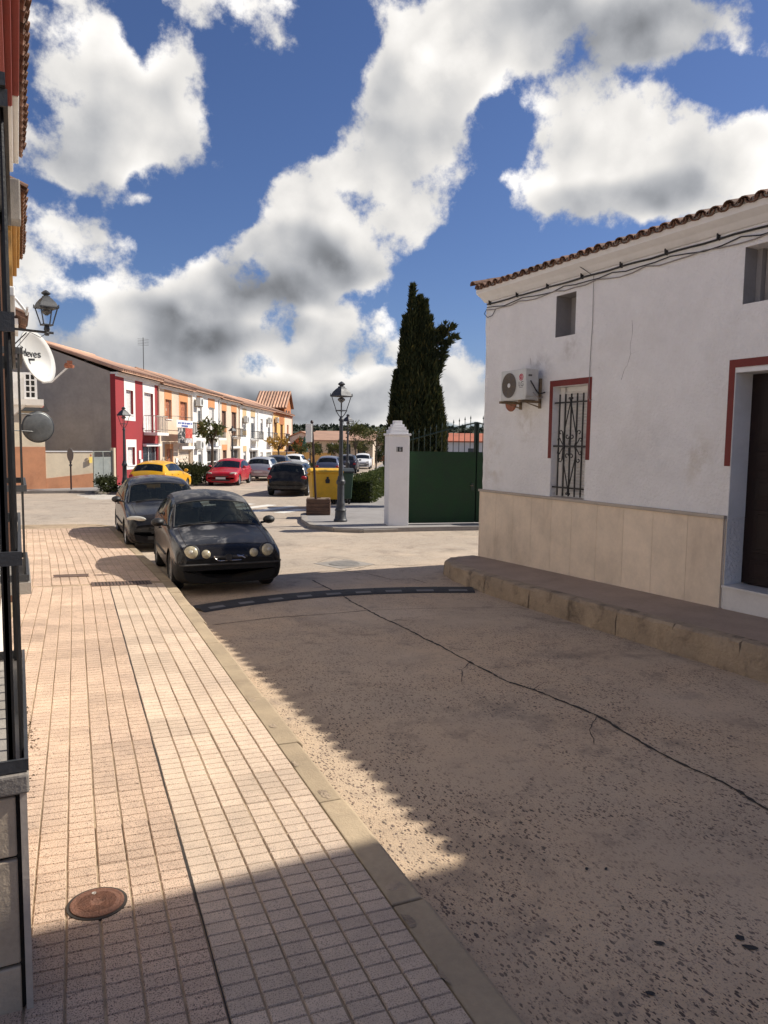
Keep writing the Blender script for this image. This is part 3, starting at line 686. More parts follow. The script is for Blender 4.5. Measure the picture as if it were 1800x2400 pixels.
b = MB(); b.prism([(HX-.0035, 8.69, 2.15), (HX-.0035, 8.775, 2.15), (HX-.0035, 8.775, 3.285), (HX-.0035, 9.585, 3.285), (HX-.0035, 9.585, 2.155), (HX-.0035, 9.665, 2.155), (HX-.0035, 9.665, 3.38), (HX-.0035, 8.69, 3.38)], (.003, 0, 0)); loc(b).build('painted_band', M_['redpaint'], wh)
b = MB(); b.prism([(HX-.0035, 6.225, 2.14), (HX-.0035, 6.31, 2.14), (HX-.0035, 6.31, 3.40), (HX-.0035, 4.86, 3.40), (HX-.0035, 4.86, 2.14), (HX-.0035, 4.945, 2.14), (HX-.0035, 4.945, 3.305), (HX-.0035, 6.225, 3.305)], (.003, 0, 0)); loc(b).build('painted_band', M_['redpaint'], wh)
gx = HX+.045
gr = MB(); gr.box(gx-.012, gx+.012, WIN[0]+.001, WIN[1]-.001, 2.335, 2.365); grille = loc(gr).build('window_grille', M_['iron'], wh)
for z in (1.70, 3.03):
    s = MB(); s.box(gx-.01, gx+.01, WIN[0]+.001, WIN[1]-.001, z-.012, z+.012); loc(s).build('rail', M_['iron'], grille)
for i in range(5):
    y = WIN[0]+.13+i*.137; s = MB(); s.tube([(gx-.004, y, 1.57), (gx-.004, y, 3.16)], .0135, 8); loc(s).build('bar', M_['iron'], grille)
yc = WIN[0]+.13+2*.137
def strip(pts, r=.0095):
    s = MB(); s.tube([(gx-.016, yc+a, 2.35+b) for a, b in pts], r, 6); loc(s).build('scroll', M_['iron'], grille)
for sz in (-1, 1):
    for sy in (-1, 1):
        strip([(0, .70*sz), (sy*.07, .45*sz), (sy*.14, .20*sz), (sy*.155, .09*sz), (sy*.12, 0)])
        sp = lambda cy, cz, r0, turn, st: [(cy+r0*(1-k/14*.75)*math.cos(st+turn*k/14*5.2), cz+r0*(1-k/14*.75)*math.sin(st+turn*k/14*5.2)) for k in range(15)]
        strip([(sy*.012, .02*sz)]+[(sy*a, sz*b_) for a, b_ in sp(.055, .155, .048, 1, math.pi)], .0085)
        strip([(sy*.15, .05*sz)]+[(sy*a, sz*b_) for a, b_ in sp(.215, .21, .045, -1, math.pi)], .0085)
        strip([(sy*.15, .02*sz)]+[(sy*a, sz*b_) for a, b_ in sp(.255, .095, .04, -1, math.pi)], .0085)
        strip([(0, .70*sz)]+[(sy*a, sz*b_) for a, b_ in sp(.035, .735, .026, -1, math.pi*1.3)], .0085)
# attic openings
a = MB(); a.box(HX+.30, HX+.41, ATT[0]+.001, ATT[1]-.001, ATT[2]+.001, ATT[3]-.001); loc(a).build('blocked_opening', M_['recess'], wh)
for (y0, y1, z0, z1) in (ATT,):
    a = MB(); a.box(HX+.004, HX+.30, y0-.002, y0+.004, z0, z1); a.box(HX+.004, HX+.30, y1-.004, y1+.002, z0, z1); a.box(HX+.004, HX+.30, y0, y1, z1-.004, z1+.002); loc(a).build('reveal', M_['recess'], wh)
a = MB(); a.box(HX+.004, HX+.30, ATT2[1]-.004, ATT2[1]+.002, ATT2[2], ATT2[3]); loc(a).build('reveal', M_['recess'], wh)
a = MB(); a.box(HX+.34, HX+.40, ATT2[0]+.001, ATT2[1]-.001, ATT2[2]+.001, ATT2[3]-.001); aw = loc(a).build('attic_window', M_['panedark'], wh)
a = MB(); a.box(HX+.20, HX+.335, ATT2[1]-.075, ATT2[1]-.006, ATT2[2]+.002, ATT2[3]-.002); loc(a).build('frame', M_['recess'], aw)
a = MB(); a.box(HX+.26, HX+.335, ATT2[1]-.17, ATT2[1]-.085, ATT2[2]+.01, ATT2[3]-.01); loc(a).build('shutter_leaf', M_['cablegrey'], aw)
# front door
a = MB(); a.box(HX+.30, HX+.35, DOOR[0]+.001, DOOR[1]-.001, .712, 3.24); dr = loc(a).build('door', M_['doorwood'], wh)
for (y0, y1) in ((5.62, 6.10), (5.04, 5.50)):
    for (z0, z1) in ((.80, 1.02), (1.10, 1.62), (1.74, 2.0), (2.10, 2.32), (2.42, 3.14)):
        p = MB(); p.box(HX+.288, HX+.299, y0, y1, z0, z1); pn = loc(p).build('panel', M_['doorwood'], dr, bevel=.006)
        p = MB(); p.box(HX+.276, HX+.287, y0+.07, y1-.07, z0+.05, z1-.05); loc(p).build('raised_field', M_['doorwood'], pn, bevel=.006)
p = MB(); p.lathe([(.03, 0), (.03, .01), (.015, .03), (.028, .05), (.02, .07)], (HX+.30, 5.60, 1.75), 12, (-1, 0, 0)); loc(p).build('door_knob', M_['rust'], dr)
p = MB(); p.box(HX+.002, HX+.41, DOOR[0]+.001, DOOR[1]-.001, 3.245, 3.297); loc(p).build('lintel', M_['stucco_smooth'], wh)
st = MB(); st.box(HX-.03, HX+.42, 4.96, 6.205, .30, .672); loc(st).build('door_step', M_['marble'], wh, bevel=.004)
st = MB(); st.box(HX-.055, HX+.29, 4.955, 6.215, .675, .705); loc(st).build('door_tread', M_['marble'], wh, bevel=.004)
# cornice
co = MB(); co.prism([(HX+.3, HY0, 4.90), (HX-.001, HY0, 4.90), (HX-.03, HY0, 4.905), (HX-.10, HY0, 4.97), (HX-.20, HY0, 5.03), (HX-.215, HY0, 5.10), (HX+.3, HY0, 5.10)], (0, HY1-HY0+.05, 0)); loc(co).build('cornice', M_['stucco_smooth'], wh)
eave_fill = MB(); eave_fill.box(HX-.235, HX+.1, HY0, HY1+.02, 5.102, 5.15); loc(eave_fill).build('shadow_fill', M_['concrete'], wh)  # strip added under the tile ends to blunt the scalloped eave shadow
# roof: slab plus barrel tiles
SL = math.tan(R(14)); ex = HX-.30
ro = MB(); ro.prism([(HX-.18, HY0, 5.105), (HX+3.4, HY0, 5.105+3.58*SL), (HX+7.0, HY0, 5.105), (HX+7.0, HY0, 5.03), (HX+3.4, HY0, 5.03+3.58*SL), (HX-.18, HY0, 5.075)], (0, HY1-HY0+.02, 0)); roof = loc(ro).build('roof', M_['tile'], wh)
def barrel(name, r, ln, th=.014, k=7, taper=.82):
    mb = MB(); vs = []; fs = []
    for s, rr in ((0, r), (ln, r*taper)):
        for q in range(k+1):
            a = math.pi*q/k; vs += [(s, rr*math.cos(a), rr*math.sin(a)*.8), (s, (rr-th)*math.cos(a), (rr-th)*math.sin(a)*.8)]
    n = 2*(k+1)
    for q in range(k):
        i = 2*q; fs += [(i, i+2, n+i+2, n+i), (i+1, n+i+1, n+i+3, i+3), (i, i+1, i+3, i+2), (n+i, n+i+2, n+i+3, n+i+1)]
    fs += [(0, n, n+1, 1), (2*k, 2*k+1, n+2*k+1, n+2*k)]
    mb.add(vs, fs); return mb.mesh(name, M_['tile'], False)
bt = barrel('roof_tile', .086, .46)
tilt = math.atan(SL)
for course in range(4):
    y = HY0+.1
    while y < HY1+.05:
        x = HX-.265+course*.36*math.cos(tilt); z = 5.10+.03+(x-(HX-.18))*SL
        o = link('roof_tile', bt, roof, (x-L[0]+random.uniform(-.02, .02), y-L[1]+random.uniform(-.008, .008), z-L[2]+random.uniform(-.006, .006)), (random.uniform(-.07, .07), -tilt+random.uniform(-.03, .03), random.uniform(-.06, .06))); y += .195
for course in range(1):
    y = HY0+.2
    while y < HY1+.05:
        x = HX-.275; z = 5.165+(x-(HX-.18))*SL
        link('channel_tile', bt, roof, (x-L[0]+random.uniform(-.015, .015), y-L[1], z-L[2]), (math.pi, -tilt, 0)); y += .195
st = MB()
y = HY0+.1
while y < HY1+.05:
    for a0, a1 in ((HX+1.0, HX+3.4),):
        n = 6
        for q in range(n):
            t0, t1 = math.pi*q/n, math.pi*(q+1)/n
            P = []
            for x in (a0, a1):
                for t_ in (t0, t1): P.append((x, y+.075*math.cos(t_), 5.10+.03+(x-(HX-.18))*SL+.06*math.sin(t_)))
            st.add(P, [(0, 1, 3, 2)])
    y += .195
tag(loc(st).build('upper_tiles', M_['tile'], roof, smooth=True), kind='stuff')
for i in range(12):   # verge course at the far gable
    x = HX-.30+i*.32; link('verge_tile', bt, roof, (x-L[0], HY1+.03-L[1], 5.165+(x-(HX-.18))*SL-L[2]+.045), (random.uniform(-.06, .06), -tilt, random.uniform(-.05, .05)))
# taller neighbour just outside the frame: it throws the shadow that covers the foreground
nb = thing('neighbour_house', 'taller white two storey house joined to the near end of the tiled house', 'house', (HX, -3, .4))
mb = MB(); mb.box(0, 7, -9, 5.0, -.3, 7.75); mb.build('wall', M_['stucco'], nb)
mb = MB(); mb.prism([(-.0, -9, 7.76), (3.5, -9, 9.0), (7, -9, 7.76)], (0, 13.98, 0)); mb.build('roof', M_['tile'], nb)
for (y0, y1, z0, z1) in ((-1.5, -.4, 1.0, 2.6), (1.5, 2.5, -.1, 2.3), (-1.5, -.4, 4.2, 5.6), (1.5, 2.5, 4.2, 5.6)):
    mb = MB(); mb.box(-.02, -.001, y0, y1, z0, z1); mb.build('window', M_['pane'], nb)

def wall_crack(pix):
    P = [on_x(1000+x/2.074, 420+y/2.074, HX-.002) for x, y in pix]; vs = []; Q = []
    for i in range(len(P)-1):
        n = max(2, int(np.linalg.norm(P[i+1]-P[i])/.06))
        for k in range(n): Q.append(P[i]+(P[i+1]-P[i])*k/n)
    Q.append(P[-1])
    for p in Q:
        w_ = random.uniform(.0015, .004); j_ = random.uniform(-.008, .008); vs += [np.array([HX-.0025, p[1]-w_+j_, p[2]])-L, np.array([HX-.0025, p[1]+w_+j_, p[2]])-L]
    mb = MB(); mb.add(vs, [(2*i, 2*i+2, 2*i+3, 2*i+1) for i in range(len(Q)-1)]); mb.build('crack', M_['cablegrey'], wh)
wall_crack([(997, 685), (1000, 740), (992, 800), (990, 850), (975, 905), (958, 930), (948, 975)]); wall_crack([(990, 850), (1040, 830), (1075, 826), (1105, 818)]); wall_crack([(505, 870), (508, 905)])
rv = MB(); rv.box(HX+.003, HX+.299, DOOR[1]-.004, DOOR[1]-.0005, 1.52, 3.24); loc(rv).build('door_reveal', M_['stucco_smooth'], wh)
# ---- air conditioner on the wall
ac = thing('air_conditioner', 'white outdoor air conditioning unit on a rusty bracket beside the barred window', 'air conditioner', (HX, 10.15, 3.085))
AW, AH, AD, AO = .68, .49, .25, .12        # width, height, depth, gap to the wall
# local: x = away from wall is negative
mb = MB(); mb.box(-AO-AD, -AO, -AW/2, AW/2, 0, AH); cas = mb.build('casing', M_['acwhite'], ac, bevel=.012)
xf = -AO-AD
mb = MB(); mb.lathe([(.212, 0), (.216, .006), (.206, .010), (.202, .002)], (xf, .105, .245), 36, (-1, 0, 0), False); mb.build('fan_ring', M_['acwhite'], ac, auto=40)
mb = MB(); mb.lathe([(.202, 0.001), (.202, .003)], (xf, .105, .245), 36, (-1, 0, 0)); fan = mb.build('fan_opening', M_['acgrille'], ac)
for r_ in (.05, .075, .10, .125, .15, .175):
    q = MB(); q.tube([(xf-.008, .105+r_*math.cos(a), .245+r_*math.sin(a)) for a in np.linspace(0, 2*math.pi, 33)], .0022, 5, cap=False); q.build('grille_ring', M_['rust'], fan)
for k in range(8):
    a = k*math.pi/4+.2; q = MB(); q.tube([(xf-.008, .105, .245), (xf-.008, .105+.20*math.cos(a), .245+.20*math.sin(a))], .0025, 5); q.build('spoke', M_['rust'], fan)
mb = MB(); mb.lathe([(.038, .004), (.034, .012), (.0, .014)], (xf, .105, .245), 18, (-1, 0, 0)); mb.build('hub', M_['whitepaint'], fan)
mb = MB(); mb.lathe([(.055, .001), (.055, .003)], (xf, -.22, .36), 28, (-1, 0, 0)); lg = mb.build('logo_disc', M_['logored'], ac)
q = MB(); q.tube([(xf-.0035, -.22+.040*math.cos(a), .36+.040*math.sin(a)) for a in np.linspace(R(100), R(360), 18)], .0028, 5); q.build('logo_ring', M_['whitepaint'], lg)
q = MB(); q.tube([(xf-.0035, -.22, .385), (xf-.0035, -.22, .343), (xf-.0035, -.238, .343)], .0028, 5); q.tube([(xf-.0035, -.22-.020, .36), (xf-.0035, -.22-.038, .36)], .0026, 5); q.lathe([(.006, .003), (.006, .005)], (xf, -.198, .375), 10, (-1, 0, 0)); q.build('logo_face', M_['whitepaint'], lg)
text_obj('lettering', 'LG', .11, M_['logogrey'], ac, (xf-.002, -.22, .25), (R(90), 0, R(-90)), .0012)
mb = MB(); mb.box(xf-.002, xf+.001, -.27, -.175, .195, .203); mb.build('small_print', M_['logogrey'], ac)
mb = MB(); mb.box(-AO-.20, -AO-.13, -AW/2-.004, -AW/2+.002, .37, .40); mb.build('side_handle', M_['acgrille'], ac)
mb = MB(); mb.box(-AO-.25, -AO-.06, -AW/2-.018, -AW/2+.002, .05, .30); vc = mb.build('valve_cover', M_['acwhite'], ac, bevel=.01)
mb = MB(); mb.tube([(-AO-.17, -AW/2-.02, .30), (-AO-.15, -AW/2-.05, .24), (-AO-.08, -AW/2-.06, .14), (-AO-.02, -AW/2-.05, .09), (-.02, -AW/2-.02, .12), (.02, -AW/2-.02, .13)], .011, 8); mb.build('pipe', M_['cable'], ac, smooth=True)
mb = MB(); mb.tube([(-AO-.12, -AW/2-.02, .12), (-AO-.08, -AW/2-.06, .06), (-AO, -AW/2-.05, .02), (-.02, -AW/2+.02, .05)], .009, 8); mb.build('pipe', M_['cablegrey'], ac, smooth=True)
for s in (-.26, .26):
    mb = MB(); mb.box(-AO-AD-.07, -.001, s-.02, s+.02, -.045, -.006); mb.box(-.035, -.001, s-.02, s+.02, -.13, .35); mb.prism([(-.03, s-.006, -.12), (-.30, s-.006, -.045), (-.27, s-.006, -.045), (-.03, s-.006, -.10)], (0, .012, 0)); mb.build('bracket', M_['rust'], ac)
for s in (-.26, .26):
    mb = MB(); mb.box(-AO-AD+.02, -AO-.02, s-.025, s+.025, -.006, .004); mb.build('rubber_foot', M_['rubber'], ac)
pl = thing('wall_plate', 'round terracotta dish on the white wall just under the air conditioner', 'plate', tuple(on_x(1199, 944, HX)))
mb = MB(); mb.lathe([(.15, 0), (.15, .015), (.14, .03), (.125, .02), (.0, .012)], (0, 0, 0), 28, (-1, 0, 0)); mb.build('dish', M_['terracotta'], pl, auto=30)
mb = MB(); mb.lathe([(.06, .012), (.05, .03), (.0, .032)], (0, 0, 0), 20, (-1, 0, 0)); mb.build('boss', M_['terracotta'], pl, auto=30)

# ---- cables along the eave
def cable(name, label, pts, r, mt, grp='cables along the eave', brackets=None):
    t_ = thing(name, label, 'cable', pts[0], 0, grp); p0 = np.array(pts[0])
    mb = MB(); mb.tube([np.array(p)-p0 for p in pts], r, 6); mb.build('wire', mt, t_, smooth=True)
    if brackets:
        for b_ in brackets:
            q = MB(); b_ = np.array(b_)-p0; q.box(b_[0]-.02, b_[0]+.03, b_[1]-.008, b_[1]+.008, b_[2]-.03, b_[2]+.05); q.build('clip', M_['iron'], t_)
    return t_
def sag(y0, y1, x, zf, n, dip, seed=0):
    rnd = random.Random(seed); pts = []; 
    ks = np.linspace(y1, y0, n)
    for i in range(n-1):
        for f_ in (0, .25, .5, .75):
            y = ks[i]+(ks[i+1]-ks[i])*f_; pts.append((x+rnd.uniform(-.004, .004), y, zf(y)-dip*4*f_*(1-f_)*rnd.uniform(.5, 1.2)))
    pts.append((x, y0, zf(y0))); return pts
clips = [(HX-.03, y, 4.87) for y in np.linspace(11.4, 2.5, 12)]
cable('electric_cable', 'thick black cable clipped just below the white cornice', sag(HY0, 11.48, HX-.025, lambda y: 4.86, 12, .012, 1), .014, M_['cable'], brackets=clips)
cable('electric_cable', 'thin black cable sagging under the thick cable below the cornice', sag(HY0, 11.50, HX-.02, lambda y: 4.81, 10, .05, 2), .008, M_['cable'])
cable('electric_cable', 'pale grey cable sagging lowest under the white cornice', sag(HY0, 11.50, HX-.018, lambda y: 4.77, 11, .045, 3), .009, M_['cablegrey'])
cable('corner_cable', 'loose cable loop hanging at the far corner of the white house', [(HX-.02, 11.5, 4.78), (HX-.05, 11.53, 4.70), (HX-.05, 11.42, 4.62), (HX-.03, 11.30, 4.64), (HX-.02, 11.22, 4.74)], .006, M_['cable'])
cable('drop_wire', 'thin wire running straight down the wall to the barred window', [(HX-.02, 8.72, 4.84), (HX-.012, 8.715, 4.2), (HX-.012, 8.735, 3.7), (HX-.012, 8.74, 3.30), (HX-.012, 8.735, 3.07), (HX-.02, 8.70, 3.02), (HX-.012, 8.665, 3.05)], .0045, M_['cablegrey'])
cable('roof_wire', 'short wire rising from the cables to the roof tiles', [(HX-.02, 8.76, 4.86), (HX-.13, 8.9, 4.99), (HX-.26, 9.0, 5.16)], .005, M_['cable'])

# ---- gate, pillar
pc = on_ground(935, 1232, .115); gdir = np.array([.975, -.222]); 
def pillar(x, y, label):
    p = thing('gate_pillar', label, 'pillar', (x, y, .11), math.atan2(gdir[1], gdir[0]), 'gate pillars')
    mb = MB(); mb.box(-.28, .28, -.28, .28, 0, 2.46); mb.build('shaft', M_['stucco_smooth'], p, bevel=.01)
    for i, (h0, h1, w) in enumerate(((2.46, 2.52, .315), (2.52, 2.62, .25), (2.62, 2.70, .205), (2.70, 2.77, .16), (2.77, 2.87, .11))):
        mb = MB(); mb.box(-w, w, -w, w, h0+.0015, h1); mb.build('cap_step', M_['stucco_smooth'], p, bevel=.008)
    return p
pil = pillar(pc[0]+.05, pc[1]+.28, 'white plastered gate pillar with stepped cap left of the green gate')
mb = MB(); mb.box(-.085, .085, -.286, -.279, 2.02, 2.16); mb.build('house_number_plate', M_['whitepaint'], pil)
mb = MB(); mb.box(-.055, .085, -.290, -.2865, 2.025, 2.155); pl_ = mb.build('number_field', M_['ink'], pil)
mb = MB(); mb.box(-.085, -.068, -.290, -.2865, 2.025, 2.155); mb.build('number_bar', M_['ink'], pil)
q = MB(); q.tube([(.045, -.292, 2.13), (-.015, -.292, 2.13), (-.015, -.292, 2.09), (.03, -.292, 2.095), (.04, -.292, 2.07), (.02, -.292, 2.05), (-.015, -.292, 2.055)], .007, 5); q.build('number_stroke', M_['whitepaint'], pl_)
g0 = np.array([pc[0]+.33, pc[1]+.24]); gate = thing('green_gate', 'tall double leaf gate of dark bars backed with green mesh', 'gate', (g0[0], g0[1], .115), math.atan2(gdir[1], gdir[0]))
LW = 2.05
def toprail(u):  # height of curved top rail along u
    d = abs(u-LW)/LW; return 2.86-.55*d**1.1 if d <= 1 else 2.3
for leaf in (0, 1):
    u0, u1 = leaf*LW+.02, (leaf+1)*LW-.02
    mb = MB(); n = 14; vs = []; fs = []
    for i in range(n+1):
        u = u0+(u1-u0)*i/n; vs += [(u, .0+.006*math.sin(i*1.9), .04), (u, .008*math.sin(i*1.3), 1.0), (u, .006*math.cos(i*2.1), 2.03)]
    for i in range(n):
        for k in range(2): fs.append((i*3+k, (i+1)*3+k, (i+1)*3+k+1, i*3+k+1))
    mb.add(vs, fs); mb.build('mesh_panel', M_['greenmesh'], gate, smooth=True)
    fr = MB(); fr.box(u0, u1, .02, .06, .03, .08); fr.box(u0, u1, .02, .06, 1.99, 2.03); fr.box(u0, u0+.05, .02, .07, .03, toprail(u0)); fr.box(u1-.05, u1, .02, .07, .03, toprail(u1)+.01); fr.build('leaf_frame', M_['greenmetal'], gate)
    tr = MB(); tr.tube([(u, .04, toprail(u)) for u in np.linspace(u0, u1, 9)], .022, 6); tr.build('top_rail', M_['greenmetal'], gate)
    for i in range(1, 12):
        u = u0+(u1-u0)*i/12; h = toprail(u)+.20; s = MB(); s.tube([(u, .04, 2.03), (u, .04, h-.05)], .010, 6); s.lathe([(.010, h-.06), (.024, h-.045), (.012, h-.01), (.0, h+.05)], (u, .04, 0), 6); s.build('spear_bar', M_['greenmetal'], gate)
s = MB(); s.box(LW-.05, LW+.05, .075, .12, .03, 2.88); s.build('meeting_post', M_['greenmetal'], gate)
s = MB(); s.box(LW-.16, LW-.06, -.03, -.008, .95, 1.15); lk = s.build('lock_box', M_['greenmetal'], gate, bevel=.006)
s = MB(); s.tube([(LW-.11, -.03, 1.08), (LW-.11, -.07, 1.08), (LW-.20, -.07, 1.08)], .009, 6); s.build('handle', M_['rust'], lk)
for z_ in (.35, 1.75):
    s = MB(); s.tube([(.0, -.01, z_), (.0, -.01, z_+.14)], .02, 8); s.build('hinge', M_['rust'], gate)
e = g0+gdir*(2*LW+.3); pillar(e[0], e[1], 'white plastered gate pillar right of the green gate behind the house')
mb = MB(); mb.box(.05, 2*LW-.05, -.14, -.10, .0, .012); mb.build('ground_track', M_['concrete'], gate)
# ================================================================== FAR TERRACE
NR = -14.3; RP = far(0, NR)[:2]; TROT = math.pi/2-FA
def U(px, py=1000):
    P = on_plane(px, py, RP, 28); return P[0]*math.sin(FA)+P[1]*math.cos(FA)
def Zp(px, py): return on_plane(px, py, RP, 28)[2]
PC = {
 'red': mat('row_red_render', (.31,.032,.036), .85, .08, 1, .2, 30), 'white': mat('row_white_render', (.80,.77,.72), .85, .05, 1, .2, 30, stain=(.55,.48,.40), stain_scale=.5, stain_amt=.4),
 'cream': mat('row_cream_render', (.66,.53,.40), .85, .07, 1, .2, 30, stain=(.42,.33,.25), stain_scale=.6, stain_amt=.4, streak=.3), 'orange': mat('row_orange_render', (.60,.27,.11), .85, .08, 1, .2, 30),
 'tan': mat('row_tan_render', (.55,.40,.22), .85, .08, 1, .2, 30), 'yellow': mat('row_yellow_render', (.72,.42,.14), .85, .08, 1, .2, 30), 'pink': mat('row_pinkish_render', (.72,.56,.44), .85, .06, 1, .2, 30),
 'deep': mat('row_deep_orange', (.42,.16,.06), .85, .1, 1, .2, 30), 'grey': mat('bare_grey_render', (.44,.375,.31), .92, .14, .8, .5, 20, stain=(.25,.21,.175), stain_scale=.5, stain_amt=.55, streak=.25),
 'brick': mat('hollow_brick', (.42,.15,.075), .9, .2, 6, .4, 40, obj_var=.2), 'mortar': mat('brick_mortar', (.46,.30,.22), .95, .1, 6), 'block': mat('pale_block', (.62,.53,.42), .9, .1, 4, .3, 30, obj_var=.08),
 'gategrey': mat('patched_grey_metal', (.27,.29,.27), .6, .15, 1.5, 0, 30, stain=(.42,.42,.34), stain_scale=1.2, stain_amt=.6),
 'rail': mat('row_rail_metal', (.05,.05,.05), .5, .2, 6), 'railwhite': mat('row_rail_pale', (.45,.40,.34), .6, .1, 6), 'shutterwood': mat('brown_shutter', (.13,.06,.035), .6, .2, 6)}
def strip_roof(mb, u0, u1, zf, y_e, y_r, z_e, z_r, p=.24, r=.085):
    u = u0+.12
    while u < u1-.05:
        n = 4; vs = []
        for (yy_, zz_) in ((y_e, z_e), (y_r, z_r)):
            for q in range(n+1):
                a = math.pi*q/n; vs.append((u+r*math.cos(a), yy_, zz_+r*math.sin(a)))
        mb.add(vs, [(q, q+1, n+2+q, n+1+q) for q in range(n)]+[tuple(range(n+1))]); u += p
def row_house(px0, px1, ez, wallc, label, items, bands, depth=7.2, rise=1.3, side=None, cornice='white'):
    t0, t1 = U(px0), U(px1); Lh = t1-t0; base = far(t0, NR, .115)
    h = thing('terrace_house', label, 'house', base, TROT, 'two storey terrace houses')
    ux = lambda px: U(px)-t0; zz = lambda px, py: Zp(px, py)-.115
    E_ = ez-.115; holes = []
    for it in items:
        if it[0] == 'hole':
            a, b, c, d = ux(it[1]), ux(it[2]), zz((it[1]+it[2])/2, it[4]), zz((it[1]+it[2])/2, it[3]); c = max(c, 0.02)
            holes.append((a, b, c, min(d, E_-.3)))
    mb = MB(); wall_cells(mb, 0, Lh-.01, 0, E_-.10, holes, lambda a, b, c, d: mb.box(a, b, 0, .25, c, d)); mb.build('wall', PC[wallc], h)
    for (col, x0, x1, y0, y1) in bands:
        a, b = max(0, ux(x0)), min(Lh-.012, ux(x1)); xm = (x0+x1)/2
        zt = E_-.12 if y0 is None else zz(xm, y0); zb = zz(xm, y1)
        zb = max(.01, zb)
        mb = MB(); hs = [q for q in holes if q[0] < b and q[1] > a and q[2] < zt and q[3] > zb]
        wall_cells(mb, a, b, zb, zt, [(max(q[0], a), min(q[1], b), max(q[2], zb), min(q[3], zt)) for q in hs], lambda p, q, r_, s: mb.box(p, q, -.012, -.001, r_, s)); mb.build('colour_panel', PC[col], h)
    mb = MB(); mb.box(-.005, .25, .252, depth, 0, E_-.1); mb.box(Lh-.26, Lh-.01, .252, depth, 0, E_-.1); mb.box(.252, Lh-.262, depth-.25, depth, 0, E_-.1); mb.build('party_wall', PC[side or wallc], h)
    pk = E_+rise
    mb = MB(); 
    for xx in (-.005, Lh-.26): mb.prism([(xx, .26, E_-.098), (xx, depth, E_-.098), (xx, depth, E_-.05), (xx, depth/2, pk-.08), (xx, .26, E_+.02)], (.25, 0, 0))
    mb.build('gable', PC[side or wallc], h)
    mb = MB(); mb.box(-.0, Lh-.01, -.16, .25, E_-.098, E_); mb.box(0, Lh-.01, -.08, -.001, E_-.20, E_-.10); mb.build('cornice', PC[cornice], h)
    rf = MB(); rf.prism([(-.06, -.36, E_+.003), (-.06, depth/2, pk), (-.06, depth+.3, E_+.003), (-.06, depth+.3, E_+.09), (-.06, depth/2, pk+.11), (-.06, -.36, E_+.09)], (Lh+.05, 0, 0)); roof_ = rf.build('roof', M_['tile_light'], h)
    rs = MB(); strip_roof(rs, -.06, Lh, None, -.40, depth/2, E_+.085, pk+.10); tag(rs.build('tile_rows', M_['tile_light'], roof_, smooth=True), kind='stuff')
    rt = MB(); rt.tube([(-.06, depth/2, pk+.13), (Lh-.02, depth/2, pk+.13)], .10, 8); rt.build('ridge', M_['tile_light'], roof_, smooth=True)
    hi = 0
    for it in items:
        if it[0] == 'hole':
            a, b, c, d = holes[hi]; hi += 1; kind = it[5]
            if kind == 'garage':
                mb = MB(); mb.box(a, b, .14, .17, c, d); g = mb.build('garage_door', M_['pane'] if it[6:] == ('glass',) else PC['gategrey'] if it[6:] == ('grey',) else M_['panedark'], h)
                for k in range(3):
                    x = a+(b-a-.06)*k/2; q = MB(); q.box(x, x+.06, .10, .139, c, d); q.build('mullion', M_['whitepaint'], g)
                for f_ in (.45,):
                    q = MB(); q.box(a+.061, a+(b-a)/2-.031, .105, .139, c+(d-c)*f_, c+(d-c)*f_+.06); q.box(a+(b-a)/2+.031, b-.061, .105, .139, c+(d-c)*f_, c+(d-c)*f_+.06); q.build('transom', M_['whitepaint'], g)
                continue
            mb = MB()
            mt = {'shutter': M_['shutter'], 'dark': M_['pane'], 'brick': PC['mortar'], 'block': PC['mortar'], 'brown': PC['shutterwood']}[kind]
            mb.box(a, b, .15, .20, c, d); wn = mb.build('window', mt, h)
            if kind in ('brick', 'block'):
                bw, bh = (.30, .16) if kind == 'brick' else (.44, .21); zz_ = c+.01; k = 0
                while zz_ < d-.04:
                    x = a+.008-(bw/2 if k % 2 else 0)
                    while x < b-.01:
                        x0, x1 = max(x, a+.005), min(x+bw-.014, b-.005)
                        if x1-x0 > .04 and random.random() > (.04 if kind == 'brick' else 0):
                            q = MB(); q.box(x0, x1, .125+random.uniform(0, .012), .149, zz_, min(zz_+bh-.014, d-.005)); q.build('brick', PC[kind], wn)
                        x += bw
                    zz_ += bh; k += 1
            else:
                q = MB(); q.box(a, a+.05, .11, .149, c, d); q.box(b-.05, b, .11, .149, c, d); q.box(a+.051, b-.051, .11, .149, d-.05, d); q.box(a+.051, b-.051, .11, .149, c, c+.05); q.build('frame', M_['whitepaint'] if kind != 'brown' else PC['shutterwood'], wn)
                if kind == 'dark':
                    q = MB(); q.box((a+b)/2-.02, (a+b)/2+.02, .115, .149, c+.051, d-.051); q.build('mullion', M_['whitepaint'], wn)
                    q = MB(); q.box(a+.052, b-.052, .118, .148, d-(d-c)*.28, d-.052); q.build('half_drawn_shutter', M_['shutter'], wn)
                elif kind == 'shutter':
                    q = MB(); 
                    for k in range(int((d-c)/.07)): q.box(a+.052, b-.052, .14, .149, c+.06+k*.07, c+.06+k*.07+.055)
                    tag(q.build('shutter_slats', M_['shutter'], wn), kind='stuff')
            q = MB(); q.box(a-.06, b+.06, -.05, .10, c-.06, c-.001); q.build('sill', M_['whitepaint'], wn)
        elif it[0] == 'balcony':
            a, b = ux(it[1])-.1, ux(it[2])+.25; zr, zs = zz(it[1], it[3]), zz(it[1], it[4]); out = .75; rm = PC[it[5]]
            q = MB(); q.box(a, b, -out, -.014, zs-.16, zs); bl = q.build('balcony', PC['white'], h)
            q = MB(); 
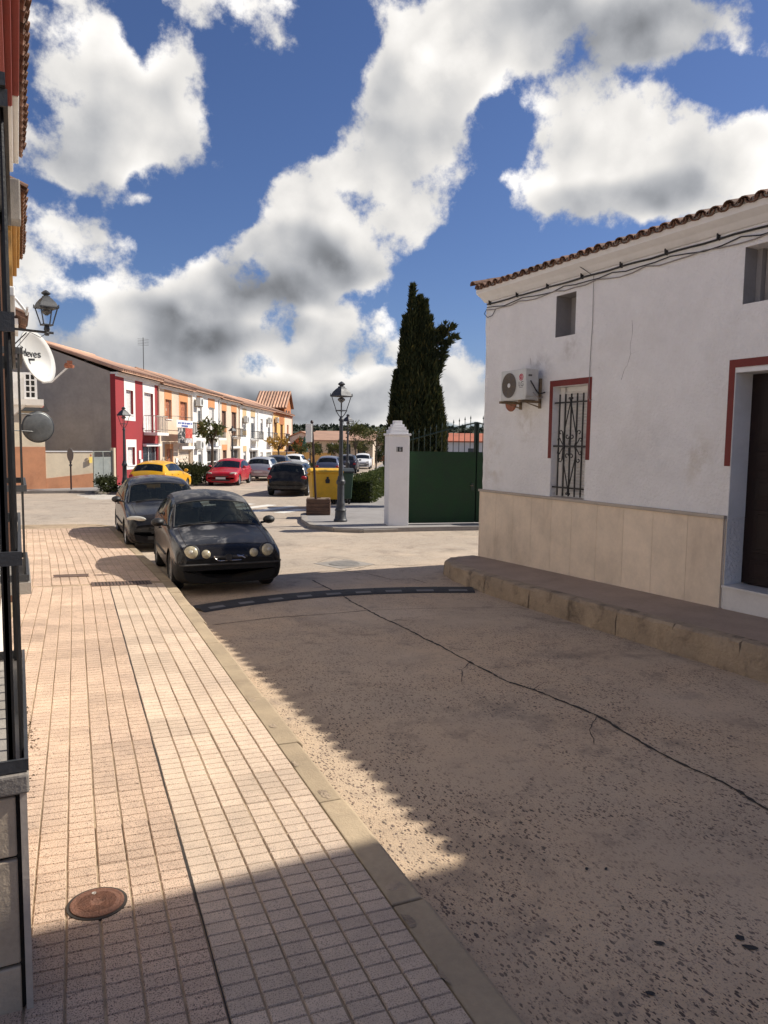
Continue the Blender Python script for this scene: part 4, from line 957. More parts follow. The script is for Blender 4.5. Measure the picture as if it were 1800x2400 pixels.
            for z_ in (zs+.08, zr-.02): q.box(a+.02, b-.02, -out+.03, -out+.06, z_, z_+.035); q.box(a+.02, a+.05, -out+.061, -.02, z_, z_+.035); q.box(b-.05, b-.02, -out+.061, -.02, z_, z_+.035)
            q.build('rail', rm, bl)
            n = int((b-a)/.13)
            for k in range(n+1):
                x = a+.035+(b-a-.07)*k/n; q = MB(); q.box(x-.008, x+.008, -out+.037, -out+.053, zs+.001, zr-.021); q.build('baluster', rm, bl)
            for s in (a+.035, b-.035):
                for k in range(1, 5):
                    y = -out+.05+k*.14; q = MB(); q.box(s-.008, s+.008, y-.008, y+.008, zs+.001, zr-.021); q.build('baluster', rm, bl)
        elif it[0] == 'ac':
            a, b, c, d = ux(it[1]), ux(it[2]), zz(it[1], it[4]), zz(it[1], it[3]); b = max(b, a+.75)
            u_ = thing('air_conditioner', it[5], 'air conditioner', far(t0+(a+b)/2, NR+.0, .115+c), TROT, 'air conditioners on the terrace')
            q = MB(); q.box(-.38, .38, -.42, -.12, 0, .55); q.build('casing', M_['acwhite'], u_, bevel=.01)
            q = MB(); q.lathe([(.2, 0), (.2, .012), (.03, .016)], (.08, -.42, .27), 16, (0, -1, 0)); q.build('fan_grille', M_['acgrille'], u_)
            for s in (-.25, .25):
                q = MB(); q.box(s-.02, s+.02, -.42, -.013, -.05, -.003); q.build('bracket', M_['rust'], u_)
        elif it[0] == 'lintel':
            a, b, c, d = ux(it[1]), ux(it[2]), zz(it[1], it[4]), zz(it[1], it[3]); q = MB(); q.box(a, b, -.22, -.013, c, d); q.build('door_canopy', M_['whitepaint'], h)
        elif it[0] == 'meter':
            a, b, c, d = ux(it[1]), ux(it[2]), zz(it[1], it[4]), zz(it[1], it[3]); q = MB(); q.box(a, b, -.05, -.013, c, d); q.build('meter_box', M_['whitepaint'], h)
        elif it[0] == 'base':
            a, b, d = ux(it[1]), ux(it[2]), zz(it[1], it[3]); q = MB(); q.box(max(a, 0), b, -.03, -.013, 0, d); q.build('dado', PC[it[4]], h)
    q = MB(); q.tube([(Lh-.06, -.07, .05), (Lh-.06, -.07, E_-.22)], .045, 8); q.build('downpipe', PC['cream'] if wallc != 'white' else M_['whitepaint'], h)
    return h
def ezs(*pts): return sum(Zp(x, y) for x, y in pts)/len(pts)
row_house(272, 371, ezs((280, 870), (365, 898)), 'red', 'red and white terrace house at the near end with bare grey gable', [
    ('hole', 296.4, 313, 915, 971, 'shutter'), ('hole', 338.7, 359.5, 921.6, 1013, 'shutter'), ('hole', 297.8, 315, 1047.8, 1090, 'shutter'), ('hole', 334, 368, 1047, 1128, 'garage', 'glass'),
    ('balcony', 338, 361, 974, 1013, 'railwhite'), ('lintel', 333.5, 369, 1040, 1046), ('meter', 323, 328, 1056, 1076), ('meter', 326, 331.5, 1077, 1092)],
    [('white', 292, 317.5, None, 986), ('white', 335.5, 363, None, 1013), ('white', 294.5, 318.5, 1030, 1100)], side='grey')
row_house(371, 448.5, ezs((375, 905), (445, 916)), 'cream', 'cream and orange terrace house with brick filled windows and hanging banners', [
    ('hole', 388, 402, 936.5, 982, 'brick'), ('hole', 422.5, 438.5, 942, 1015, 'brick'), ('hole', 389.5, 403.5, 1052, 1096, 'brick'), ('hole', 419, 446, 1056, 1122, 'block'),
    ('balcony', 421, 441, 989.5, 1019, 'rail'), ('lintel', 418.5, 449, 1046, 1053), ('base', 383, 411, 1099, 'orange'), ('meter', 410, 415, 1074, 1110)],
    [('orange', 386, 403, None, 984), ('orange', 420, 440.5, None, 1012), ('orange', 385.5, 405, 1041, 1100)])
row_house(448.5, 512.7, ezs((452, 919), (508, 930)), 'white', 'white terrace house with tan panels, two air conditioners and dark garage', [
    ('hole', 463.5, 473.5, 952, 990, 'dark'), ('hole', 489.7, 502, 955, 1020, 'shutter'), ('hole', 463.6, 474.5, 1055, 1091, 'dark'), ('hole', 485, 510, 1056, 1115, 'garage', 'dark'),
    ('ac', 454, 464, 933, 951, 'white air conditioner high on the white terrace house beside the banner house'), ('ac', 454, 464, 1035, 1052, 'white air conditioner low on the white terrace house beside the banner house'),
    ('balcony', 489, 505, 996.5, 1026, 'rail'), ('lintel', 484, 511, 1046, 1052), ('base', 463, 480, 1103, 'cream')],
    [('orange', 461.5, 475, None, 953), ('orange', 462, 475, 990, 1008), ('orange', 488, 503.5, None, 958)])
row_house(512.7, 560, ezs((516, 935), (557, 946)), 'cream', 'cream and orange terrace house fourth from the grey gable', [
    ('hole', 520, 530, 963, 1000, 'brown'), ('hole', 543, 554, 966, 1022, 'brown'), ('hole', 521.5, 531, 1055, 1091, 'brown'), ('hole', 541, 559, 1054, 1102, 'garage', 'dark'), ('balcony', 543, 555, 1004.4, 1024, 'rail'), ('lintel', 540, 560, 1046, 1051)],
    [('orange', 520, 531, None, 963), ('orange', 520, 531, 1000, 1013), ('orange', 542, 554.5, None, 968), ('orange', 520, 532, 1042, 1055)])
row_house(560, 603, ezs((563, 951), (600, 957)), 'white', 'white terrace house with tan window strips fifth from the grey gable', [
    ('hole', 570, 577, 991, 1007, 'dark'), ('hole', 588, 597.5, 977, 1029, 'dark'), ('hole', 570, 577, 1058, 1091, 'dark'), ('hole', 585.5, 602, 1058, 1094, 'garage', 'dark'), ('ac', 566, 574, 976, 990, 'air conditioner above the narrow upper window of the fifth terrace house'),
    ('balcony', 588, 599, 1011, 1030, 'rail'), ('lintel', 584, 602.5, 1050, 1055)],
    [('tan', 568.5, 577.5, None, 992), ('tan', 568.5, 577.5, 1007, 1020), ('tan', 587.5, 598, None, 978), ('tan', 569, 577.5, 1045, 1058)])
row_house(603, 638, ezs((606, 959), (635, 966)), 'white', 'plain white terrace house with low roof sixth from the grey gable', [
    ('hole', 610.5, 616, 982, 1015, 'dark'), ('hole', 628, 633.5, 990, 1031, 'dark'), ('hole', 610, 616, 1060, 1090, 'dark'), ('hole', 624, 636, 1060, 1090, 'garage', 'grey'), ('ac', 622, 630, 977, 991, 'air conditioner on the plain white sixth terrace house'), ('balcony', 626, 634, 1014, 1032, 'rail')], [])
row_house(638, 684, ezs((641, 967), (680, 974)), 'yellow', 'yellow and pinkish terrace house at the far end of the row', [
    ('hole', 643, 649, 990, 1015, 'brown'), ('hole', 657, 663, 995, 1034, 'brown'), ('hole', 672.5, 676, 996, 1018, 'dark'), ('hole', 643, 649, 1058, 1085, 'brown'), ('hole', 672.5, 677, 1060, 1086, 'dark'), ('hole', 655, 665, 1062, 1090, 'garage', 'dark'),
    ('ac', 641, 646, 978, 990, 'air conditioner left of the window on the yellow end house'), ('balcony', 655, 664, 1016, 1034, 'rail')],
    [('pink', 667, 684, None, 1095), ('deep', 655, 665.5, None, 996)], cornice='deep')
# banners on the second house
def banner_mat(name, a, b, sc):
    m = bpy.data.materials.new(name); m.use_nodes = True; t = m.node_tree; N = NT(t); bs = t.nodes['Principled BSDF']; g = N.n('ShaderNodeNewGeometry')
    n = N.noise(g.outputs['Position'], sc, 3, .6, 1.0); t.links.new(N.mix(N.mr(n, .46, .56), c4(a), c4(b)), bs.inputs['Base Color']); bs.inputs['Roughness'].default_value = .6; return m
bn = thing('hanging_banner', 'white, red and dark printed banners hung on the cream terrace house', 'banner', far(U(400), NR+.82, Zp(400, 1037)), TROT)
def bpart(name, x0, x1, y0, y1, mt):
    q = MB(); u0, u1 = U(x0)-U(400), U(x1)-U(400); z0, z1 = Zp(400, y1)-Zp(400, 1037), Zp(400, y0)-Zp(400, 1037); k = 8; vs = []; fs = []
    for i in range(k+1):
        u = u0+(u1-u0)*i/k; o_ = .012*math.sin(i*1.7); vs += [(u, o_, z0), (u, o_*.4, z1)]
    for i in range(k): fs.append((2*i, 2*i+2, 2*i+3, 2*i+1))
    q.add(vs, fs); return q.build(name, mt, bn, smooth=True)
bpart('white_sheet', 381.5, 421.5, 985, 1002, banner_mat('banner_white', (.82,.82,.85), (.82,.82,.85), 3))
q = MB(); zz0 = Zp(400, 990)-Zp(400, 1037); 
for k, (a, b, h_) in enumerate(((383.5, 419, 991.5), (393, 410, 998))):
    u0, u1 = U(a)-U(400), U(b)-U(400); z = Zp(400, h_)-Zp(400, 1037); n = int((u1-u0)/.13)
    for i in range(n):
        if random.random() < .85: q.box(u0+i*.13, u0+i*.13+.10, -.022, -.018, z-.05, z+.05)
q.build('print_line', mat('banner_blue_print', (.10,.14,.40), .6), bn)
bpart('photo_sheet', 384, 402.5, 1003, 1038, banner_mat('banner_photo', (.04,.04,.04), (.66,.60,.55), 2.6))
bpart('red_sheet', 403, 420.5, 1003, 1026.5, banner_mat('banner_red', (.48,.045,.03), (.62,.16,.11), 9))
bpart('grey_sheet', 403, 420, 1027, 1037.5, banner_mat('banner_grey', (.60,.58,.57), (.30,.28,.28), 5))
q = MB(); q.tube([(U(381)-U(400), .02, zz0+.33), (U(422)-U(400), .02, zz0+.33)], .015, 6); q.build('pole', PC['rail'], bn)
for px_ in (382, 421):
    q = MB(); q.tube([(U(px_)-U(400), .02, zz0+.33), (U(px_)-U(400), .82, zz0+.33)], .012, 6); q.build('stay', PC['rail'], bn)
# aerial on the roofs
an = thing('roof_aerial', 'thin television aerial standing on the terrace roofs', 'aerial', far(U(457), NR-3.4, 6.5))
q = MB(); q.tube([(0, 0, -.05), (0, 0, 2.6)], .025, 6); q.build('mast', PC['rail'], an)
q = MB(); 
for k in range(5): q.tube([(-.35, 0, 2.1+k*.1), (.35, 0, 2.1+k*.1)], .008, 5)
q.build('rods', PC['rail'], an)
# orange stair tower with tiled roof behind the end house
tw = thing('orange_tower', 'orange stair tower with steep ribbed tile roof above the end of the terrace', 'tower', far(86, -17.6, .11), TROT)
q = MB(); q.box(0, 4.5, -3.2, 0, 0, 6.4); q.build('wall', PC['deep'], tw)
q = MB(); q.prism([(-.02, -3.2, 6.41), (4.5, -3.2, 6.41), (2.8, -3.2, 7.9)], (0, 3.2, 0)); q.build('gable', PC['deep'], tw)
q = MB(); q.prism([(-.55, -3.5, 6.02), (2.8, -3.5, 8.05), (5.0, -3.5, 6.2), (5.0, -3.5, 6.32), (2.8, -3.5, 8.18), (-.55, -3.5, 6.14)], (0, 3.8, 0)); rf = q.build('roof', M_['tile'], tw)
for i in range(11):
    y = -3.38+i*.35; q = MB(); vs = []
    for (x, z) in ((-.62, 6.10), (2.8, 8.17)):
        for k in range(6): a = math.pi*k/5; vs.append((x, y+.13*math.cos(a), z+.10*math.sin(a)))
    q.add(vs, [(k, k+1, 7+k, 6+k) for k in range(5)]+[tuple(range(6))]); q.build('tile_row', M_['tile_light'], rf, smooth=True)
for s in (.8, 2.6):
    q = MB(); q.box(s, s+.8, -3.23, -3.201, 4.9, 5.9); q.build('window', M_['panedark'], tw)

# ---- walls and low building in front of the grey gable
A = on_ground(220, 1141.6, .12)[:2]; Bq = on_plane(92, 1141, A, 73)[:2]; dv = (A-Bq)/np.linalg.norm(A-Bq); nv = np.array([-dv[1], dv[0]])
if nv[1] < 0: nv = -nv
WA = math.atan2(dv[1], dv[0])
C107 = np.linalg.norm(on_plane(107, 1100, Bq, 90-math.degrees(WA))[:2]-Bq); LA = np.linalg.norm(A-Bq)
M_['dado'] = mat('orange_dado_render', (.52,.24,.125), .9, .10, 2, .5, 25, stain=(.34,.14,.07), stain_scale=1.2, stain_amt=.5)
M_['yardcream'] = mat('cream_yard_render', (.68,.57,.41), .9, .08, 2, .4, 25, stain=(.45,.37,.26), stain_scale=1.0, stain_amt=.5)
yw = thing('yard_wall', 'low cream yard wall with orange base in front of the grey gable', 'wall', (Bq[0], Bq[1], .115), WA)
q = MB(); q.box(C107+.005, LA-.02, 0, .2, 0, 1.66); q.build('wall', M_['yardcream'], yw)
q = MB(); q.prism([(C107+.01, -.02, 0), (LA-.03, -.02, 0), (LA-.03, -.02, .66), (C107+.01, -.02, .46)], (0, .019, 0)); q.build('dado', M_['dado'], yw)
q = MB(); q.box(C107+.005, LA-.02, -.03, .23, 1.662, 1.70); q.build('coping', M_['whitepaint'], yw)
lb = thing('low_building', 'low cream building with tall orange base beside the white cabinet', 'building', (Bq[0], Bq[1], .115), WA)
q = MB(); q.box(-4.5, C107, -.02, 1.6, 0, 3.45); q.build('wall', M_['yardcream'], lb)
q = MB(); q.box(-4.5, C107-.003, -.045, -.0205, 0, 1.88); q.build('dado', M_['dado'], lb)
q = MB(); q.prism([(-4.5, -.25, 3.46), (C107+.15, -.25, 3.46), (C107-.1, -.25, 3.95), (C107-.55, -.25, 4.2), (-4.5, -.25, 4.2)], (0, 1.7, 0)); q.build('dark_roof', mat('dark_slate_sheet', (.06,.058,.055), .8, .15, 2), lb)
q = MB(); q.lathe([(.12, 0), (.12, .01)], (C107-.20, -.251, 3.72), 18, (0, -1, 0)); sg = q.build('round_badge', mat('badge_red', (.45,.08,.08), .6), lb)
q = MB(); q.box(C107-.28, C107-.12, -.264, -.2612, 3.70, 3.74); q.build('badge_bar', M_['whitepaint'], sg)
GT = (LA-.0); yg = thing('yard_gate', 'grey patched sheet metal gate between yard wall and red house', 'gate', (A[0], A[1], .115), math.atan2(38.30-A[1], 4.12-A[0]))
GL = math.hypot(38.30-A[1], 4.12-A[0])
q = MB(); q.box(.02, GL/2-.01, 0, .05, .04, 1.42); q.build('leaf', PC['gategrey'], yg)
q = MB(); q.box(GL/2+.01, GL-.03, 0, .05, .04, 1.42); q.build('leaf', PC['gategrey'], yg)
q = MB(); q.box(.02, GL-.03, 0, .05, 1.66, 1.70); q.box(.02, .06, 0, .05, 1.42, 1.66); q.box(GL-.07, GL-.03, 0, .05, 1.42, 1.66); q.box(GL/2-.02, GL/2+.02, 0, .05, 1.42, 1.66); q.build('top_frame', PC['gategrey'], yg)
for i in range(22):
    x = .08+i*(GL-.16)/21; q = MB(); q.box(x-.008, x+.008, .02, .03, 1.42, 1.66); q.build('mesh_bar', PC['rail'], yg)
q = MB(); q.box(GL-.02, GL+.10, -.1, .15, 0, 1.85); q.build('post', M_['yardcream'], yg)
q = MB(); q.box(-.26, -.08, -.03, -.022, 1.15, 1.42); sgn = q.build('warning_sign', mat('sign_yellow', (.75,.55,.12), .6), yg)
q = MB(); q.lathe([(.055, 0), (.055, .004)], (-.17, -.03, 1.50), 14, (0, -1, 0)); q.build('sign_disc', M_['terracotta'], yg)
# post by the yard wall; its grey disc stands in for a cast shadow
P = on_ground(166, 1146, .12); ts = thing('sign_post', 'brown sign post with round grey disc standing in for a shadow by the yard wall', 'sign', (P[0], P[1]-.3, .115))
q = MB(); q.tube([(0, 0, 0), (0, 0, 1.55)], .035, 8); q.build('post', M_['brownpole'], ts)
q = MB(); q.lathe([(.30, 0), (.30, .02), (.27, .03)], (0, -.05, 1.55), 24, (-.93, -.36, 0)); q.build('shadow_disc', mat('shadow_grey', (.17,.16,.15), .6), ts)
q = MB(); q.box(-.06, .06, -.04, .04, 1.05, 1.12); q.box(-.05, .05, -.035, .035, 1.20, 1.25); q.build('clamp', M_['irongrey'], ts)
P = on_ground(82, 1139, .12); cb = thing('utility_cabinet', 'small white utility cabinet leaning on the pavement by the orange wall', 'cabinet', (P[0], P[1]-.4, .115), .12)
q = MB(); q.box(-.26, .26, -.18, .18, .06, .86); bd = q.build('cabinet', mat('cabinet_white', (.74,.75,.76), .5, .06, 3, 0, 30, stain=(.55,.56,.58), stain_scale=6, stain_amt=.5), cb, bevel=.012); bd.rotation_euler = (0, .06, 0)
q = MB(); q.box(-.235, .235, -.190, -.181, .10, .82); dq = q.build('door', M_['whitepaint'], cb); dq.rotation_euler = (0, .06, 0)
q = MB(); q.box(-.24, .24, -.16, .16, 0, .059); q.build('plinth', M_['concrete'], cb)
q = MB(); q.lathe([(.016, 0), (.016, .008)], (-.2, -.190, .5), 10, (0, -1, 0)); q.build('lock', M_['irongrey'], dq)

# ================================================================== FAR END OF THE STREET
def at_depth(px, zc, z=None):
    v = ray(px, 1040); v = v/(v@_f); P = CAM+v*zc
    if z is not None: P[2] = z
    return P
CYR = YAW  # buildings squared to the camera heading by hand below
def simple_house(name, label, cat, P, rot, wx, dy, hz, rise, wallm, roofm, wins=(), ridge='x', group=None):
    h = thing(name, label, cat, (P[0], P[1], 0), rot, group)
    q = MB(); q.box(-wx/2, wx/2, 0, dy, 0, hz); q.build('wall', wallm, h)
    if ridge == 'x':
        q = MB(); q.prism([(-wx/2, 0, hz+.001), (-wx/2, dy, hz+.001), (-wx/2, dy/2, hz+rise)], (wx, 0, 0)); q.build('gable', wallm, h)
        q = MB(); q.prism([(-wx/2-.2, -.35, hz-.02), (-wx/2-.2, dy/2, hz+rise+.03), (-wx/2-.2, dy+.35, hz-.02), (-wx/2-.2, dy+.35, hz+.12), (-wx/2-.2, dy/2, hz+rise+.17), (-wx/2-.2, -.35, hz+.12)], (wx+.4, 0, 0)); q.build('roof', roofm, h)
    else:
        q = MB(); q.prism([(-wx/2, 0, hz+.001), (wx/2, 0, hz+.001), (0, 0, hz+rise)], (0, dy, 0)); q.build('gable', wallm, h)
        q = MB(); q.prism([(-wx/2-.3, -.2, hz-.05), (0, -.2, hz+rise+.03), (wx/2+.3, -.2, hz-.05), (wx/2+.3, -.2, hz+.08), (0, -.2, hz+rise+.17), (-wx/2-.3, -.2, hz+.08)], (0, dy+.4, 0)); q.build('roof', roofm, h)
    for (a, b, c, d) in wins:
        q = MB(); q.box(a, b, -.03, -.001, c, d); wn = q.build('window', M_['pane'], h)
        q = MB(); q.box(a-.08, b+.08, -.06, -.0, c-.12, c-.001); q.build('sill', M_['whitepaint'], wn)
    return h
M_['farwhite'] = mat('far_white_wall', (.62,.61,.60), .9, .06, .6, 0, 20, stain=(.45,.44,.42), stain_scale=.3, stain_amt=.4)
M_['farroof'] = mat('far_clay_roof', (.40,.24,.165), .9, .15, 1, 0, 20)
M_['farorange'] = mat('far_red_roof', (.42,.13,.07), .9, .15, 1, 0, 20)
# white gabled house past the terrace
P0 = at_depth(690, 92); P1 = at_depth(742, 84)
gh = simple_house('gabled_house', 'long white house with shallow clay roof beyond the end of the terrace', 'house', at_depth(706, 88), -(YAW+.12), 5.6, 14, 2.3, 1.2, M_['farwhite'], M_['farroof'], [(-1.8, -1.0, .9, 2.0)], 'y')
fw = thing('front_building', 'sunlit cream house front below the clay roof behind the lamps', 'house', at_depth(756, 80, 0), -(YAW+.05))
q = MB(); q.box(-1.4, 5.4, 0, 6, 0, 2.55); q.build('wall', PC['cream'], fw)
q = MB(); q.prism([(-1.6, -.4, 2.5), (-1.6, 6.2, 3.6), (-1.6, 6.2, 3.7), (-1.6, -.4, 2.62)], (7.2, 0, 0)); q.build('roof', M_['farroof'], fw)
for a in (-.9, .6, 2.2, 3.8):
    q = MB(); q.box(a, a+.8, -.03, -.001, .6, 2.2); q.build('window', M_['pane'], fw)
lw = thing('garden_wall', 'low orange garden wall at the end of the terrace', 'wall', at_depth(700, 74, 0), -(YAW-.05))
q = MB(); q.box(-2.6, 3.6, 0, .2, 0, 1.35); q.build('wall', PC['yellow'], lw)
q = MB(); q.box(-2.65, 3.65, -.04, .24, 1.352, 1.42); q.build('coping', PC['pink'], lw)
simple_house('white_house_far', 'small white house with red roof edge at the end of the road', 'house', at_depth(815, 118), -(YAW), 11, 9, 2.6, .7, M_['farwhite'], M_['farorange'], [(-3.4, -2.4, .9, 2.3), (1.2, 2.2, .9, 2.3)], 'x')
ah = simple_house('white_house_far', 'white gabled house with dark porch at the end of the road by the hedge', 'house', at_depth(905, 100), -(YAW), 7.5, 9, 2.7, 1.3, M_['farwhite'], M_['farwhite'], [(1.1, 2.6, .9, 2.3)], 'y')
q = MB(); q.prism([(-4.2, -2.4, 2.0), (1.0, -2.4, 2.0), (1.0, -.002, 2.7), (-4.2, -.002, 2.7)], (0, 0, .12)); q.build('porch_roof', PC['shutterwood'], ah)
q = MB(); q.box(-4.0, -3.8, -2.3, -2.1, 0, 2.0); q.box(.7, .9, -2.3, -2.1, 0, 2.0); q.build('porch_post', PC['shutterwood'], ah)
q = MB(); q.box(-1.8, 3.0, -2.0, -1.8, 0, .75); q.build('porch_wall', PC['brick'], ah)
simple_house('white_house_far', 'long white house with orange roof seen through the gate bars', 'house', at_depth(1085, 85), -(YAW+.1), 10, 8, 2.6, .9, M_['farwhite'], M_['farorange'], [(-2.6, -1.8, .8, 1.9), (.6, 1.4, .8, 1.9)], 'x')
simple_house('white_house_far', 'white gabled house seen through the right gate bars', 'house', at_depth(1160, 92), -(YAW+.1), 8, 9, 2.4, 1.1, M_['farwhite'], M_['farwhite'], [(-2.6, -1.8, .8, 1.9)], 'y')
cone = thing('patio_umbrella', 'folded dark green patio parasol behind the garden wall', 'umbrella', at_depth(714, 76, 0))
q = MB(); q.tube([(0, 0, 0), (0, 0, 3.0)], .04, 6); q.build('pole', PC['rail'], cone)
q = MB(); q.lathe([(.35, 1.0), (.42, 1.1), (.30, 1.8), (.12, 2.7), (.02, 2.95)], n=10); q.build('canopy', mat('folded_green_cloth', (.015,.07,.055), .8), cone)
br = thing('brick_chimney', 'dark brick gable ended kiosk at the corner of the end terrace house', 'kiosk', at_depth(700, 86, 0), -(YAW))
q = MB(); q.box(-.7, .7, 0, 1.2, 0, 2.2); q.build('wall', PC['brick'], br)
q = MB(); q.prism([(-.8, -.1, 2.2), (.8, -.1, 2.2), (0, -.1, 2.9)], (0, 1.4, 0)); q.build('roof', PC['brick'], br)
# hills
hm = MB(); vs = []; fs = []; nX = 90
def ridge(x): return 13.2+1.1*math.sin(x*.006+1)+.7*math.sin(x*.017)+.5*math.sin(x*.05)
a0 = R(-25); a1 = R(85)
for i in range(nX+1):
    a = a0+(a1-a0)*i/nX; d = 640
    for k, (dd, hh) in enumerate(((480, -1), (520, 3.5), (570, 8), (620, 11.5), (660, 13.0), (760, 9), (900, -1))):
        hgt = hh*1.22*(ridge(i*22)/13.2) if hh > 0 else hh
        vs.append((dd*math.sin(a), dd*math.cos(a), hgt))
for i in range(nX):
    for k in range(6): fs.append((i*7+k, i*7+k+1, (i+1)*7+k+1, (i+1)*7+k))
hm.add(vs, fs); M_['hill'] = mat('wooded_hillside', (.028,.040,.018), .95, .35, .03, 0, 1, stain=(.12,.10,.06), stain_scale=.012, stain_amt=.5); tag(hm.build('hill', M_['hill'], smooth=True), kind='structure')
# ================================================================== HOUSES ALONG THE LEFT PAVEMENT
def on_y(px, py, Y):
    v = ray(px, py); return CAM + Y/v[1]*v
M_['leftwhite'] = mat('left_white_wall', (.78,.74,.68), .85, .06, 2, .3, 40, stain=(.55,.45,.35), stain_scale=1, stain_amt=.35)
M_['leftpeach'] = mat('left_peach_wall', (.60,.27,.17), .85, .10, 3, .4, 40)
M_['leftred'] = mat('left_red_cornice', (.27,.055,.04), .8, .1, 3, .2, 40)
M_['leftyellow'] = mat('left_yellow_cornice', (.50,.28,.075), .8, .12, 3, .2, 40)
M_['pedestal'] = mat('pedestal_stone', (.46,.37,.27), .8, .14, 6, .4, 70, obj_var=.08)
WX = -.17
def house_left(label, y0, y1, zt, wallm):
    h = thing('street_house', label, 'house', (WX, y0, .3))
    q = MB(); q.box(-7, 0, .001, y1-y0-.001, -.35, zt-.3); q.build('wall', wallm, h); return h
# house A
eA = on_y(57.5, 355, 11.0); eA0 = on_y(66.5, 0, 7.2); zA = eA[2]; xA = eA[0]
ha = house_left('white street house with red moulded eave and caged window nearest on the left', 2.95, 10.95, zA-.06, M_['leftwhite'])
Lh = np.array([WX, 2.95, .3])
for k, (dx, h0, h1, mt) in enumerate(((.16, -.46, -.30, 'leftred'), (.22, -.298, -.19, 'leftred'), (.285, -.188, -.065, 'leftred'))):
    q = MB(); q.box(.001, dx, -.12, 5.9, zA+h0-.3, zA+h1-.3); q.build('eave_moulding', M_[mt], ha, bevel=.012)
    q = MB(); q.box(.001, dx, 5.902, 8.0, zA+h0-.3, zA+h1-.3); q.build('eave_moulding', M_['leftwhite'], ha, bevel=.012)
q = MB(); q.prism([(xA-WX-.06, -.1, zA-.06-.3), (-3.5, -.1, zA+1.5-.3), (-3.5, -.1, zA+1.6-.3), (xA-WX-.06, -.1, zA+.02-.3)], (0, 8.05, 0)); rfA = q.build('roof', M_['tile'], ha)
for i in range(40):
    y = -.05+i*.205
    link('roof_tile', bt, rfA, (xA-WX+.0+random.uniform(-.01, .01), y, zA-.3+.005), (random.uniform(-.05, .05), R(-22), math.pi+random.uniform(-.04, .04)))
    link('channel_tile', bt, rfA, (xA-WX-.015, y+.10, zA-.3-.02), (math.pi, R(-22), math.pi))
# balcony slab and peach corner near the top
q = MB(); q.box(.001, .12, .05, 1.5, 3.42-.3, 3.60-.3); q.build('balcony_slab', M_['leftpeach'], ha, bevel=.01)
q = MB(); q.tube([(.06, 7.6, -.1), (.06, 7.6, zA-.8)], .035, 8); q.build('downpipe', PC['shutterwood'], ha)
# window cage with pedestal
YC0, YC1, XC = 2.63, 4.05, .003
cg = thing('window_cage', 'black iron window cage on a stone pedestal at the left edge', 'window grille', (WX, YC0, .38))
Lc = np.array([WX, YC0, .38])
def lc(mb): mb.v = [(v[0]-Lc[0], v[1]-Lc[1], v[2]-Lc[2]) for v in mb.v]; return mb
q = MB(); q.box(WX+.001, XC-.03, YC0+.03, YC1, .34, 1.20); lc(q).build('pedestal', M_['crack'], cg)
for z0, z1 in ((.40, .60), (.612, .975), (.987, 1.19)):
    q = MB(); q.box(WX-.2, XC-.042, YC0+.005, YC0+.029, z0, z1); lc(q).build('stone_block', M_['pedestal'], cg, bevel=.006)
q = MB(); q.box(XC-.029, XC-.008, YC0+.0, YC0+.06, .39, 1.20); lc(q).build('edge_strip', M_['ledge'], cg)
for i in range(3):
    q = MB(); q.box(XC-.029, XC-.012, YC0+.065+i*.42, YC0+.065+i*.42+.41, .37, 1.20); lc(q).build('stone_block', M_['pedestal'], cg, bevel=.004)
q = MB(); q.box(WX-.2, XC+.0, YC0-.015, YC1+.02, 1.203, 1.27); lc(q).build('sill', M_['concrete'], cg, bevel=.008)
zr = [(1.275, 1.315), (1.955, 2.0), (2.69, 2.75), (3.36, 3.41)]
for z0, z1 in zr:
    q = MB(); q.box(XC-.012, XC, YC0, YC1, z0, z1); q.box(WX+.001, XC-.0125, YC0, YC0+.012, z0, z1); q.box(WX+.001, XC-.0125, YC1-.012, YC1, z0, z1); lc(q).build('rail', M_['irongrey'], cg)
for (x, y, w) in ((XC-.045, YC0+.014, .018), (-.034, YC0+.014, .020), (XC-.030, YC1-.03, .018)):
    q = MB(); q.box(x-w, x, y, y+w, 1.27, 3.41); lc(q).build('post', M_['iron'], cg)
for i in range(11):
    y = YC0+.10+i*.112; q = MB(); q.tube([(XC-.020, y, 1.27), (XC-.020, y, 3.40)], .007, 6); lc(q).build('bar', M_['iron'], cg)
q = MB(); q.box(WX-.2, XC-.005, YC0-.02, YC1+.02, 3.412, 3.45); lc(q).build('top_plate', M_['irongrey'], cg)
cg2 = thing('window_cage', 'second black iron window cage farther along the white left wall', 'window grille', (WX, 6.4, .3))
x2 = .055-WX
for z in (1.25, 1.95, 3.0):
    q = MB(); q.box(x2-.02, x2, 0, 1.3, z-.3, z-.25); q.box(.001, x2-.021, 0, .02, z-.3, z-.25); q.box(.001, x2-.021, 1.28, 1.3, z-.3, z-.25); q.build('rail', M_['irongrey'], cg2)
for i in range(11):
    q = MB(); q.tube([(x2-.03, .03+i*.124, .95), (x2-.03, .03+i*.124, 2.75)], .008, 6); q.build('bar', M_['iron'], cg2)
q = MB(); q.box(.001, x2+.01, -.02, 1.32, .85, .94); q.build('sill', M_['concrete'], cg2)
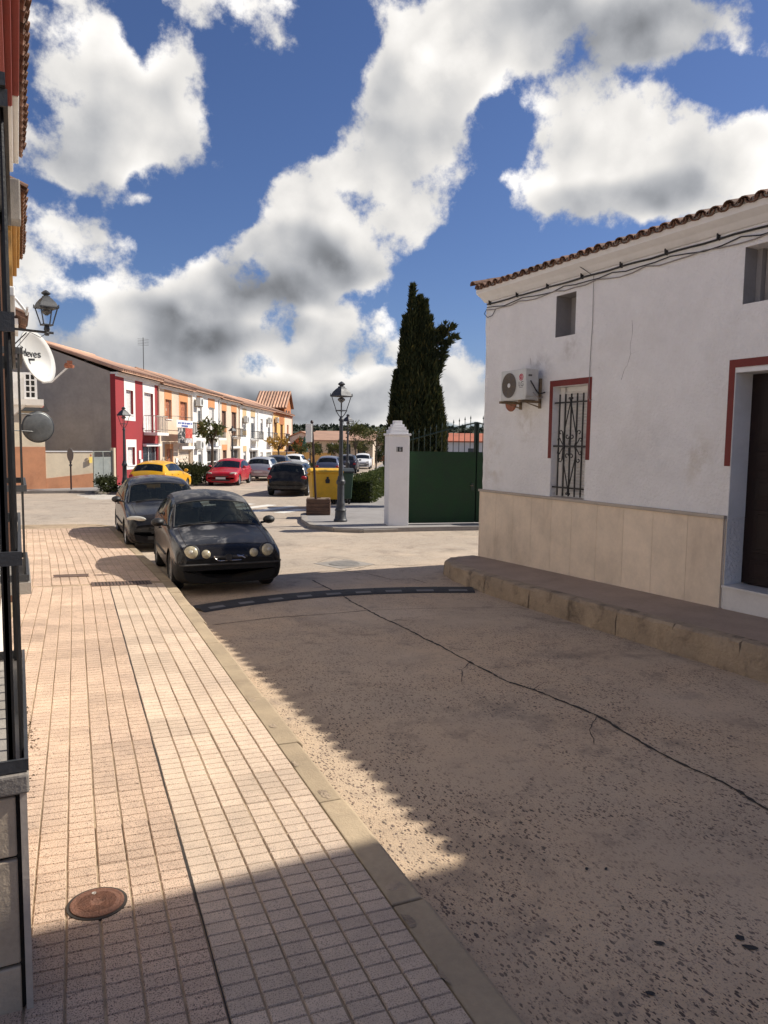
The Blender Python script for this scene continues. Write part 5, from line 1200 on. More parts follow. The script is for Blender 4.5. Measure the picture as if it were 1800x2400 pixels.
# house B with yellow eave
eB0 = on_y(61.5, 472, 12.4); eB = on_y(57, 592, 16.2); zB = (eB[2]+eB0[2])/2; xB = eB0[0]
hb = house_left('street house with ochre yellow moulded eave in the middle of the left row', 11.0, 16.4, zB-.06, M_['leftwhite'])
for k, (dx, h0, h1) in enumerate(((.18, -.62, -.40), (.25, -.398, -.24), (.30, -.238, -.07))):
    q = MB(); q.box(.001, dx, .9, 5.3, zB+h0-.3, zB+h1-.3); q.build('eave_moulding', M_['leftyellow'], hb, bevel=.015)
q = MB(); q.box(.001, .30, .55, .895, zB-.55-.3, zB-.0-.3); q.build('broken_eave_end', M_['concrete'], hb, bevel=.02)
q = MB(); q.prism([(xB-WX-.07, .95, zB-.06-.3), (-3.5, .95, zB+1.5-.3), (-3.5, .95, zB+1.6-.3), (xB-WX-.07, .95, zB+.02-.3)], (0, 4.4, 0)); rfB = q.build('roof', M_['tile'], hb)
for i in range(21):
    y = 1.02+i*.205
    link('roof_tile', bt, rfB, (xB-WX+random.uniform(-.01, .01), y, zB-.3+.01), (random.uniform(-.05, .05), R(-22), math.pi+random.uniform(-.04, .04)))
    link('channel_tile', bt, rfB, (xB-WX-.015, y+.10, zB-.3-.02), (math.pi, R(-22), math.pi))
q = MB(); q.box(.001, .13, .3, 4.9, 3.0, 3.12); bl = q.build('balcony', M_['whitepaint'], hb)
for z in (3.3, 4.0):
    q = MB(); q.box(.10, .125, .32, 4.88, z, z+.03); q.build('rail', M_['iron'], bl)
for i in range(30):
    q = MB(); q.box(.108, .120, .35+i*.155, .362+i*.155, 3.121, 4.0); q.build('baluster', M_['iron'], bl)
q = MB(); q.tube([(.07, 5.1, -.2), (.07, 5.1, zB-.9)], .04, 8); q.build('downpipe', PC['shutterwood'], hb)
# house C, lower, white
eC = on_y(63, 768, 20.2); zC = eC[2]; xC = eC[0]
hc = house_left('low white street house with tiled eave at the far corner of the left row', 16.45, 20.3, zC-.06, M_['leftwhite'])
for k, (dx, h0, h1) in enumerate(((.14, -.36, -.22), (.26, -.218, -.07))):
    q = MB(); q.box(.001, dx, 1.8, 3.80, zC+h0-.3, zC+h1-.3); q.build('eave_moulding', M_['leftwhite'], hc, bevel=.015)
q = MB(); q.prism([(xC-WX-.05, 1.75, zC-.06-.3), (-3.5, 1.75, zC+1.3-.3), (-3.5, 1.75, zC+1.4-.3), (xC-WX-.05, 1.75, zC+.02-.3)], (0, 2.1, 0)); rfC = q.build('roof', M_['tile'], hc)
for i in range(10):
    link('roof_tile', bt, rfC, (xC-WX, 1.82+i*.205, zC-.3+.01), (random.uniform(-.05, .05), R(-22), math.pi+random.uniform(-.04, .04)))
    link('channel_tile', bt, rfC, (xC-WX-.015, 1.92+i*.205, zC-.3-.02), (math.pi, R(-22), math.pi))
q = MB(); q.tube([(.06, 2.2, -.2), (.06, 2.2, 4.2)], .04, 8); q.build('downpipe', PC['shutterwood'], hc)
q = MB(); q.box(.001, .05, 2.4, 3.6, .2, 2.3); q.build('door', PC['shutterwood'], hc)
def left_opening(h, y0, y1, z0, z1, kind):
    q = MB(); q.box(.001, .02, y0, y1, z0, z1); w = q.build('door' if kind == 'door' else 'window', PC['shutterwood'] if kind == 'door' else M_['pane'], h)
    q = MB(); q.box(.021, .04, y0-.05, y0+.03, z0, z1+.05); q.box(.021, .04, y1-.03, y1+.05, z0, z1+.05); q.box(.021, .04, y0+.031, y1-.031, z1-.03, z1+.05); q.build('frame', M_['whitepaint'], w)
left_opening(ha, 3.62, 4.60, .98, 2.65, 'window'); left_opening(ha, .15, .95, 1.0, 3.0, 'window'); left_opening(ha, 5.2, 6.1, .05, 2.2, 'door'); left_opening(ha, 2.0, 3.0, 3.6, 5.0, 'window'); left_opening(ha, 5.2, 6.1, 3.6, 5.0, 'window')
left_opening(hb, 1.0, 2.0, 3.13, 4.9, 'window'); left_opening(hb, 3.2, 4.2, 3.13, 4.9, 'window'); left_opening(hb, .8, 1.8, -.1, 2.1, 'door'); left_opening(hb, 3.0, 4.2, .8, 2.0, 'window')
# awning arm
a0 = on_y(22, 694, 12.9); a1 = on_y(63, 733, 13.1)
aw = thing('awning_arm', 'white folding awning arm sticking out from the left houses above the lantern', 'awning', (WX, 13.0, a0[2]))
q = MB(); q.tube([(.17, 0, .0), (.20, 0, 0), (a1[0]-WX, .1, a1[2]-a0[2])], .022, 8); q.build('arm', M_['whitepaint'], aw)
q = MB(); q.box(.001, .20, -.4, 1.6, -.05, .10); q.build('cassette', M_['whitepaint'], aw, bevel=.02)
q = MB(); q.tube([(a1[0]-WX, -.4, a1[2]-a0[2]), (a1[0]-WX, .3, a1[2]-a0[2])], .018, 8); q.build('front_bar', M_['whitepaint'], aw)

# ---- lanterns and lamp posts
M_['lampglass'] = glass_mat('lamp_glass', (.3,.3,.3), .985, .1, (1, 1, 1))
def lantern(parent, z0, s, mt):
    """four sided street lantern standing on z0"""
    b, t, h = .105*s, .19*s, .40*s
    q = MB(); q.box(-b-.012*s, b+.012*s, -b-.012*s, b+.012*s, z0, z0+.03*s); base_ = q.build('lantern_base', mt, parent)
    for sx in (-1, 1):
        for sy in (-1, 1):
            q = MB(); q.tube([(sx*b, sy*b, z0+.03*s), (sx*t, sy*t, z0+h)], .016*s, 4); q.build('lantern_post', mt, parent)
    for k in range(4):
        a = k*math.pi/2; c_, s_ = math.cos(a), math.sin(a); rot = lambda x, y, z: (x*c_-y*s_, x*s_+y*c_, z)
        q = MB(); q.add([rot(-b*.92, -b, z0+.04*s), rot(b*.92, -b, z0+.04*s), rot(t*.93, -t, z0+h-.01*s), rot(-t*.93, -t, z0+h-.01*s)], [(0, 1, 2, 3)]); q.build('pane', M_['lampglass'], parent)
    q = MB(); n = 4; prof = [(t*1.22, h), (t*1.24, h+.03*s), (t*1.15, h+.05*s), (t*.95, h+.14*s), (t*.62, h+.22*s), (t*.40, h+.26*s), (t*.40, h+.29*s)]
    vs = []; fs = []
    for r_, z in prof:
        for k in range(4):
            a = math.pi/4+k*math.pi/2; vs.append((r_*1.35*math.cos(a), r_*1.35*math.sin(a), z0+z))
    for i in range(len(prof)-1):
        for k in range(4): fs.append((i*4+k, i*4+(k+1) % 4, (i+1)*4+(k+1) % 4, (i+1)*4+k))
    fs += [(3, 2, 1, 0), tuple((len(prof)-1)*4+k for k in range(4))]
    q.add(vs, fs); rf = q.build('lantern_roof', mt, parent, bevel=.006*s)
    q = MB(); q.lathe([(.06*s, z0+h+.285*s), (.055*s, z0+h+.31*s), (.10*s, z0+h+.34*s), (.105*s, z0+h+.36*s), (.06*s, z0+h+.40*s), (.012*s, z0+h+.43*s)], n=12); q.build('finial', mt, rf, auto=40)
    for k in range(4):
        a = math.pi/4+k*math.pi/2; q = MB(); q.lathe([(.018*s, 0), (.010*s, .04*s), (.016*s, .055*s), (.002*s, .08*s)], (t*1.6*math.cos(a), t*1.6*math.sin(a), z0+h+.02*s), 6); q.build('corner_knob', mt, rf)
    q = MB(); q.lathe([(.05*s, h-.02*s), (.11*s, h-.06*s), (.10*s, h-.10*s), (.03*s, h-.16*s)], (0, 0, z0), 10); q.build('lamp_reflector', M_['acgrille'], parent)
def street_lamp(P, label, H=3.97, s=1.0, rot=.35, grp='cast iron street lamps', full=True):
    p = thing('street_lamp', label, 'street lamp', (P[0], P[1], P[2]), rot, grp); mt = M_['irongrey']; zl = H-.84*s
    q = MB(); q.lathe([(.20*s, 0), (.20*s, .05), (.17*s, .09), (.155*s, .30), (.175*s, .33), (.145*s, .38), (.12*s, .48), (.125*s, .52), (.105*s, .56), (.10*s, 1.05), (.13*s, 1.09), (.13*s, 1.16), (.10*s, 1.20), (.085*s, 1.30)], n=12 if full else 8); q.build('base', mt, p, auto=35)
    q = MB(); q.lathe([(.068*s, 1.29), (.060*s, 2.0), (.052*s, zl-.28), (.075*s, zl-.27), (.075*s, zl-.23), (.05*s, zl-.20), (.045*s, zl-.14)], n=12 if full else 8); q.build('column', mt, p, auto=35)
    for k in range(4):
        a = math.pi/4+k*math.pi/2; q = MB(); q.tube([(.03*math.cos(a), .03*math.sin(a), zl-.16), (.07*s*math.cos(a), .07*s*math.sin(a), zl-.12), (.145*s*math.cos(a), .145*s*math.sin(a), zl+.0)], .014*s, 6); q.build('yoke_arm', mt, p)
    lantern(p, zl, s, mt); return p
P = on_ground(798, 1222, .117); LP0 = P
street_lamp((P[0], P[1], .115), 'cast iron street lamp on the corner pavement beside the yellow bin')
def lamp_at(px, zc, ytop, label):
    Q = at_depth(px, zc); H_ = 0
    v = ray(px, ytop); v = v/(v@_f); zt = CAMZ+v[2]*zc
    street_lamp((Q[0], Q[1], .115), label, zt-.115, min(1.0, (zt-.115)/3.97), .5, full=False)
lamp_at(815, 41, 970, 'street lamp behind the corner lamp along the hedge')
lamp_at(291, 33.6, 953, 'street lamp in front of the red terrace house')
lamp_at(545, 50, 998, 'street lamp in front of the fourth terrace house')
lamp_at(672, 64, 1019, 'street lamp in front of the yellow end house of the terrace')
lamp_at(727, 70, 1029, 'small distant street lamp before the white gabled house wall')
lamp_at(778, 74, 1036, 'small distant street lamp before the sunlit cream front')
# wall lantern on its bracket
Q = on_y(110, 778, 13.5)
wl = thing('wall_lantern', 'dark wall lantern on an iron bracket over the left pavement', 'lantern', (Q[0], Q[1], Q[2]), .25)
lantern(wl, .10, .68, M_['irongrey'])
wl.rotation_euler = (0, 0, .3)
q = MB(); q.lathe([(.03, -.06), (.045, -.02), (.03, .0), (.05, .04), (.035, .10)], n=10); q.build('socket', M_['irongrey'], wl)
inv = Matrix.Rotation(-.3, 3, 'Z'); arm0 = inv@Vector((WX-Q[0]+.002, 0, .02)); arm1 = inv@Vector((.10, 0, -.012))
q = MB(); q.tube([tuple(arm0), tuple(arm1)], .022, 6); q.build('bracket_arm', M_['irongrey'], wl)
pa = inv@Vector((WX-Q[0]+.002, 0, -.42)); pb = inv@Vector((-.30, 0, -.03))
q = MB(); q.tube([tuple(pa), tuple(.55*pa+.45*pb+Vector((0, 0, .0))), tuple(pb)], .010, 6); q.build('brace', M_['irongrey'], wl)
q = MB(); pp = inv@Vector((WX-Q[0]+.012, 0, -.2)); q.box(pp[0]-.012, pp[0]+.012, pp[1]-.04, pp[1]+.04, pp[2]-.35, pp[2]+.35); q.build('back_plate', M_['irongrey'], wl)
q = MB(); q.tube([tuple(inv@Vector((-.02, .02, -.03))), tuple(inv@Vector((-.10, .02, -.09))), tuple(inv@Vector((-.25, .02, -.02))), tuple(inv@Vector((-.45, .0, -.28))), tuple(inv@Vector((WX-Q[0]+.01, 0, -.36)))], .006, 5); q.build('cable', M_['cable'], wl)

# ---- satellite dish
Q = on_y(90, 836, 14.6); dn = np.array([.80, -.55, .25]); dn /= np.linalg.norm(dn)
ds = thing('satellite_dish', 'large white satellite dish with black lettering on the left houses', 'satellite dish', tuple(Q))
mb = MB(); prof = [(r_, .18*(r_/.46)**2-.18) for r_ in np.linspace(.46, .02, 9)]
mb.lathe([(r_, h_-.012) for r_, h_ in prof[::-1]]+[(.47, -.01), (.466, .008)]+prof[1:], (0, 0, 0), 36, tuple(dn)); dish = mb.build('reflector', mat('dish_white', (.55,.54,.51), .5, .05, 4, 0, 30, stain=(.6,.55,.45), stain_scale=3, stain_amt=.3), ds, smooth=True)
zax = Vector(dn); yax = (Vector((0, 0, 1))-zax*zax.z).normalized(); xax = yax.cross(zax); rm = Matrix((xax, yax, zax)).transposed()
to = text_obj('lettering', 'Televes', .19, M_['ink'], dish, tuple(yax*.10-xax*.02), rm.to_euler(), .003)
for v in to.data.vertices: v.co.z += .18*((v.co.x-.02)**2+(v.co.y+.10)**2)/.46**2-.18+.007
low = -yax*.46+Vector(dn)*.0; lnb = Vector(dn)*.52-yax*.30
q = MB(); q.tube([tuple(low*.98-Vector(dn)*.05), tuple(low*1.05+Vector(dn)*.12), tuple(lnb)], .016, 6); q.build('feed_arm', M_['whitepaint'], ds)
q = MB(); q.lathe([(.03, -.08), (.035, 0), (.05, .03), (.045, .07)], tuple(lnb), 10, tuple(-dn*.9+np.array(yax)*.4)); q.box(lnb[0]-.035, lnb[0]+.05, lnb[1]-.03, lnb[1]+.03, lnb[2]+.0, lnb[2]+.09); q.build('receiver', M_['terracotta'], ds)
q = MB(); q.tube([(-.06, .06, -.05), (-.2, .1, -.05), (WX-Q[0], .1, -.05)], .022, 6); q.build('wall_mount', M_['irongrey'], ds)

# ---- glazed bay at the end of the row
Q0 = on_y(57, 935, 18.0); Q1 = on_y(86, 874, 18.0)
bw = thing('bay_window', 'white framed glazed bay window with small panes projecting from the left row', 'window', (WX, 18.0, Q0[2]))
x0, x1, zt = Q0[0]-WX, Q1[0]-WX, Q1[2]-Q0[2]
q = MB(); q.box(.001, x1, .03, 1.2, 0, zt); q.build('body', M_['whitepaint'], bw)
pw, ph = (x1-x0-.12)/2, (zt-.16)/4
q = MB(); wall_cells(q, x0, x1, 0, zt, [(x0+.04+i*(pw+.03), x0+.04+i*(pw+.03)+pw, .04+j*(ph+.025), .04+j*(ph+.025)+ph) for i in range(2) for j in range(4)], lambda a, b, c, d: q.box(a, b, -.03, -.001, c, d)); q.build('sash', M_['whitepaint'], bw)
for i in range(2):
    for j in range(4):
        q = MB(); a = x0+.04+i*(pw+.03); c = .04+j*(ph+.025); q.box(a, a+pw, -.001, .029, c, c+ph); q.build('pane', M_['panedark'], bw)
q = MB(); q.box(.001, x1+.12, -.10, 1.25, -.13, -.001); q.build('ledge', M_['leftwhite'], bw)
q = MB(); q.prism([(.001, -.05, -.132), (x1*.6, -.05, -.132), (.001, -.05, -.45)], (0, 1.2, 0)); q.build('corbel', M_['leftwhite'], bw)
# ---- traffic mirror
Q = on_y(90, 1001, 20.75); mr_ = thing('traffic_mirror', 'round grey traffic mirror on thin arms at the end of the left row', 'mirror', tuple(Q))
mn = np.array([.30, -.94, -.05]); mn /= np.linalg.norm(mn)
M_['mirror'] = mat('dusty_convex_mirror', (.16,.165,.16), .42, .25, 2.5, 0, 20, metal=.55)
q = MB(); q.lathe([(.37, -.04), (.37, .0), (.34, .008), (.27, .018), (.18, .027), (.09, .032), (.005, .034)], (0, 0, 0), 36, tuple(mn)); q.build('mirror_face', M_['mirror'], mr_, smooth=True)
q = MB(); q.lathe([(.39, -.05), (.395, -.01), (.372, .004), (.372, -.05)], (0, 0, 0), 36, tuple(mn), False); q.build('rim', M_['irongrey'], mr_, auto=40)
for dz_ in (-.12, .30):
    q = MB(); q.tube([(0, .05, dz_), (WX-Q[0]+.0, -.46, dz_+.03)], .014, 6); q.build('arm', M_['iron'], mr_)

# ---- bins, sign post in timber block
def container(P, rot, W_, D_, H_, bodym, lidm, label, wheel=True):
    c = thing('waste_container', label, 'container', P, rot, 'wheeled waste containers')
    q = MB(); a, b = .86, 1.0; z0, z1 = .20, H_-.16
    vs = [(-W_/2*a, -D_/2*a, z0), (W_/2*a, -D_/2*a, z0), (W_/2*a, D_/2*a, z0), (-W_/2*a, D_/2*a, z0), (-W_/2, -D_/2, z1), (W_/2, -D_/2, z1), (W_/2, D_/2, z1), (-W_/2, D_/2, z1)]
    q.add(vs, [(0,3,2,1),(4,5,6,7),(0,1,5,4),(1,2,6,5),(2,3,7,6),(3,0,4,7)]); bd = q.build('body', bodym, c, bevel=.03)
    q = MB(); q.box(-W_/2-.04, W_/2+.04, -D_/2-.05, D_/2+.05, z1+.001, z1+.06); q.build('rim', lidm, c, bevel=.015)
    q = MB(); n = 8; vs = []; 
    for i in range(n+1):
        y = -D_/2-.04+(D_+.08)*i/n; z = z1+.062+.10*math.sin(math.pi*(i/n)**.8)
        vs += [(-W_/2-.03, y, z), (W_/2+.03, y, z)]
    k0 = len(vs); vs += [(-W_/2-.03, -D_/2-.04, z1+.0615), (W_/2+.03, -D_/2-.04, z1+.0615), (-W_/2-.03, D_/2+.04, z1+.0615), (W_/2+.03, D_/2+.04, z1+.0615)]
    fs = [(2*i, 2*i+1, 2*i+3, 2*i+2) for i in range(n)]+[tuple(2*i for i in range(n+1))[::-1], tuple(2*i+1 for i in range(n+1))]
    q.add(vs, fs); q.build('lid', lidm, c, auto=40)
    for s in (-1, 1):
        q = MB(); q.tube([(s*(W_/2+.0), 0, z1-.08), (s*(W_/2+.09), 0, z1-.08)], .035, 8); q.build('trunnion', bodym, c)
        for t_ in (-1, 1):
            q = MB(); q.lathe([(.09, -.025), (.095, 0), (.09, .025)], (s*W_*.34, t_*D_*.32, .095), 14, (1, 0, 0)); wq_ = q.build('wheel', M_['tyre'], c)
            q = MB(); q.box(s*W_*.34-.045, s*W_*.34+.045, t_*D_*.32-.02, t_*D_*.32+.02, .10, .205); q.build('caster', M_['irongrey'], wq_)
    for i in range(3):
        x = -W_*.3+i*W_*.3; q = MB(); q.box(x-.02, x+.02, -D_/2-.012, -D_/2*.93, .5, z1-.05)
    return c
P = on_ground(765, 1183, .117); yb = container((P[0]+.05, P[1]+.30, .115), -YAW+.25, 1.12, .95, 1.32, M_['yellowbin'], M_['yellowbin'], 'yellow plastic recycling container standing behind the sign post')
q = MB(); q.lathe([(.085, 0), (.085, .006)], (.02, -.485, .88), 16, (0, -1, 0)); q.box(-.055, .095, -.492, -.4855, .79, .88); q.box(-.02, .06, -.492, -.4855, .95, 1.02); q.build('black_emblem', M_['ink'], yb)
P2 = on_ground(812, 1186, .117); container((P2[0]+.18, P2[1]+1.0, .115), -YAW+.25, .82, .78, 1.32, M_['greenbin'], M_['greybin'], 'dark green waste container between the lamp post and the hedge')
Pa, Pb = on_ground(725, 1207, .117), on_ground(770, 1207, .117); Pm = (Pa+Pb)/2
cr = thing('timber_planter', 'square brown timber block box on the corner pavement holding the post', 'crate', (Pm[0]+.1, Pm[1]+.30, .115), -YAW+.06)
for k in range(4):
    for side in range(4):
        a = side*math.pi/2; q = MB(); w_ = .37-(.003 if k % 2 else 0); q.box(-w_, w_-.05, -.37, -.32, .008+k*.125, .008+k*.125+.115); o = q.build('plank', M_['crate'], cr, bevel=.008); o.rotation_euler = (0, 0, a+random.uniform(-.01, .01))
q = MB(); q.box(-.31, .31, -.31, .31, 0, .42); q.build('fill', M_['concrete'], cr)
for (x, y) in ((-.2, .1), (.1, -.2), (.2, .2)):
    q = MB(); q.box(x-.14, x+.12, y-.09, y+.08, .421, .50); q.build('loose_block', M_['kerbold'], cr, bevel=.01)
sp_ = thing('bus_stop_post', 'thin brown post with narrow white sign board standing in the timber box', 'sign', (cr.location[0]-.12, cr.location[1]-.02, .115+.42))
H_ = 2.36+(1037-990)/1750*((cr.location[0]*math.sin(YAW)+cr.location[1]*math.cos(YAW)))-.535
q = MB(); q.tube([(0.02, 0, 0), (-.12, 0, H_)], .038, 8); q.lathe([(.05, H_-.03), (.055, H_+.0), (.03, H_+.05)], (-.12, 0, 0), 8); q.build('post', M_['brownpole'], sp_)
q = MB(); q.obox((-.16, -.10, H_-.62), (-.16, .30*.0+.12, 0), (.03, .04, 0), (0, 0, .56)); q.build('board', mat('board_white', (.82,.81,.76), .5, .03, 4), sp_, bevel=.008)
# ================================================================== CARS
def paint(name, col, rough=.28, fade=None, metal=.0, dust=.15):
    m = bpy.data.materials.new(name); m.use_nodes = True; t = m.node_tree; N = NT(t); b = t.nodes['Principled BSDF']
    tcn = N.n('ShaderNodeTexCoord'); P = tcn.outputs['Object']
    c = c4(col)
    n = N.noise(P, 2.2, 5, .6)
    c = N.mix(N.math('MULTIPLY', N.mr(n, .35, .75), dust), c, (.30, .26, .22, 1))
    if fade:
        n2 = N.noise(P, 1.9, 5, .62, 1.6); f_ = N.mr(n2, .44, .62)
        c = N.mix(N.math('MULTIPLY', f_, fade), c, (.27, .265, .265, 1))  # pale patches: faded clear coat, with cloud reflections painted in
        t.links.new(N.mr(f_, 0, 1, rough, .7), b.inputs['Roughness'])
    else: b.inputs['Roughness'].default_value = rough
    t.links.new(c, b.inputs['Base Color']); b.inputs['Metallic'].default_value = metal
    b.inputs['Coat Weight'].default_value = .12 if not fade else .0; b.inputs['Coat Roughness'].default_value = .1; b.inputs['Specular IOR Level'].default_value = .28
    return m
BASE = dict(L=3.90,
  T=[(0,.58),(.02,.665),(.06,.72),(.15,.765),(.3,.80),(.6,.86),(.95,.920),(1.08,.945),(1.75,1.355),(2.05,1.435),(2.5,1.465),(3.0,1.445),(3.45,1.375),(3.76,1.0),(3.85,.88),(3.9,.66)],
  S=[(0,.50),(.02,.575),(.06,.63),(.15,.675),(.5,.765),(1.0,.875),(1.5,.92),(2.5,.95),(3.3,.985),(3.76,.96),(3.83,.80),(3.9,.56)],
  W=[(0,.70),(.02,.755),(.06,.785),(.15,.808),(.6,.825),(2,.825),(3.2,.818),(3.6,.79),(3.8,.745),(3.9,.67)],
  Wr=[(0,.63),(.06,.70),(.5,.735),(1.05,.735),(1.4,.675),(1.75,.61),(2.4,.585),(3.2,.55),(3.45,.545),(3.76,.63),(3.9,.58)],
  B=[(0,.20),(.1,.165),(.4,.17),(3.4,.2),(3.7,.26),(3.9,.33)],
  crown=[(0,.03),(1.0,.04),(1.2,.055),(1.75,.07),(3.3,.075),(3.76,.05),(3.9,.03)],
  ws=(1.14,1.70), rw=(3.48,3.72), sw=(1.32,3.34), bp=(2.25,2.33), cp=None, ax=(.78,3.24), r=.298, doors=(1.22,2.29,3.16))
def variant(L=None, w=1.0, h=1.0, **kw):
    d = dict(BASE); L = L or BASE['L']; k = L/BASE['L']
    for key in ('T', 'S', 'W', 'Wr', 'B', 'crown'):
        f = {'T': h, 'S': h, 'R': h, 'W': w, 'Wr': w}.get(key, 1.0); d[key] = [(a*k, b*f) for a, b in BASE[key]]
    for key in ('ws', 'rw', 'sw', 'bp', 'doors', 'ax'): d[key] = tuple(a*k for a in BASE[key])
    d['L'] = L; d.update(kw); return d
def smooth_tab(tab, s, sig):
    x = np.array([a for a, b in tab]); y = np.array([b for a, b in tab]); fine = np.linspace(x[0]-.4, x[-1]+.4, 1200); v = np.interp(fine, x, y)
    dx = fine[1]-fine[0]; k = np.arange(-int(3*sig/dx), int(3*sig/dx)+1)*dx; g = np.exp(-.5*(k/sig)**2); g /= g.sum(); pv = np.pad(v, len(k)//2, mode='edge')
    vs = np.convolve(pv, g, mode='valid'); 
    # keep the ends crisp
    out_ = np.interp(s, fine, vs); raw = np.interp(s, x, y); d_ = np.minimum(s-x[0], x[-1]-s); wgt = np.clip(d_/(3*sig), 0, 1)
    return out_*wgt+raw*(1-wgt)
SEGS = [2, 2, 3, 3, 4, 2, 8, 8]; KS = np.concatenate([[0], np.cumsum(SEGS)])
def car(name, label, P, rz, D, body, step=.10, detail=1, seed=0, group=None, bumperm=None, rimm=None, glass=None, pitch=0.0, roofm=None, bonnetm=None):
    rnd = random.Random(seed); L_ = D['L']; glass = glass or M_['darkglass']; bumperm = bumperm or body; rimm = rimm or M_['alloy']
    root = thing(name, label, 'car', P, rz, group); root.rotation_euler = (pitch, 0, rz)
    st = set(np.round(np.concatenate([np.linspace(0, L_, int(L_/step)+1), [.012, .03, .06, .10, .16, .25, L_-.012, L_-.03, L_-.06, L_-.11, L_-.18], D['ws'], D['rw'], D['sw'], D['bp']]), 4))
    for d in D['doors']: st |= {round(d-.005, 4), round(d+.005, 4)}
    st = np.array(sorted(st)); keep = [0]
    vital = set(np.round(list(D['ws'])+list(D['rw'])+list(D['sw'])+list(D['bp'])+[d+e for d in D['doors'] for e in (-.005, .005)]+[0, L_], 4))
    s = np.array([x for i, x in enumerate(st) if x in vital or min([abs(x-v) for v in vital]) > .008])
    T = smooth_tab(D['T'], s, .045); S = smooth_tab(D['S'], s, .05); Wd = smooth_tab(D['W'], s, .03); Wr = smooth_tab(D['Wr'], s, .05); B = smooth_tab(D['B'], s, .04); cr_ = smooth_tab(D['crown'], s, .05)
    Rr = np.maximum(T-cr_, S+.012); T = np.maximum(T, Rr+.012)
    rings = []
    for i in range(len(s)):
        W_, S_, R_, T_, B_, Wr_ = Wd[i], S[i], Rr[i], T[i], B[i], min(Wr[i], Wd[i]-.05)
        mid = (B_+S_)/2+.02
        K = [(0, B_), (W_-.16, B_), (W_-.035, B_+.06), (W_-.004, B_+.20), (W_, mid), (W_-.012, S_-.055), (W_-.045, S_), (Wr_, R_)]
        pts = []
        for k in range(7):
            a, b = np.array(K[k]), np.array(K[k+1])
            for q in range(SEGS[k]):
                f = q/SEGS[k]; p = a+(b-a)*f
                if k == 6: p[0] += .022*math.sin(math.pi*f)*min(1, (R_-S_)/.3)
                pts.append(p)
        for q in range(SEGS[7]+1):
            f = q/SEGS[7]; pts.append(np.array([Wr_*(1-f), R_+(T_-R_)*(1-(1-f)**2)]))
        pts = np.array(pts)
        for _ in range(1):
            sm = pts.copy(); sm[1:-1] = .25*pts[:-2]+.5*pts[1:-1]+.25*pts[2:]; pts = sm
        rings.append(pts)
    nv = rings[0].shape[0]; Y = s-L_/2
    V = np.zeros((len(s), nv, 3))
    for i in range(len(s)): V[i, :, 0] = rings[i][:, 0]; V[i, :, 1] = Y[i]; V[i, :, 2] = rings[i][:, 1]
    Ra = D['r']+.05; axs = [a-L_/2 for a in D['ax']]
    for a in axs:
        for i in range(len(s)):
            for j in range(KS[1], KS[5]+1):
                dx, dz_ = V[i, j, 1]-a, V[i, j, 2]-D['r']; dd = math.hypot(dx, dz_)
                if Ra-.045 < dd < Ra+.045 and V[i, j, 2] > D['r']-.15: V[i, j, 1] = a+dx*Ra/dd; V[i, j, 2] = D['r']+dz_*Ra/dd
    groups = {}
    def put(tagn, quad): groups.setdefault(tagn, []).append(quad)
    for i in range(len(s)-1):
        sm = (s[i]+s[i+1])/2; seam = any(abs(sm-d) < .006 for d in D['doors'])
        for j in range(nv-1):
            zc = (V[i, j, 2]+V[i+1, j+1, 2])/2; yc = (V[i, j, 1]+V[i+1, j+1, 1])/2
            seg = int(np.searchsorted(KS, j, side='right'))-1
            if seg <= 4:
                inside = False
                for a in axs:
                    q = [math.hypot(V[x, y, 1]-a, V[x, y, 2]-D['r']) for x, y in ((i, j), (i+1, j), (i, j+1), (i+1, j+1))]
                    if max(q) < Ra+.004 or (seg <= 0 and j >= 1 and abs(yc-a) < Ra): inside = True
                if inside: continue
            if seam and 2 <= seg <= 5: continue
            if seg == 6 and D['sw'][0] < sm < D['sw'][1] and KS[6]+1 <= j < KS[7]-1:
                if D['bp'][0] < sm < D['bp'][1]: put('pillar', (i, j)); 
                else: put('side_window_front' if sm < D['bp'][0] else 'side_window_rear', (i, j))
            elif seg == 7 and D['ws'][0] < sm < D['ws'][1] and j >= KS[7]: put('windscreen', (i, j))
            elif seg == 7 and D['rw'][0] < sm < D['rw'][1] and j >= KS[7]: put('rear_window', (i, j))
            elif sm < .42 and zc < .50 and seg <= 5: put('front_bumper', (i, j))
            elif sm > L_-.42 and zc < .56 and seg <= 5: put('rear_bumper', (i, j))
            elif seg == 7 and .14 < sm < D['ws'][0]-.06: put('bonnet', (i, j))
            elif seg == 7 and D['ws'][1] <= sm <= D['rw'][0]: put('roof', (i, j))
            elif 2 <= seg <= 5 and D['doors'][0] < sm < D['doors'][1]: put('door_f', (i, j))
            elif 2 <= seg <= 5 and D['doors'][1] < sm < D['doors'][2]: put('door_r', (i, j))
            else: put('body', (i, j))
    def build(tagn, name_, m_, sides=(1, -1), shrink=0.0):
        vs = []; fs = []; idx = {}
        def vid(i, j, sd):
            if j == nv-1: sd = 1
            k = (i, j, sd if V[i, j, 0] > 1e-6 else 1)
            if k not in idx: idx[k] = len(vs); p = V[i, j]; vs.append((p[0]*sd, p[1], p[2]-shrink*.0))
            return idx[k]
        for sd in sides:
            for (i, j) in groups.get(tagn, []):
                q = (vid(i, j, sd), vid(i, j+1, sd), vid(i+1, j+1, sd), vid(i+1, j, sd))
                q = q if sd == 1 else q[::-1]
                q = tuple(dict.fromkeys(q))
                if len(q) >= 3: fs.append(q[::-1] if False else q)
        if tagn in ('front_bumper', 'rear_bumper'):
            i = 0 if tagn == 'front_bumper' else len(s)-1
            loop = [vid(i, j, 1) for j in range(nv)]+[vid(i, j, -1) for j in range(nv-2, 0, -1)]; loop = list(dict.fromkeys(loop))
            fs.append(tuple(loop) if i == 0 else tuple(loop[::-1]))
        if not fs: return None
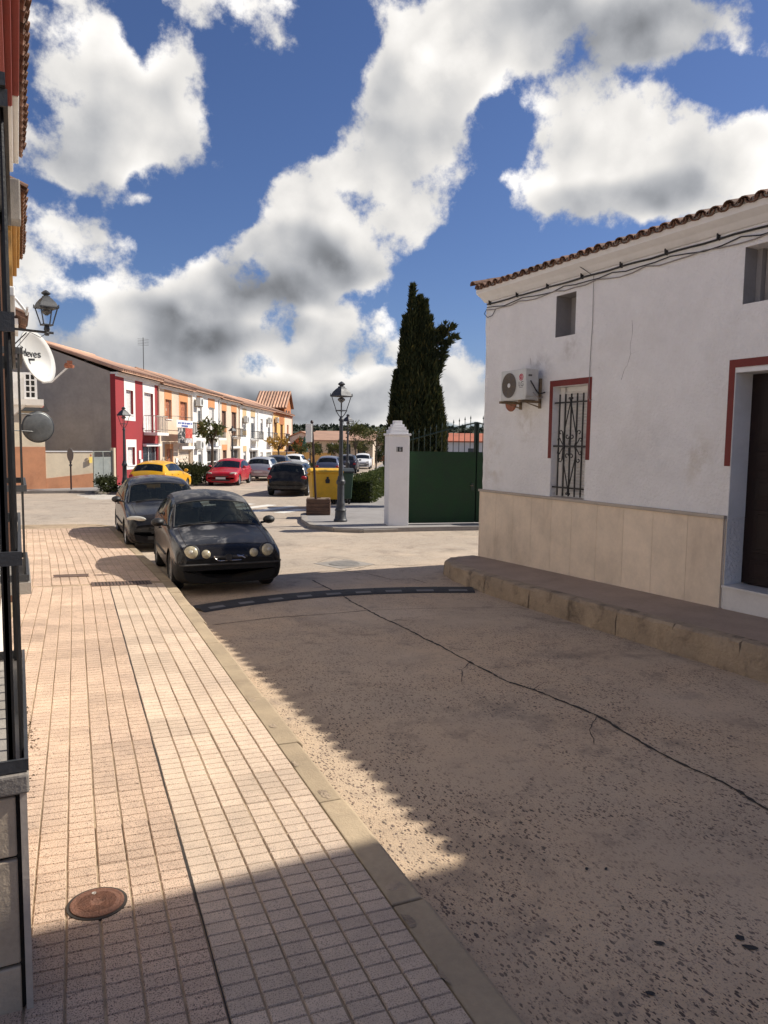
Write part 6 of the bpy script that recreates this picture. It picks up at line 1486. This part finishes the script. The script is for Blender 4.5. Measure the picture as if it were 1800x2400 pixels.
        mb = MB(); mb.v = vs; mb.f = fs; o = mb.build(name_, m_, root, auto=42)
        bmx = bmesh.new(); bmx.from_mesh(o.data); bmesh.ops.recalc_face_normals(bmx, faces=bmx.faces); bmx.to_mesh(o.data); bmx.free(); return o
    build('body', 'body', body); build('pillar', 'pillar', M_['dark'])
    build('front_bumper', 'front_bumper', bumperm); build('rear_bumper', 'rear_bumper', body)
    build('bonnet', 'bonnet', bonnetm or body); build('roof', 'roof', roofm or body)
    for sd in (1, -1):
        for tg in ('door_f', 'door_r'):
            dd_ = build(tg, 'door', body, (sd,))
            if dd_ and detail:
                dl = D['doors'][1 if tg == 'door_f' else 2]-.20-L_/2; zz_ = np.interp(dl+L_/2, s, S)-.10; xw = np.interp(dl+L_/2, s, Wd)
                q = MB(); q.box(min(sd*(xw-.02), sd*(xw+.022)), max(sd*(xw-.02), sd*(xw+.022)), dl, dl+.15, zz_-.014, zz_+.014); q.build('door_handle', body, dd_, bevel=.006)
    build('windscreen', 'windscreen', glass); build('rear_window', 'rear_window', glass)
    for sd in (1, -1): build('side_window_front', 'side_window', glass, (sd,)); build('side_window_rear', 'side_window', glass, (sd,))
    # wheels and arches
    for a in axs:
        Wm = np.interp(a+L_/2, s, Wd)
        for sd in (1, -1):
            q = MB(); n = 18; vs = []
            for xx in (Wm-.012, Wm-.30):
                for k in range(n+1):
                    th = -.35+(math.pi+.7)*k/n; vs.append((sd*xx, a+Ra*math.cos(th), D['r']+Ra*math.sin(th)))
            q.add(vs, [(k, k+1, n+2+k, n+1+k) for k in range(n)]+[tuple(n+1+k for k in range(n+1))]); q.build('wheel_arch', M_['dark'], root)
            r_ = D['r']; ri = r_*.68; w2 = .095; ax_ = (sd, 0, 0); ctr = (sd*(Wm-.115), a, r_)
            q = MB(); q.lathe([(ri-.02, -w2), (r_-.025, -w2), (r_, -w2+.03), (r_, w2-.03), (r_-.025, w2), (ri, w2-.004), (ri-.012, w2-.02)], ctr, 28, ax_, False); wh_ = q.build('wheel', M_['tyre'], root, auto=35)
            q = MB(); q.lathe([(ri-.004, -.04), (ri-.004, w2-.016), (ri-.018, w2-.012), (ri-.035, w2-.045), (.07, w2-.05), (.055, w2-.02), (.0, w2-.018)], ctr, 28, ax_); rim = q.build('rim', rimm if detail < 2 else rimm, wh_, auto=35)
            for k in range(7):
                th = 2*math.pi*k/7+.3; cs, sn = math.cos(th), math.sin(th); q = MB(); c0 = np.array(ctr)+np.array([sd*(w2-.046), 0, 0])
                e1 = np.array([0, cs, sn]); e2 = np.array([0, -sn, cs]); q.obox(c0+e1*.04-e2*.022, e1*(ri-.055), e2*.044, np.array([sd*.028, 0, 0])); q.build('spoke', rimm, wh_, bevel=.004)
    # mirrors
    ms = D['ws'][0]+.26; zm = np.interp(ms, s, S)+.055; xm = np.interp(ms, s, Wd)
    for sd in (1, -1):
        q = MB(); vs = []; n = 10
        q.lathe([(.005, -.055), (.07, -.05), (.085, -.01), (.075, .04), (.03, .085), (.003, .095)], (0, 0, 0), 12, (0, -1, 0))
        q.v = [(sd*(xm+.095)+v[0]*1.25, ms-L_/2+v[1]*.9, zm+.03+v[2]*.85) for v in q.v]; mo = q.build('door_mirror', M_['dark'] if detail == 2 else body, root, auto=50)
        q = MB(); q.tube([(sd*(xm-.05), ms-L_/2, zm-.02), (sd*(xm+.06), ms-L_/2, zm+.0)], .022, 6); q.build('mirror_stem', M_['dark'], mo)
    # lights
    def surf(x, z, front=True):
        """first body point met going inwards from the nose or tail at lateral x and height z"""
        rng = range(len(s)) if front else range(len(s)-1, -1, -1)
        for i in rng:
            if Wd[i] >= abs(x)+.015 and T[i] >= z+.01 and np.interp(abs(x), rings[i][::-1, 0][:SEGS[7]+6], rings[i][::-1, 1][:SEGS[7]+6]) >= z: return Y[i]
        return Y[0 if front else -1]
    def lamp(x, z, rx, rz_, ax_, mt, nm, front=True, depth=.05, parent=root):
        y = surf(x, z, front); q = MB(); q.lathe([(1, -.6), (1, 0), (.93, .35), (.7, .68), (.4, .88), (.02, .95)], (0, 0, 0), 22, (0, 0, 1))
        n_ = Vector(ax_).normalized(); up = (Vector((0, 0, 1))-n_*n_.z).normalized(); rt = up.cross(n_)
        q.v = [tuple(Vector((x, y, z))+rt*(v[0]*rx)+up*(v[1]*rz_)+n_*(v[2]*depth)) for v in q.v]; return q.build(nm, mt, parent, auto=45)
    hl = D.get('head', 'almond'); H1 = np.interp(.12, s, S)
    if hl == 'round':
        for sd in (1, -1):
            e_ = lamp(sd*.575, .655, .128, .124, (sd*.25, -1, .22), M_['dark'], 'headlight_bezel', depth=.03)
            lamp(sd*.575, .655, .108, .105, (sd*.25, -1, .22), M_['lensyellow'], 'headlight', depth=.058)
            lamp(sd*.575, .66, .050, .048, (sd*.25, -1, .22), M_['lens'], 'bulb_reflector', depth=.069)
            lamp(sd*.36, .625, .072, .070, (sd*.10, -1, .22), M_['lensyellow'], 'inner_headlight', depth=.045)
    else:
        for sd in (1, -1): lamp(sd*(D['W'][4][1]-.19), H1+.04, .21, .058, (sd*.62, -1, .45), M_['lens'], 'headlight', depth=.06)
    tl = D.get('tail', .74)
    for sd in (1, -1): lamp(sd*(D['W'][-2][1]-.075), tl*1.0, .135, .085, (sd*.5, 1, .1), M_['redlens'], 'tail_light', False, .05)
    # plates, grille, trim
    y0 = -L_/2
    if D.get('plate', True):
        q = MB(); q.box(-.26, .26, y0-.022, y0-.002, .36, .47); q.build('number_plate', M_['plate'], root)
        q = MB(); q.box(-.26, .26, L_/2+.002, L_/2+.02, .50, .61) if D.get('plate_rear', True) else q.box(-.26, .26, L_/2+.002, L_/2+.02, .40, .46); q.build('number_plate', M_['plate'] if D.get('plate_rear', True) else M_['dark'], root)
    def front_y(x):
        for i in range(len(s)):
            if Wd[i] >= abs(x): return Y[i]
        return Y[-1]
    if hl == 'round':
        xx = np.linspace(-.80, .80, 25); q = MB(); q.tube([(x, front_y(x)-.004, .475) for x in xx], .016, 6); q.build('bumper_strip', M_['rubber'], root)
        xx = np.linspace(-.26, .26, 9); q = MB(); q.tube([(x, front_y(x)+.018, .575) for x in xx], .028, 6); q.build('grille', M_['rubber'], root)
    else:
        q = MB(); q.box(-.42, .42, y0-.006, y0+.02, .49, .535); q.build('grille', M_['dark'], root)
        q = MB(); q.box(-.48, .48, y0-.005, y0+.02, .27, .345); q.build('lower_grille', M_['dark'], root)
    q = MB(); q.tube([(-.60, D['ws'][0]-L_/2-.02, np.interp(D['ws'][0], s, T)-.02), (-.1, D['ws'][0]-L_/2+.03, np.interp(D['ws'][0]+.05, s, T)+.0)], .008, 5); q.tube([(.0, D['ws'][0]-L_/2-.0, np.interp(D['ws'][0], s, T)+.012), (.52, D['ws'][0]-L_/2+.02, np.interp(D['ws'][0]+.03, s, T)-.01)], .008, 5); q.build('wiper', M_['dark'], root)
    if detail == 2:
        def vpt(i, j, sd, up=.0): return (sd*V[i, j, 0], V[i, j, 1], V[i, j, 2]+up)
        for sd in (1, -1):
            ii = [i for i in range(len(s)) if .16 < s[i] < D['ws'][0]-.03]; q = MB(); q.tube([vpt(i, KS[7]+1, sd, .001) for i in ii], .0045, 4); q.build('bonnet_shut_line', M_['crack'], root)
            ii = [i for i in range(len(s)) if D['sw'][0]-.05 < s[i] < D['sw'][1]+.02]; q = MB(); q.tube([vpt(i, KS[6]+1, sd) for i in ii], .010, 4); q.build('window_trim', M_['rubber'], root)
            ii = [i for i in range(len(s)) if D['ax'][0]+.42 < s[i] < D['ax'][1]-.42]; q = MB(); q.tube([(sd*(V[i, KS[4], 0]+.004), V[i, KS[4], 1], .50) for i in ii], .018, 5); q.build('side_moulding', M_['rubber'], root)
            ii = [i for i in range(len(s)) if D['ws'][0]-.01 <= s[i] <= D['ws'][1]+.01]; q = MB(); q.tube([vpt(i, KS[7], sd, .002) for i in ii], .011, 4); q.build('windscreen_seal', M_['rubber'], root)
        for si in (D['ws'][0], D['ws'][1], .17):
            i = int(np.argmin(abs(s-si))); q = MB(); q.tube([vpt(i, j, -1, .001) for j in range(KS[7]+1, nv)]+[vpt(i, j, 1, .001) for j in range(nv-2, KS[7], -1)], .010 if si > .5 else .0045, 4); q.build('windscreen_seal' if si > .5 else 'bonnet_shut_line', M_['rubber'] if si > .5 else M_['crack'], root)
    # floor and cabin
    q = MB(); q.box(-.52, .52, y0+.55, L_/2-.35, .24, .40); q.build('floor_pan', M_['dark'], root)
    if detail:
        ds_ = D['ws'][0]+.35-L_/2
        q = MB(); q.prism([(-.66, ds_-.32, .82), (-.66, ds_-.32, .88), (-.66, ds_+.05, .93), (-.66, ds_+.16, .88), (-.66, ds_+.16, .66), (-.66, ds_-.32, .62)], (1.32, 0, 0)); q.build('dashboard', M_['seat'], root)
        q = MB(); q.tube([(.34+.18*math.cos(t_), ds_+.22+.06*math.sin(t_), .90+.17*math.sin(t_)) for t_ in np.linspace(0, 2*math.pi, 21)], .014, 6, cap=False); q.tube([(.34, ds_+.21, .88), (.34, ds_+.1, .82)], .03, 6); q.build('steering_wheel', M_['dark'], root)
        for (x, y) in ((-.34, ds_+.85), (.34, ds_+.85), (-.34, ds_+1.65), (.34, ds_+1.65)):
            q = MB(); q.box(x-.24, x+.24, y-.45, y+.05, .40, .58); q.prism([(x-.23, y-.02, .58), (x-.23, y+.10, .58), (x-.23, y+.24, 1.10), (x-.23, y+.15, 1.10)], (.46, 0, 0)); q.box(x-.13, x+.13, y+.15, y+.24, 1.13, 1.28); q.build('seat', M_['seat'], root, bevel=.03)
        q = MB(); q.box(-.10, .10, D['ws'][1]-L_/2-.03, D['ws'][1]-L_/2, np.interp(D['ws'][1], s, T)-.17, np.interp(D['ws'][1], s, T)-.11); q.build('rear_view_mirror', M_['dark'], root, bevel=.01)
    return root
PT = {'faded': paint('faded_black_paint', (.006,.006,.007), .25, None, 0, .06), 'faded_reflect_top': paint('faded_cloud_reflect_black', (.008,.008,.009), .3, .55, 0, .03), 'blackblue': paint('dark_grey_paint', (.010,.010,.012), .2, None, .1, .08), 'black': paint('black_paint', (.008,.008,.009), .15), 'yellow': paint('yellow_paint', (.72,.37,.012), .25), 'red': paint('red_paint', (.42,.010,.022), .22),
      'silver': paint('silver_paint', (.50,.51,.52), .3, None, .5), 'white': paint('white_paint_car', (.72,.72,.72), .3), 'bluegrey': paint('blue_grey_paint', (.10,.12,.19), .25, None, .3), 'darkblue': paint('dark_blue_paint', (.02,.022,.035), .2)}
M_['bumper'] = mat('black_bumper_plastic', (.006,.006,.0065), .6, .2, 6, spec=.25)
# nearest: round-lamp black hatchback
polo = variant(3.90, 1.0, 1.0, head='round', plate=False)
pc_ = (2.97, 12.95); car('parked_car', 'faded black hatchback with round yellowed headlights parked nearest at the kerb', (pc_[0], pc_[1], gz(pc_[1])), R(-4.0), polo, PT['faded'], .05, 2, 1, 'cars parked along the kerb', bumperm=M_['bumper'], rimm=M_['steelrim'], glass=M_['glass'], pitch=-rslope, roofm=PT['faded_reflect_top'], bonnetm=PT['faded_reflect_top'])
# broken grille trim and badge of the near car
pr = [o for o in COL.objects if o.name == 'parked_car'][0]
q = MB(); q.tube([(-.24, -1.955, .60), (-.225, -1.965, .56), (-.19, -1.968, .53), (-.15, -1.968, .525), (.16, -1.968, .53)], .006, 5); q.build('chrome_trim', M_['chrome'], pr)
q = MB(); q.tube([(.10, -1.955, .60), (.17, -1.965, .585), (.22, -1.965, .555)], .009, 5); q.tube([(.12, -1.957, .575), (.20, -1.96, .60)], .007, 5); q.build('broken_clip', M_['chrome'], pr)
q = MB(); q.lathe([(.055, 0), (.055, .01), (.046, .014), (.04, .008), (.0, .008)], (-.03, -1.965, .575), 18, (0, -1, .2)); q.build('badge', M_['dark'], pr)
q = MB(); q.box(-.62, -.50, -.84, -.838, 1.20, 1.23) ; q.v = [(v[0], v[1]+.72, v[2]+.05) for v in q.v]; q.build('windscreen_sticker', mat('green_sticker', (.05,.30,.22), .5), pr)
peu = variant(4.28, 1.08, 1.035, head='almond', r=.315, plate=False)
car('parked_car', 'dark grey hatchback with long clear headlights parked behind the nearest car', (2.98, 18.3, 0), R(-2.5), peu, PT['blackblue'], .06, 2, 2, 'cars parked along the kerb', rimm=M_['alloy'], glass=M_['glass'])
pq = [o for o in COL.objects if o.name.startswith('parked_car')][-1]
for sd in (1, -1):
    q = MB(); q.lathe([(.06, 0), (.055, .015), (.03, .025), (.0, .026)], (sd*.62, -2.05, .40), 14, (sd*.4, -1, 0)); q.build('fog_lamp', M_['lens'], pq, auto=40)
A_AWAY, A_TO = R(152), R(-28)
def farcar(t, n, rz, D, pm, label, **kw):
    P = far(t, n); return car('parked_car', label, (P[0], P[1], gz(P[1])), rz, D, pm, .14, kw.pop('detail', 0), int(t*10), 'cars in the far street', **kw)
hatch = variant(4.05, 1.03, 1.0); sedanish = variant(4.35, 1.06, .99); 
wag = variant(4.63, 1.11, 1.03, r=.34, tail=.82)
wag['T'] = [(a, b) for a, b in wag['T']]; wag['T'][-4] = (4.25, 1.44); wag['T'][-3] = (4.47, 1.05); wag['plate_rear'] = False
wag['rw'] = (4.29, 4.45)
farcar(33.9, -11.35, A_AWAY+.03, variant(4.25, 1.05, 1.0, tail=.80), PT['yellow'], 'yellow hatchback parked in front of the red terrace house', detail=1)
farcar(41.0, -9.9, A_TO, variant(4.1, 1.03, .98), PT['red'], 'red hatchback parked facing the camera beside the round shrub', detail=1)
farcar(46.3, -9.0, A_AWAY, variant(4.1, 1.03, 1.0), PT['silver'], 'silver hatchback parked right behind the red car')
farcar(52.2, -9.3, A_TO, sedanish, PT['darkblue'], 'dark car parked beyond the silver car')
farcar(58.5, -8.9, A_AWAY, hatch, PT['white'], 'white car parked beyond the dark car along the terrace')
bmw = farcar(34.4, -5.3, A_AWAY, wag, PT['black'], 'black estate car driving away near the yellow container', detail=1)
bmw.name = 'moving_car'; bmw['group'] = 'cars in the far street'
farcar(52.0, -5.5, A_AWAY, hatch, PT['bluegrey'], 'blue grey hatchback parked behind the yellow container')
farcar(59.5, -4.9, A_AWAY, hatch, PT['darkblue'], 'dark hatchback parked beyond the blue grey car')
farcar(69.0, -4.3, A_TO, variant(3.7, .98, .97), PT['white'], 'small white car standing at the end of the road')
# ================================================================== VEGETATION
def leaf_mat(name, a, b, c=None, trans=.25):
    m = bpy.data.materials.new(name); m.use_nodes = True; t = m.node_tree; N = NT(t); bs = t.nodes['Principled BSDF']
    g = N.n('ShaderNodeNewGeometry'); n = N.noise(g.outputs['Position'], 2.2, 4, .6); r_ = g.outputs['Random Per Island']
    col = N.mix(N.mr(n, .3, .7), c4(a), c4(b))
    if c: col = N.mix(N.mr(r_, .7, 1.0, 0, .8), col, c4(c))
    t.links.new(col, bs.inputs['Base Color']); bs.inputs['Roughness'].default_value = .7; bs.inputs['Specular IOR Level'].default_value = .25
    tl = N.n('ShaderNodeBsdfTranslucent'); t.links.new(col, tl.inputs[0]); mx = N.n('ShaderNodeMixShader'); mx.inputs[0].default_value = trans
    t.links.new(bs.outputs[0], mx.inputs[1]); t.links.new(tl.outputs[0], mx.inputs[2]); t.links.new(mx.outputs[0], t.nodes['Material Output'].inputs[0]); return m
M_['cypress'] = leaf_mat('cypress_foliage', (.020,.030,.012), (.045,.055,.018), (.13,.11,.03), .2)  # third colour paints sunlit olive tips onto scattered blades
M_['hedge'] = leaf_mat('hedge_foliage', (.045,.065,.018), (.085,.105,.025), (.11,.12,.03))
M_['shrub'] = leaf_mat('shrub_foliage', (.025,.035,.012), (.055,.062,.020))
M_['street'] = leaf_mat('street_tree_foliage', (.045,.060,.018), (.11,.11,.030), (.16,.14,.04))
M_['golden'] = leaf_mat('golden_foliage', (.30,.17,.03), (.42,.25,.05))
M_['wood'] = leaf_mat('far_wood_foliage', (.018,.028,.014), (.035,.045,.020), None, .1)
def sprays(points, dirs, ln, wd, rng, name, mt, parent, droop=0.0):
    """little two-triangle leaf blades; points, dirs: arrays (n,3)"""
    n = len(points); side = np.cross(dirs, rng.normal(size=(n, 3))); side /= np.linalg.norm(side, axis=1)[:, None]+1e-9
    l = ln*rng.uniform(.6, 1.4, n)[:, None]; w = wd*rng.uniform(.6, 1.4, n)[:, None]
    a = points; b = points+dirs*l*.5+side*w*.5; c = points+dirs*l; d = points+dirs*l*.5-side*w*.5
    v = np.stack([a, b, c, d], 1).reshape(-1, 3); idx = np.arange(n*4).reshape(-1, 4)
    me = bpy.data.meshes.new(name); me.vertices.add(len(v)); me.vertices.foreach_set('co', v.ravel()); me.loops.add(n*4); me.loops.foreach_set('vertex_index', idx.ravel().astype(np.int32))
    me.polygons.add(n); me.polygons.foreach_set('loop_start', (np.arange(n)*4).astype(np.int32)); me.update(calc_edges=True); me.materials.append(mt)
    o = bpy.data.objects.new(name, me); COL.objects.link(o); o.parent = parent; return o
# ---- cypresses behind the gate pillar
ZCY = 27.0
def cy(px, py): 
    v = ray(px, py); v = v/(v@_f); return CAM+v*ZCY
def cypress(base_px, spires, label, n, seed, branch=None):
    rng = np.random.default_rng(seed); b0 = cy(base_px, 1100); b0[2] = .10; t_ = thing('cypress_tree', label, 'tree', b0, 0, 'cypresses behind the gate')
    q = MB(); q.tube([(0, 0, 0), (0, 0, 2.5), (.05, 0, 4.0)], [.16, .11, .05], 8); q.build('trunk', M_['trunk'], t_)
    P = []; Dd = []
    tot = sum(s_[3] for s_ in spires)
    for (px, pyt, pyb, rad, lean) in spires:
        top = cy(px, pyt)-b0; ht = top[2]; bot = cy(px+lean, pyb)-b0; zb = max(bot[2], .25); bx, by = bot[0], bot[1]
        k = int(n*rad/tot); m_ = int(34+70*rad); tu = rng.uniform(0, 1, m_)**.85; tth = rng.uniform(0, 2*np.pi, m_); tr = rng.uniform(.62, 1.12, m_)
        w_ = rng.integers(0, m_, k); loose = rng.uniform(size=k) < .35
        u = np.where(loose, rng.uniform(0, 1, k)**.8, np.clip(tu[w_]+rng.normal(scale=.022, size=k)+rng.uniform(0, .05, k), 0, 1)); z = zb+(ht-zb)*u
        th = np.where(loose, rng.uniform(0, 2*np.pi, k), tth[w_]+rng.normal(scale=.22, size=k))
        prof = rad*np.minimum(1, ((1-u)*1.9)**.85+.04)*(.6+.4*np.minimum(1, u*5+.35))
        r_ = prof*np.where(loose, np.sqrt(rng.uniform(.2, .8, k)), tr[w_]*rng.uniform(.72, 1.04, k))
        x = bx+(top[0]-bx)*u+r_*np.cos(th); y = by+(top[1]-by)*u+r_*np.sin(th)
        P.append(np.stack([x, y, z], 1)); d_ = np.stack([np.cos(th)*.36, np.sin(th)*.36, np.ones(k)*1.0], 1)+rng.normal(scale=.26, size=(k, 3)); Dd.append(d_/np.linalg.norm(d_, axis=1)[:, None])
    if branch:
        for (p0, p1, rad, k) in branch:
            a, b = cy(*p0)-b0, cy(*p1)-b0; u = rng.uniform(0, 1, k); c = a+(b-a)*u[:, None]; c[:, 2] += .12*np.sin(u*9)
            off = rng.normal(scale=rad, size=(k, 3))*(1-.5*u)[:, None]; d_ = (b-a)/np.linalg.norm(b-a)*.5+np.array([0, 0, .55])+rng.normal(scale=.45, size=(k, 3)); P.append(c+off); Dd.append(d_/np.linalg.norm(d_, axis=1)[:, None])
            q = MB(); q.tube([a-(b-a)*.4, a, b], [.05, .04, .015], 6); q.build('limb', M_['trunk'], t_)
    sprays(np.concatenate(P), np.concatenate(Dd), .20, .050, rng, 'crown', M_['cypress'], t_); return t_
cypress(958, [(967, 676, 1120, .40, -6), (946, 800, 1120, .36, -6), (930, 880, 1120, .30, -3), (952, 745, 1120, .36, -4), (924, 955, 1120, .30, -2)], 'tall slim dark cypress rising just behind the white gate pillar', 34000, 3)
cypress(1000, [(986, 704, 1110, .36, 2), (997, 712, 1110, .30, 4), (1007, 750, 1110, .36, 4), (1018, 870, 1110, .32, 2), (1026, 915, 1110, .30, 2), (1003, 830, 1110, .46, 0)], 'broader cypress with ragged side branches to the right of the tall one', 32000, 4,
        branch=[((1012, 790), (1062, 774), .055, 420), ((1016, 806), (1068, 798), .055, 420), ((1030, 780), (1044, 768), .05, 160), ((1014, 836), (1042, 832), .05, 260), ((1014, 864), (1041, 846), .055, 300), ((1012, 886), (1034, 868), .05, 240), ((1020, 820), (1052, 812), .05, 240)])
# ---- clipped hedge beside the far pavement
def leafy_box(name, label, cat, A_, B_, w, h, n, mt, seed, lump=.12, grp=None, rnd_end=.3):
    rng = np.random.default_rng(seed); A_ = np.array(A_, float); B_ = np.array(B_, float); d = B_-A_; Lg = np.linalg.norm(d); u_ = d/Lg; nn = np.array([u_[1], -u_[0]])
    t_ = thing(name, label, cat, (A_[0], A_[1], .115), 0, grp)
    u = rng.uniform(0, 1, n); s_ = rng.uniform(-1, 1, n); face = rng.uniform(size=n); 
    z = np.where(face < .45, h, rng.uniform(.02, 1, n)*h); s_ = np.where(face < .45, s_, np.sign(s_)); 
    ends = rng.uniform(size=n) < .04; u = np.where(ends, 0, u); s_ = np.where(ends, rng.uniform(-1, 1, n), s_); z = np.where(ends, rng.uniform(.05, 1, n)*h, z)
    lm = 1+lump*np.sin(u*Lg*2.7)+lump*.6*np.sin(u*Lg*6.1+z*4)+rng.normal(scale=.05, size=n)
    X = A_[0]*0+u*Lg*u_[0]+s_*w/2*lm*nn[0]; Yq = u*Lg*u_[1]+s_*w/2*lm*nn[1]; Zq = z*(1+(lm-1)*.5)
    P = np.stack([X, Yq, Zq], 1); dr = np.stack([s_*nn[0]*.6, s_*nn[1]*.6, .3+.7*(z >= h*.98)], 1)+rng.normal(scale=.5, size=(n, 3)); dr /= np.linalg.norm(dr, axis=1)[:, None]
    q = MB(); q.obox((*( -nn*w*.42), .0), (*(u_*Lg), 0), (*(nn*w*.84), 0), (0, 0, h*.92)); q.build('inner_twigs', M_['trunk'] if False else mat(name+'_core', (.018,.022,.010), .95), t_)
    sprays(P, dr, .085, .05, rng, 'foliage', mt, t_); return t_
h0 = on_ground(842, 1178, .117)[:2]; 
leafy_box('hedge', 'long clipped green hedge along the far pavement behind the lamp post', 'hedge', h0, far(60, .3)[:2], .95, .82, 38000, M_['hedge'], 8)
leafy_box('hedge', 'low green hedge strip at the left side of the far road', 'hedge', far(50.0, -7.6)[:2], far(66, -7.2)[:2], .8, .5, 9000, M_['shrub'], 9)
leafy_box('hedge', 'low hedge in front of the sunlit cream house', 'hedge', at_depth(800, 76)[:2], at_depth(842, 72)[:2], .8, .6, 6000, M_['shrub'], 10)
def ball(name, label, P, rx, rz_, n, mt, seed, trunk=0.0, cat='shrub', grp=None, ln=.11, wd=.06, pal=False, lim=5):
    rng = np.random.default_rng(seed); t_ = thing(name, label, cat, (P[0], P[1], .115 if len(P) < 3 or P[2] is None else P[2]), 0, grp)
    if trunk:
        q = MB(); q.tube([(0, 0, 0), (.03, .02, trunk*.6), (0, 0, trunk+rz_*.6)], [.07, .055, .03], 7); q.build('trunk', M_['trunk'], t_)
        for k in range(lim):
            a = 2*math.pi*k/lim+seed; q = MB(); q.tube([(0, 0, trunk*.85), (rx*.35*math.cos(a), rx*.35*math.sin(a), trunk+rz_*.35), (rx*.75*math.cos(a), rx*.75*math.sin(a), trunk+rz_*(.6+.3*math.sin(k*2.3)))], [.04, .025, .01], 5); q.build('limb', M_['trunk'], t_)
    m_ = max(7, int(n/260)); cl = rng.normal(size=(m_, 3)); cl /= np.linalg.norm(cl, axis=1)[:, None]; cl *= rng.uniform(.35, 1.0, m_)[:, None]**.6
    which = rng.integers(0, m_, n); p = cl[which]+rng.normal(scale=.24, size=(n, 3)); zc_ = trunk+rz_*(1.0 if trunk else .85)
    P3 = np.stack([p[:, 0]*rx, p[:, 1]*rx, zc_+p[:, 2]*rz_], 1); P3[:, 2] = np.maximum(P3[:, 2], .03)
    dr = p+np.array([0, 0, .35])+rng.normal(scale=.5, size=(n, 3)); dr /= np.linalg.norm(dr, axis=1)[:, None]
    sprays(P3, dr, ln, wd, rng, 'crown', mt, t_); return t_
ball('shrub', 'small dark shrub at the foot of the yellow car by the grey gate', far(31.9, -13.1)[:2], .42, .36, 1600, M_['shrub'], 21)
ball('shrub', 'round dark shrub left of the red car', far(39.2, -11.6)[:2], .85, .50, 4200, M_['shrub'], 22)
ball('shrub', 'second round shrub touching the one left of the red car', far(40.6, -11.5)[:2], .7, .45, 3000, M_['shrub'], 23)
def spiky(px, zc, label, trunk, n, ln, seed, mt):
    rng = np.random.default_rng(seed); B0 = at_depth(px, zc); t_ = thing('street_tree', label, 'tree', (B0[0], B0[1], .115), 0, 'young street trees'); rx = .0
    q = MB(); q.tube([(0, 0, 0), (.05, .02, trunk*.7), (.02, 0, trunk+.25)], [.10, .08, .06], 8); q.build('trunk', M_['trunk'], t_)
    ends = []
    for k in range(9):
        a = 2*math.pi*k/9+rng.uniform(-.2, .2); e = np.array([math.cos(a)*rng.uniform(.4, .9), math.sin(a)*rng.uniform(.4, .9), trunk+rng.uniform(.15, .95)]); ends.append(e)
        q = MB(); q.tube([(0, 0, trunk*.9), e*.5+np.array([0, 0, trunk*.5]), e], [.05, .035, .02], 5); q.build('limb', M_['trunk'], t_)
    c = np.array(ends)[rng.integers(0, 9, n)]; P = c+rng.normal(scale=.10, size=(n, 3)); d_ = rng.normal(size=(n, 3))+np.array([0, 0, .25]); d_ /= np.linalg.norm(d_, axis=1)[:, None]
    sprays(P, d_, ln, ln*.28, rng, 'crown', mt, t_); return t_
spiky(496, 44.5, 'young street tree with sparse spiky leaves before the white terrace house', 2.3, 300, .42, 31, M_['street'])
spiky(652, 62, 'golden leaved young tree in front of the yellow end house', 1.7, 260, .38, 32, M_['golden'])
for i, (px, zc, tr, rx, rz_, n, lab) in enumerate([(702, 66, 1.4, .5, .6, 600, 'thin young tree before the white gabled wall'), (733, 70, 1.2, .8, .5, 800, 'small green tree over the orange garden wall'), (783, 70, 1.4, .6, .4, 800, 'small round tree before the sunlit cream house'), (802, 72, 1.5, .6, .45, 700, 'small round tree right of the one before the cream house'),
        (833, 60, 2.2, .7, .9, 1100, 'tall street tree standing right of the second lamp post'), (846, 78, 1.5, 1.1, .7, 1200, 'broad low street tree by the small white car'), (882, 64, 2.3, 1.4, .8, 1700, 'leafy street tree left of the cypresses'), (914, 58, 1.5, .7, .8, 1000, 'young tree beside the hedge left of the gate pillar')]):
    ball('street_tree', lab, (*at_depth(px, zc)[:2], .0), rx, rz_, n, M_['street'], 40+i, tr, 'tree', 'street trees at the end of the road', .17, .09)
ball('shrub', 'dark round bush before the white porch house', (*at_depth(868, 84)[:2], 0.0), 1.1, 1.1, 2200, M_['wood'], 61, ln=.2, wd=.12)
# ---- far wood on the ridge: one mass of crowns
rng = np.random.default_rng(5); n_tree = 900; P = []; Dd = []
for k in range(n_tree):
    a = R(rng.uniform(-6, 62)); d = rng.uniform(500, 690); hh = np.interp(d, [480, 520, 570, 620, 660, 760], [-1, 4.3, 9.8, 14, 15.9, 11]); r_ = rng.uniform(2.0, 4.4) if d < 650 else rng.uniform(1.5, 3.6)
    m_ = 26; u = rng.normal(size=(m_, 3)); u /= np.linalg.norm(u, axis=1)[:, None]; u[:, 2] = np.abs(u[:, 2])*.75
    P.append(np.array([d*math.sin(a), d*math.cos(a), hh-.6])+u*r_*rng.uniform(.6, 1, (m_, 1))); Dd.append(u+rng.normal(scale=.5, size=(m_, 3)))
P = np.concatenate(P); Dd = np.concatenate(Dd); Dd /= np.linalg.norm(Dd, axis=1)[:, None]
wd_ = sprays(P, Dd, 2.2, 1.9, rng, 'woodland', M_['wood'], None); tag(wd_, kind='stuff')
# a little litter and weeds along the left wall
rng = np.random.default_rng(12); n = 420; yy_ = rng.uniform(4.3, 6.0, n); xx_ = -.02+rng.uniform(0, .10, n)*(1-abs(yy_-5.1)/1.3)
P = np.stack([xx_, yy_, [SWZ(a, b)-.004 for a, b in zip(xx_, yy_)]], 1); d_ = rng.normal(size=(n, 3))*np.array([.8, .8, .15])+np.array([0, 0, .15]); d_ /= np.linalg.norm(d_, axis=1)[:, None]
wdm = sprays(P, d_, .018, .010, rng, 'weeds', leaf_mat('dry_weeds', (.05,.036,.02), (.09,.06,.032)), None); tag(wdm, 'dry weeds and dirt along the foot of the left wall', 'weeds', kind='stuff')
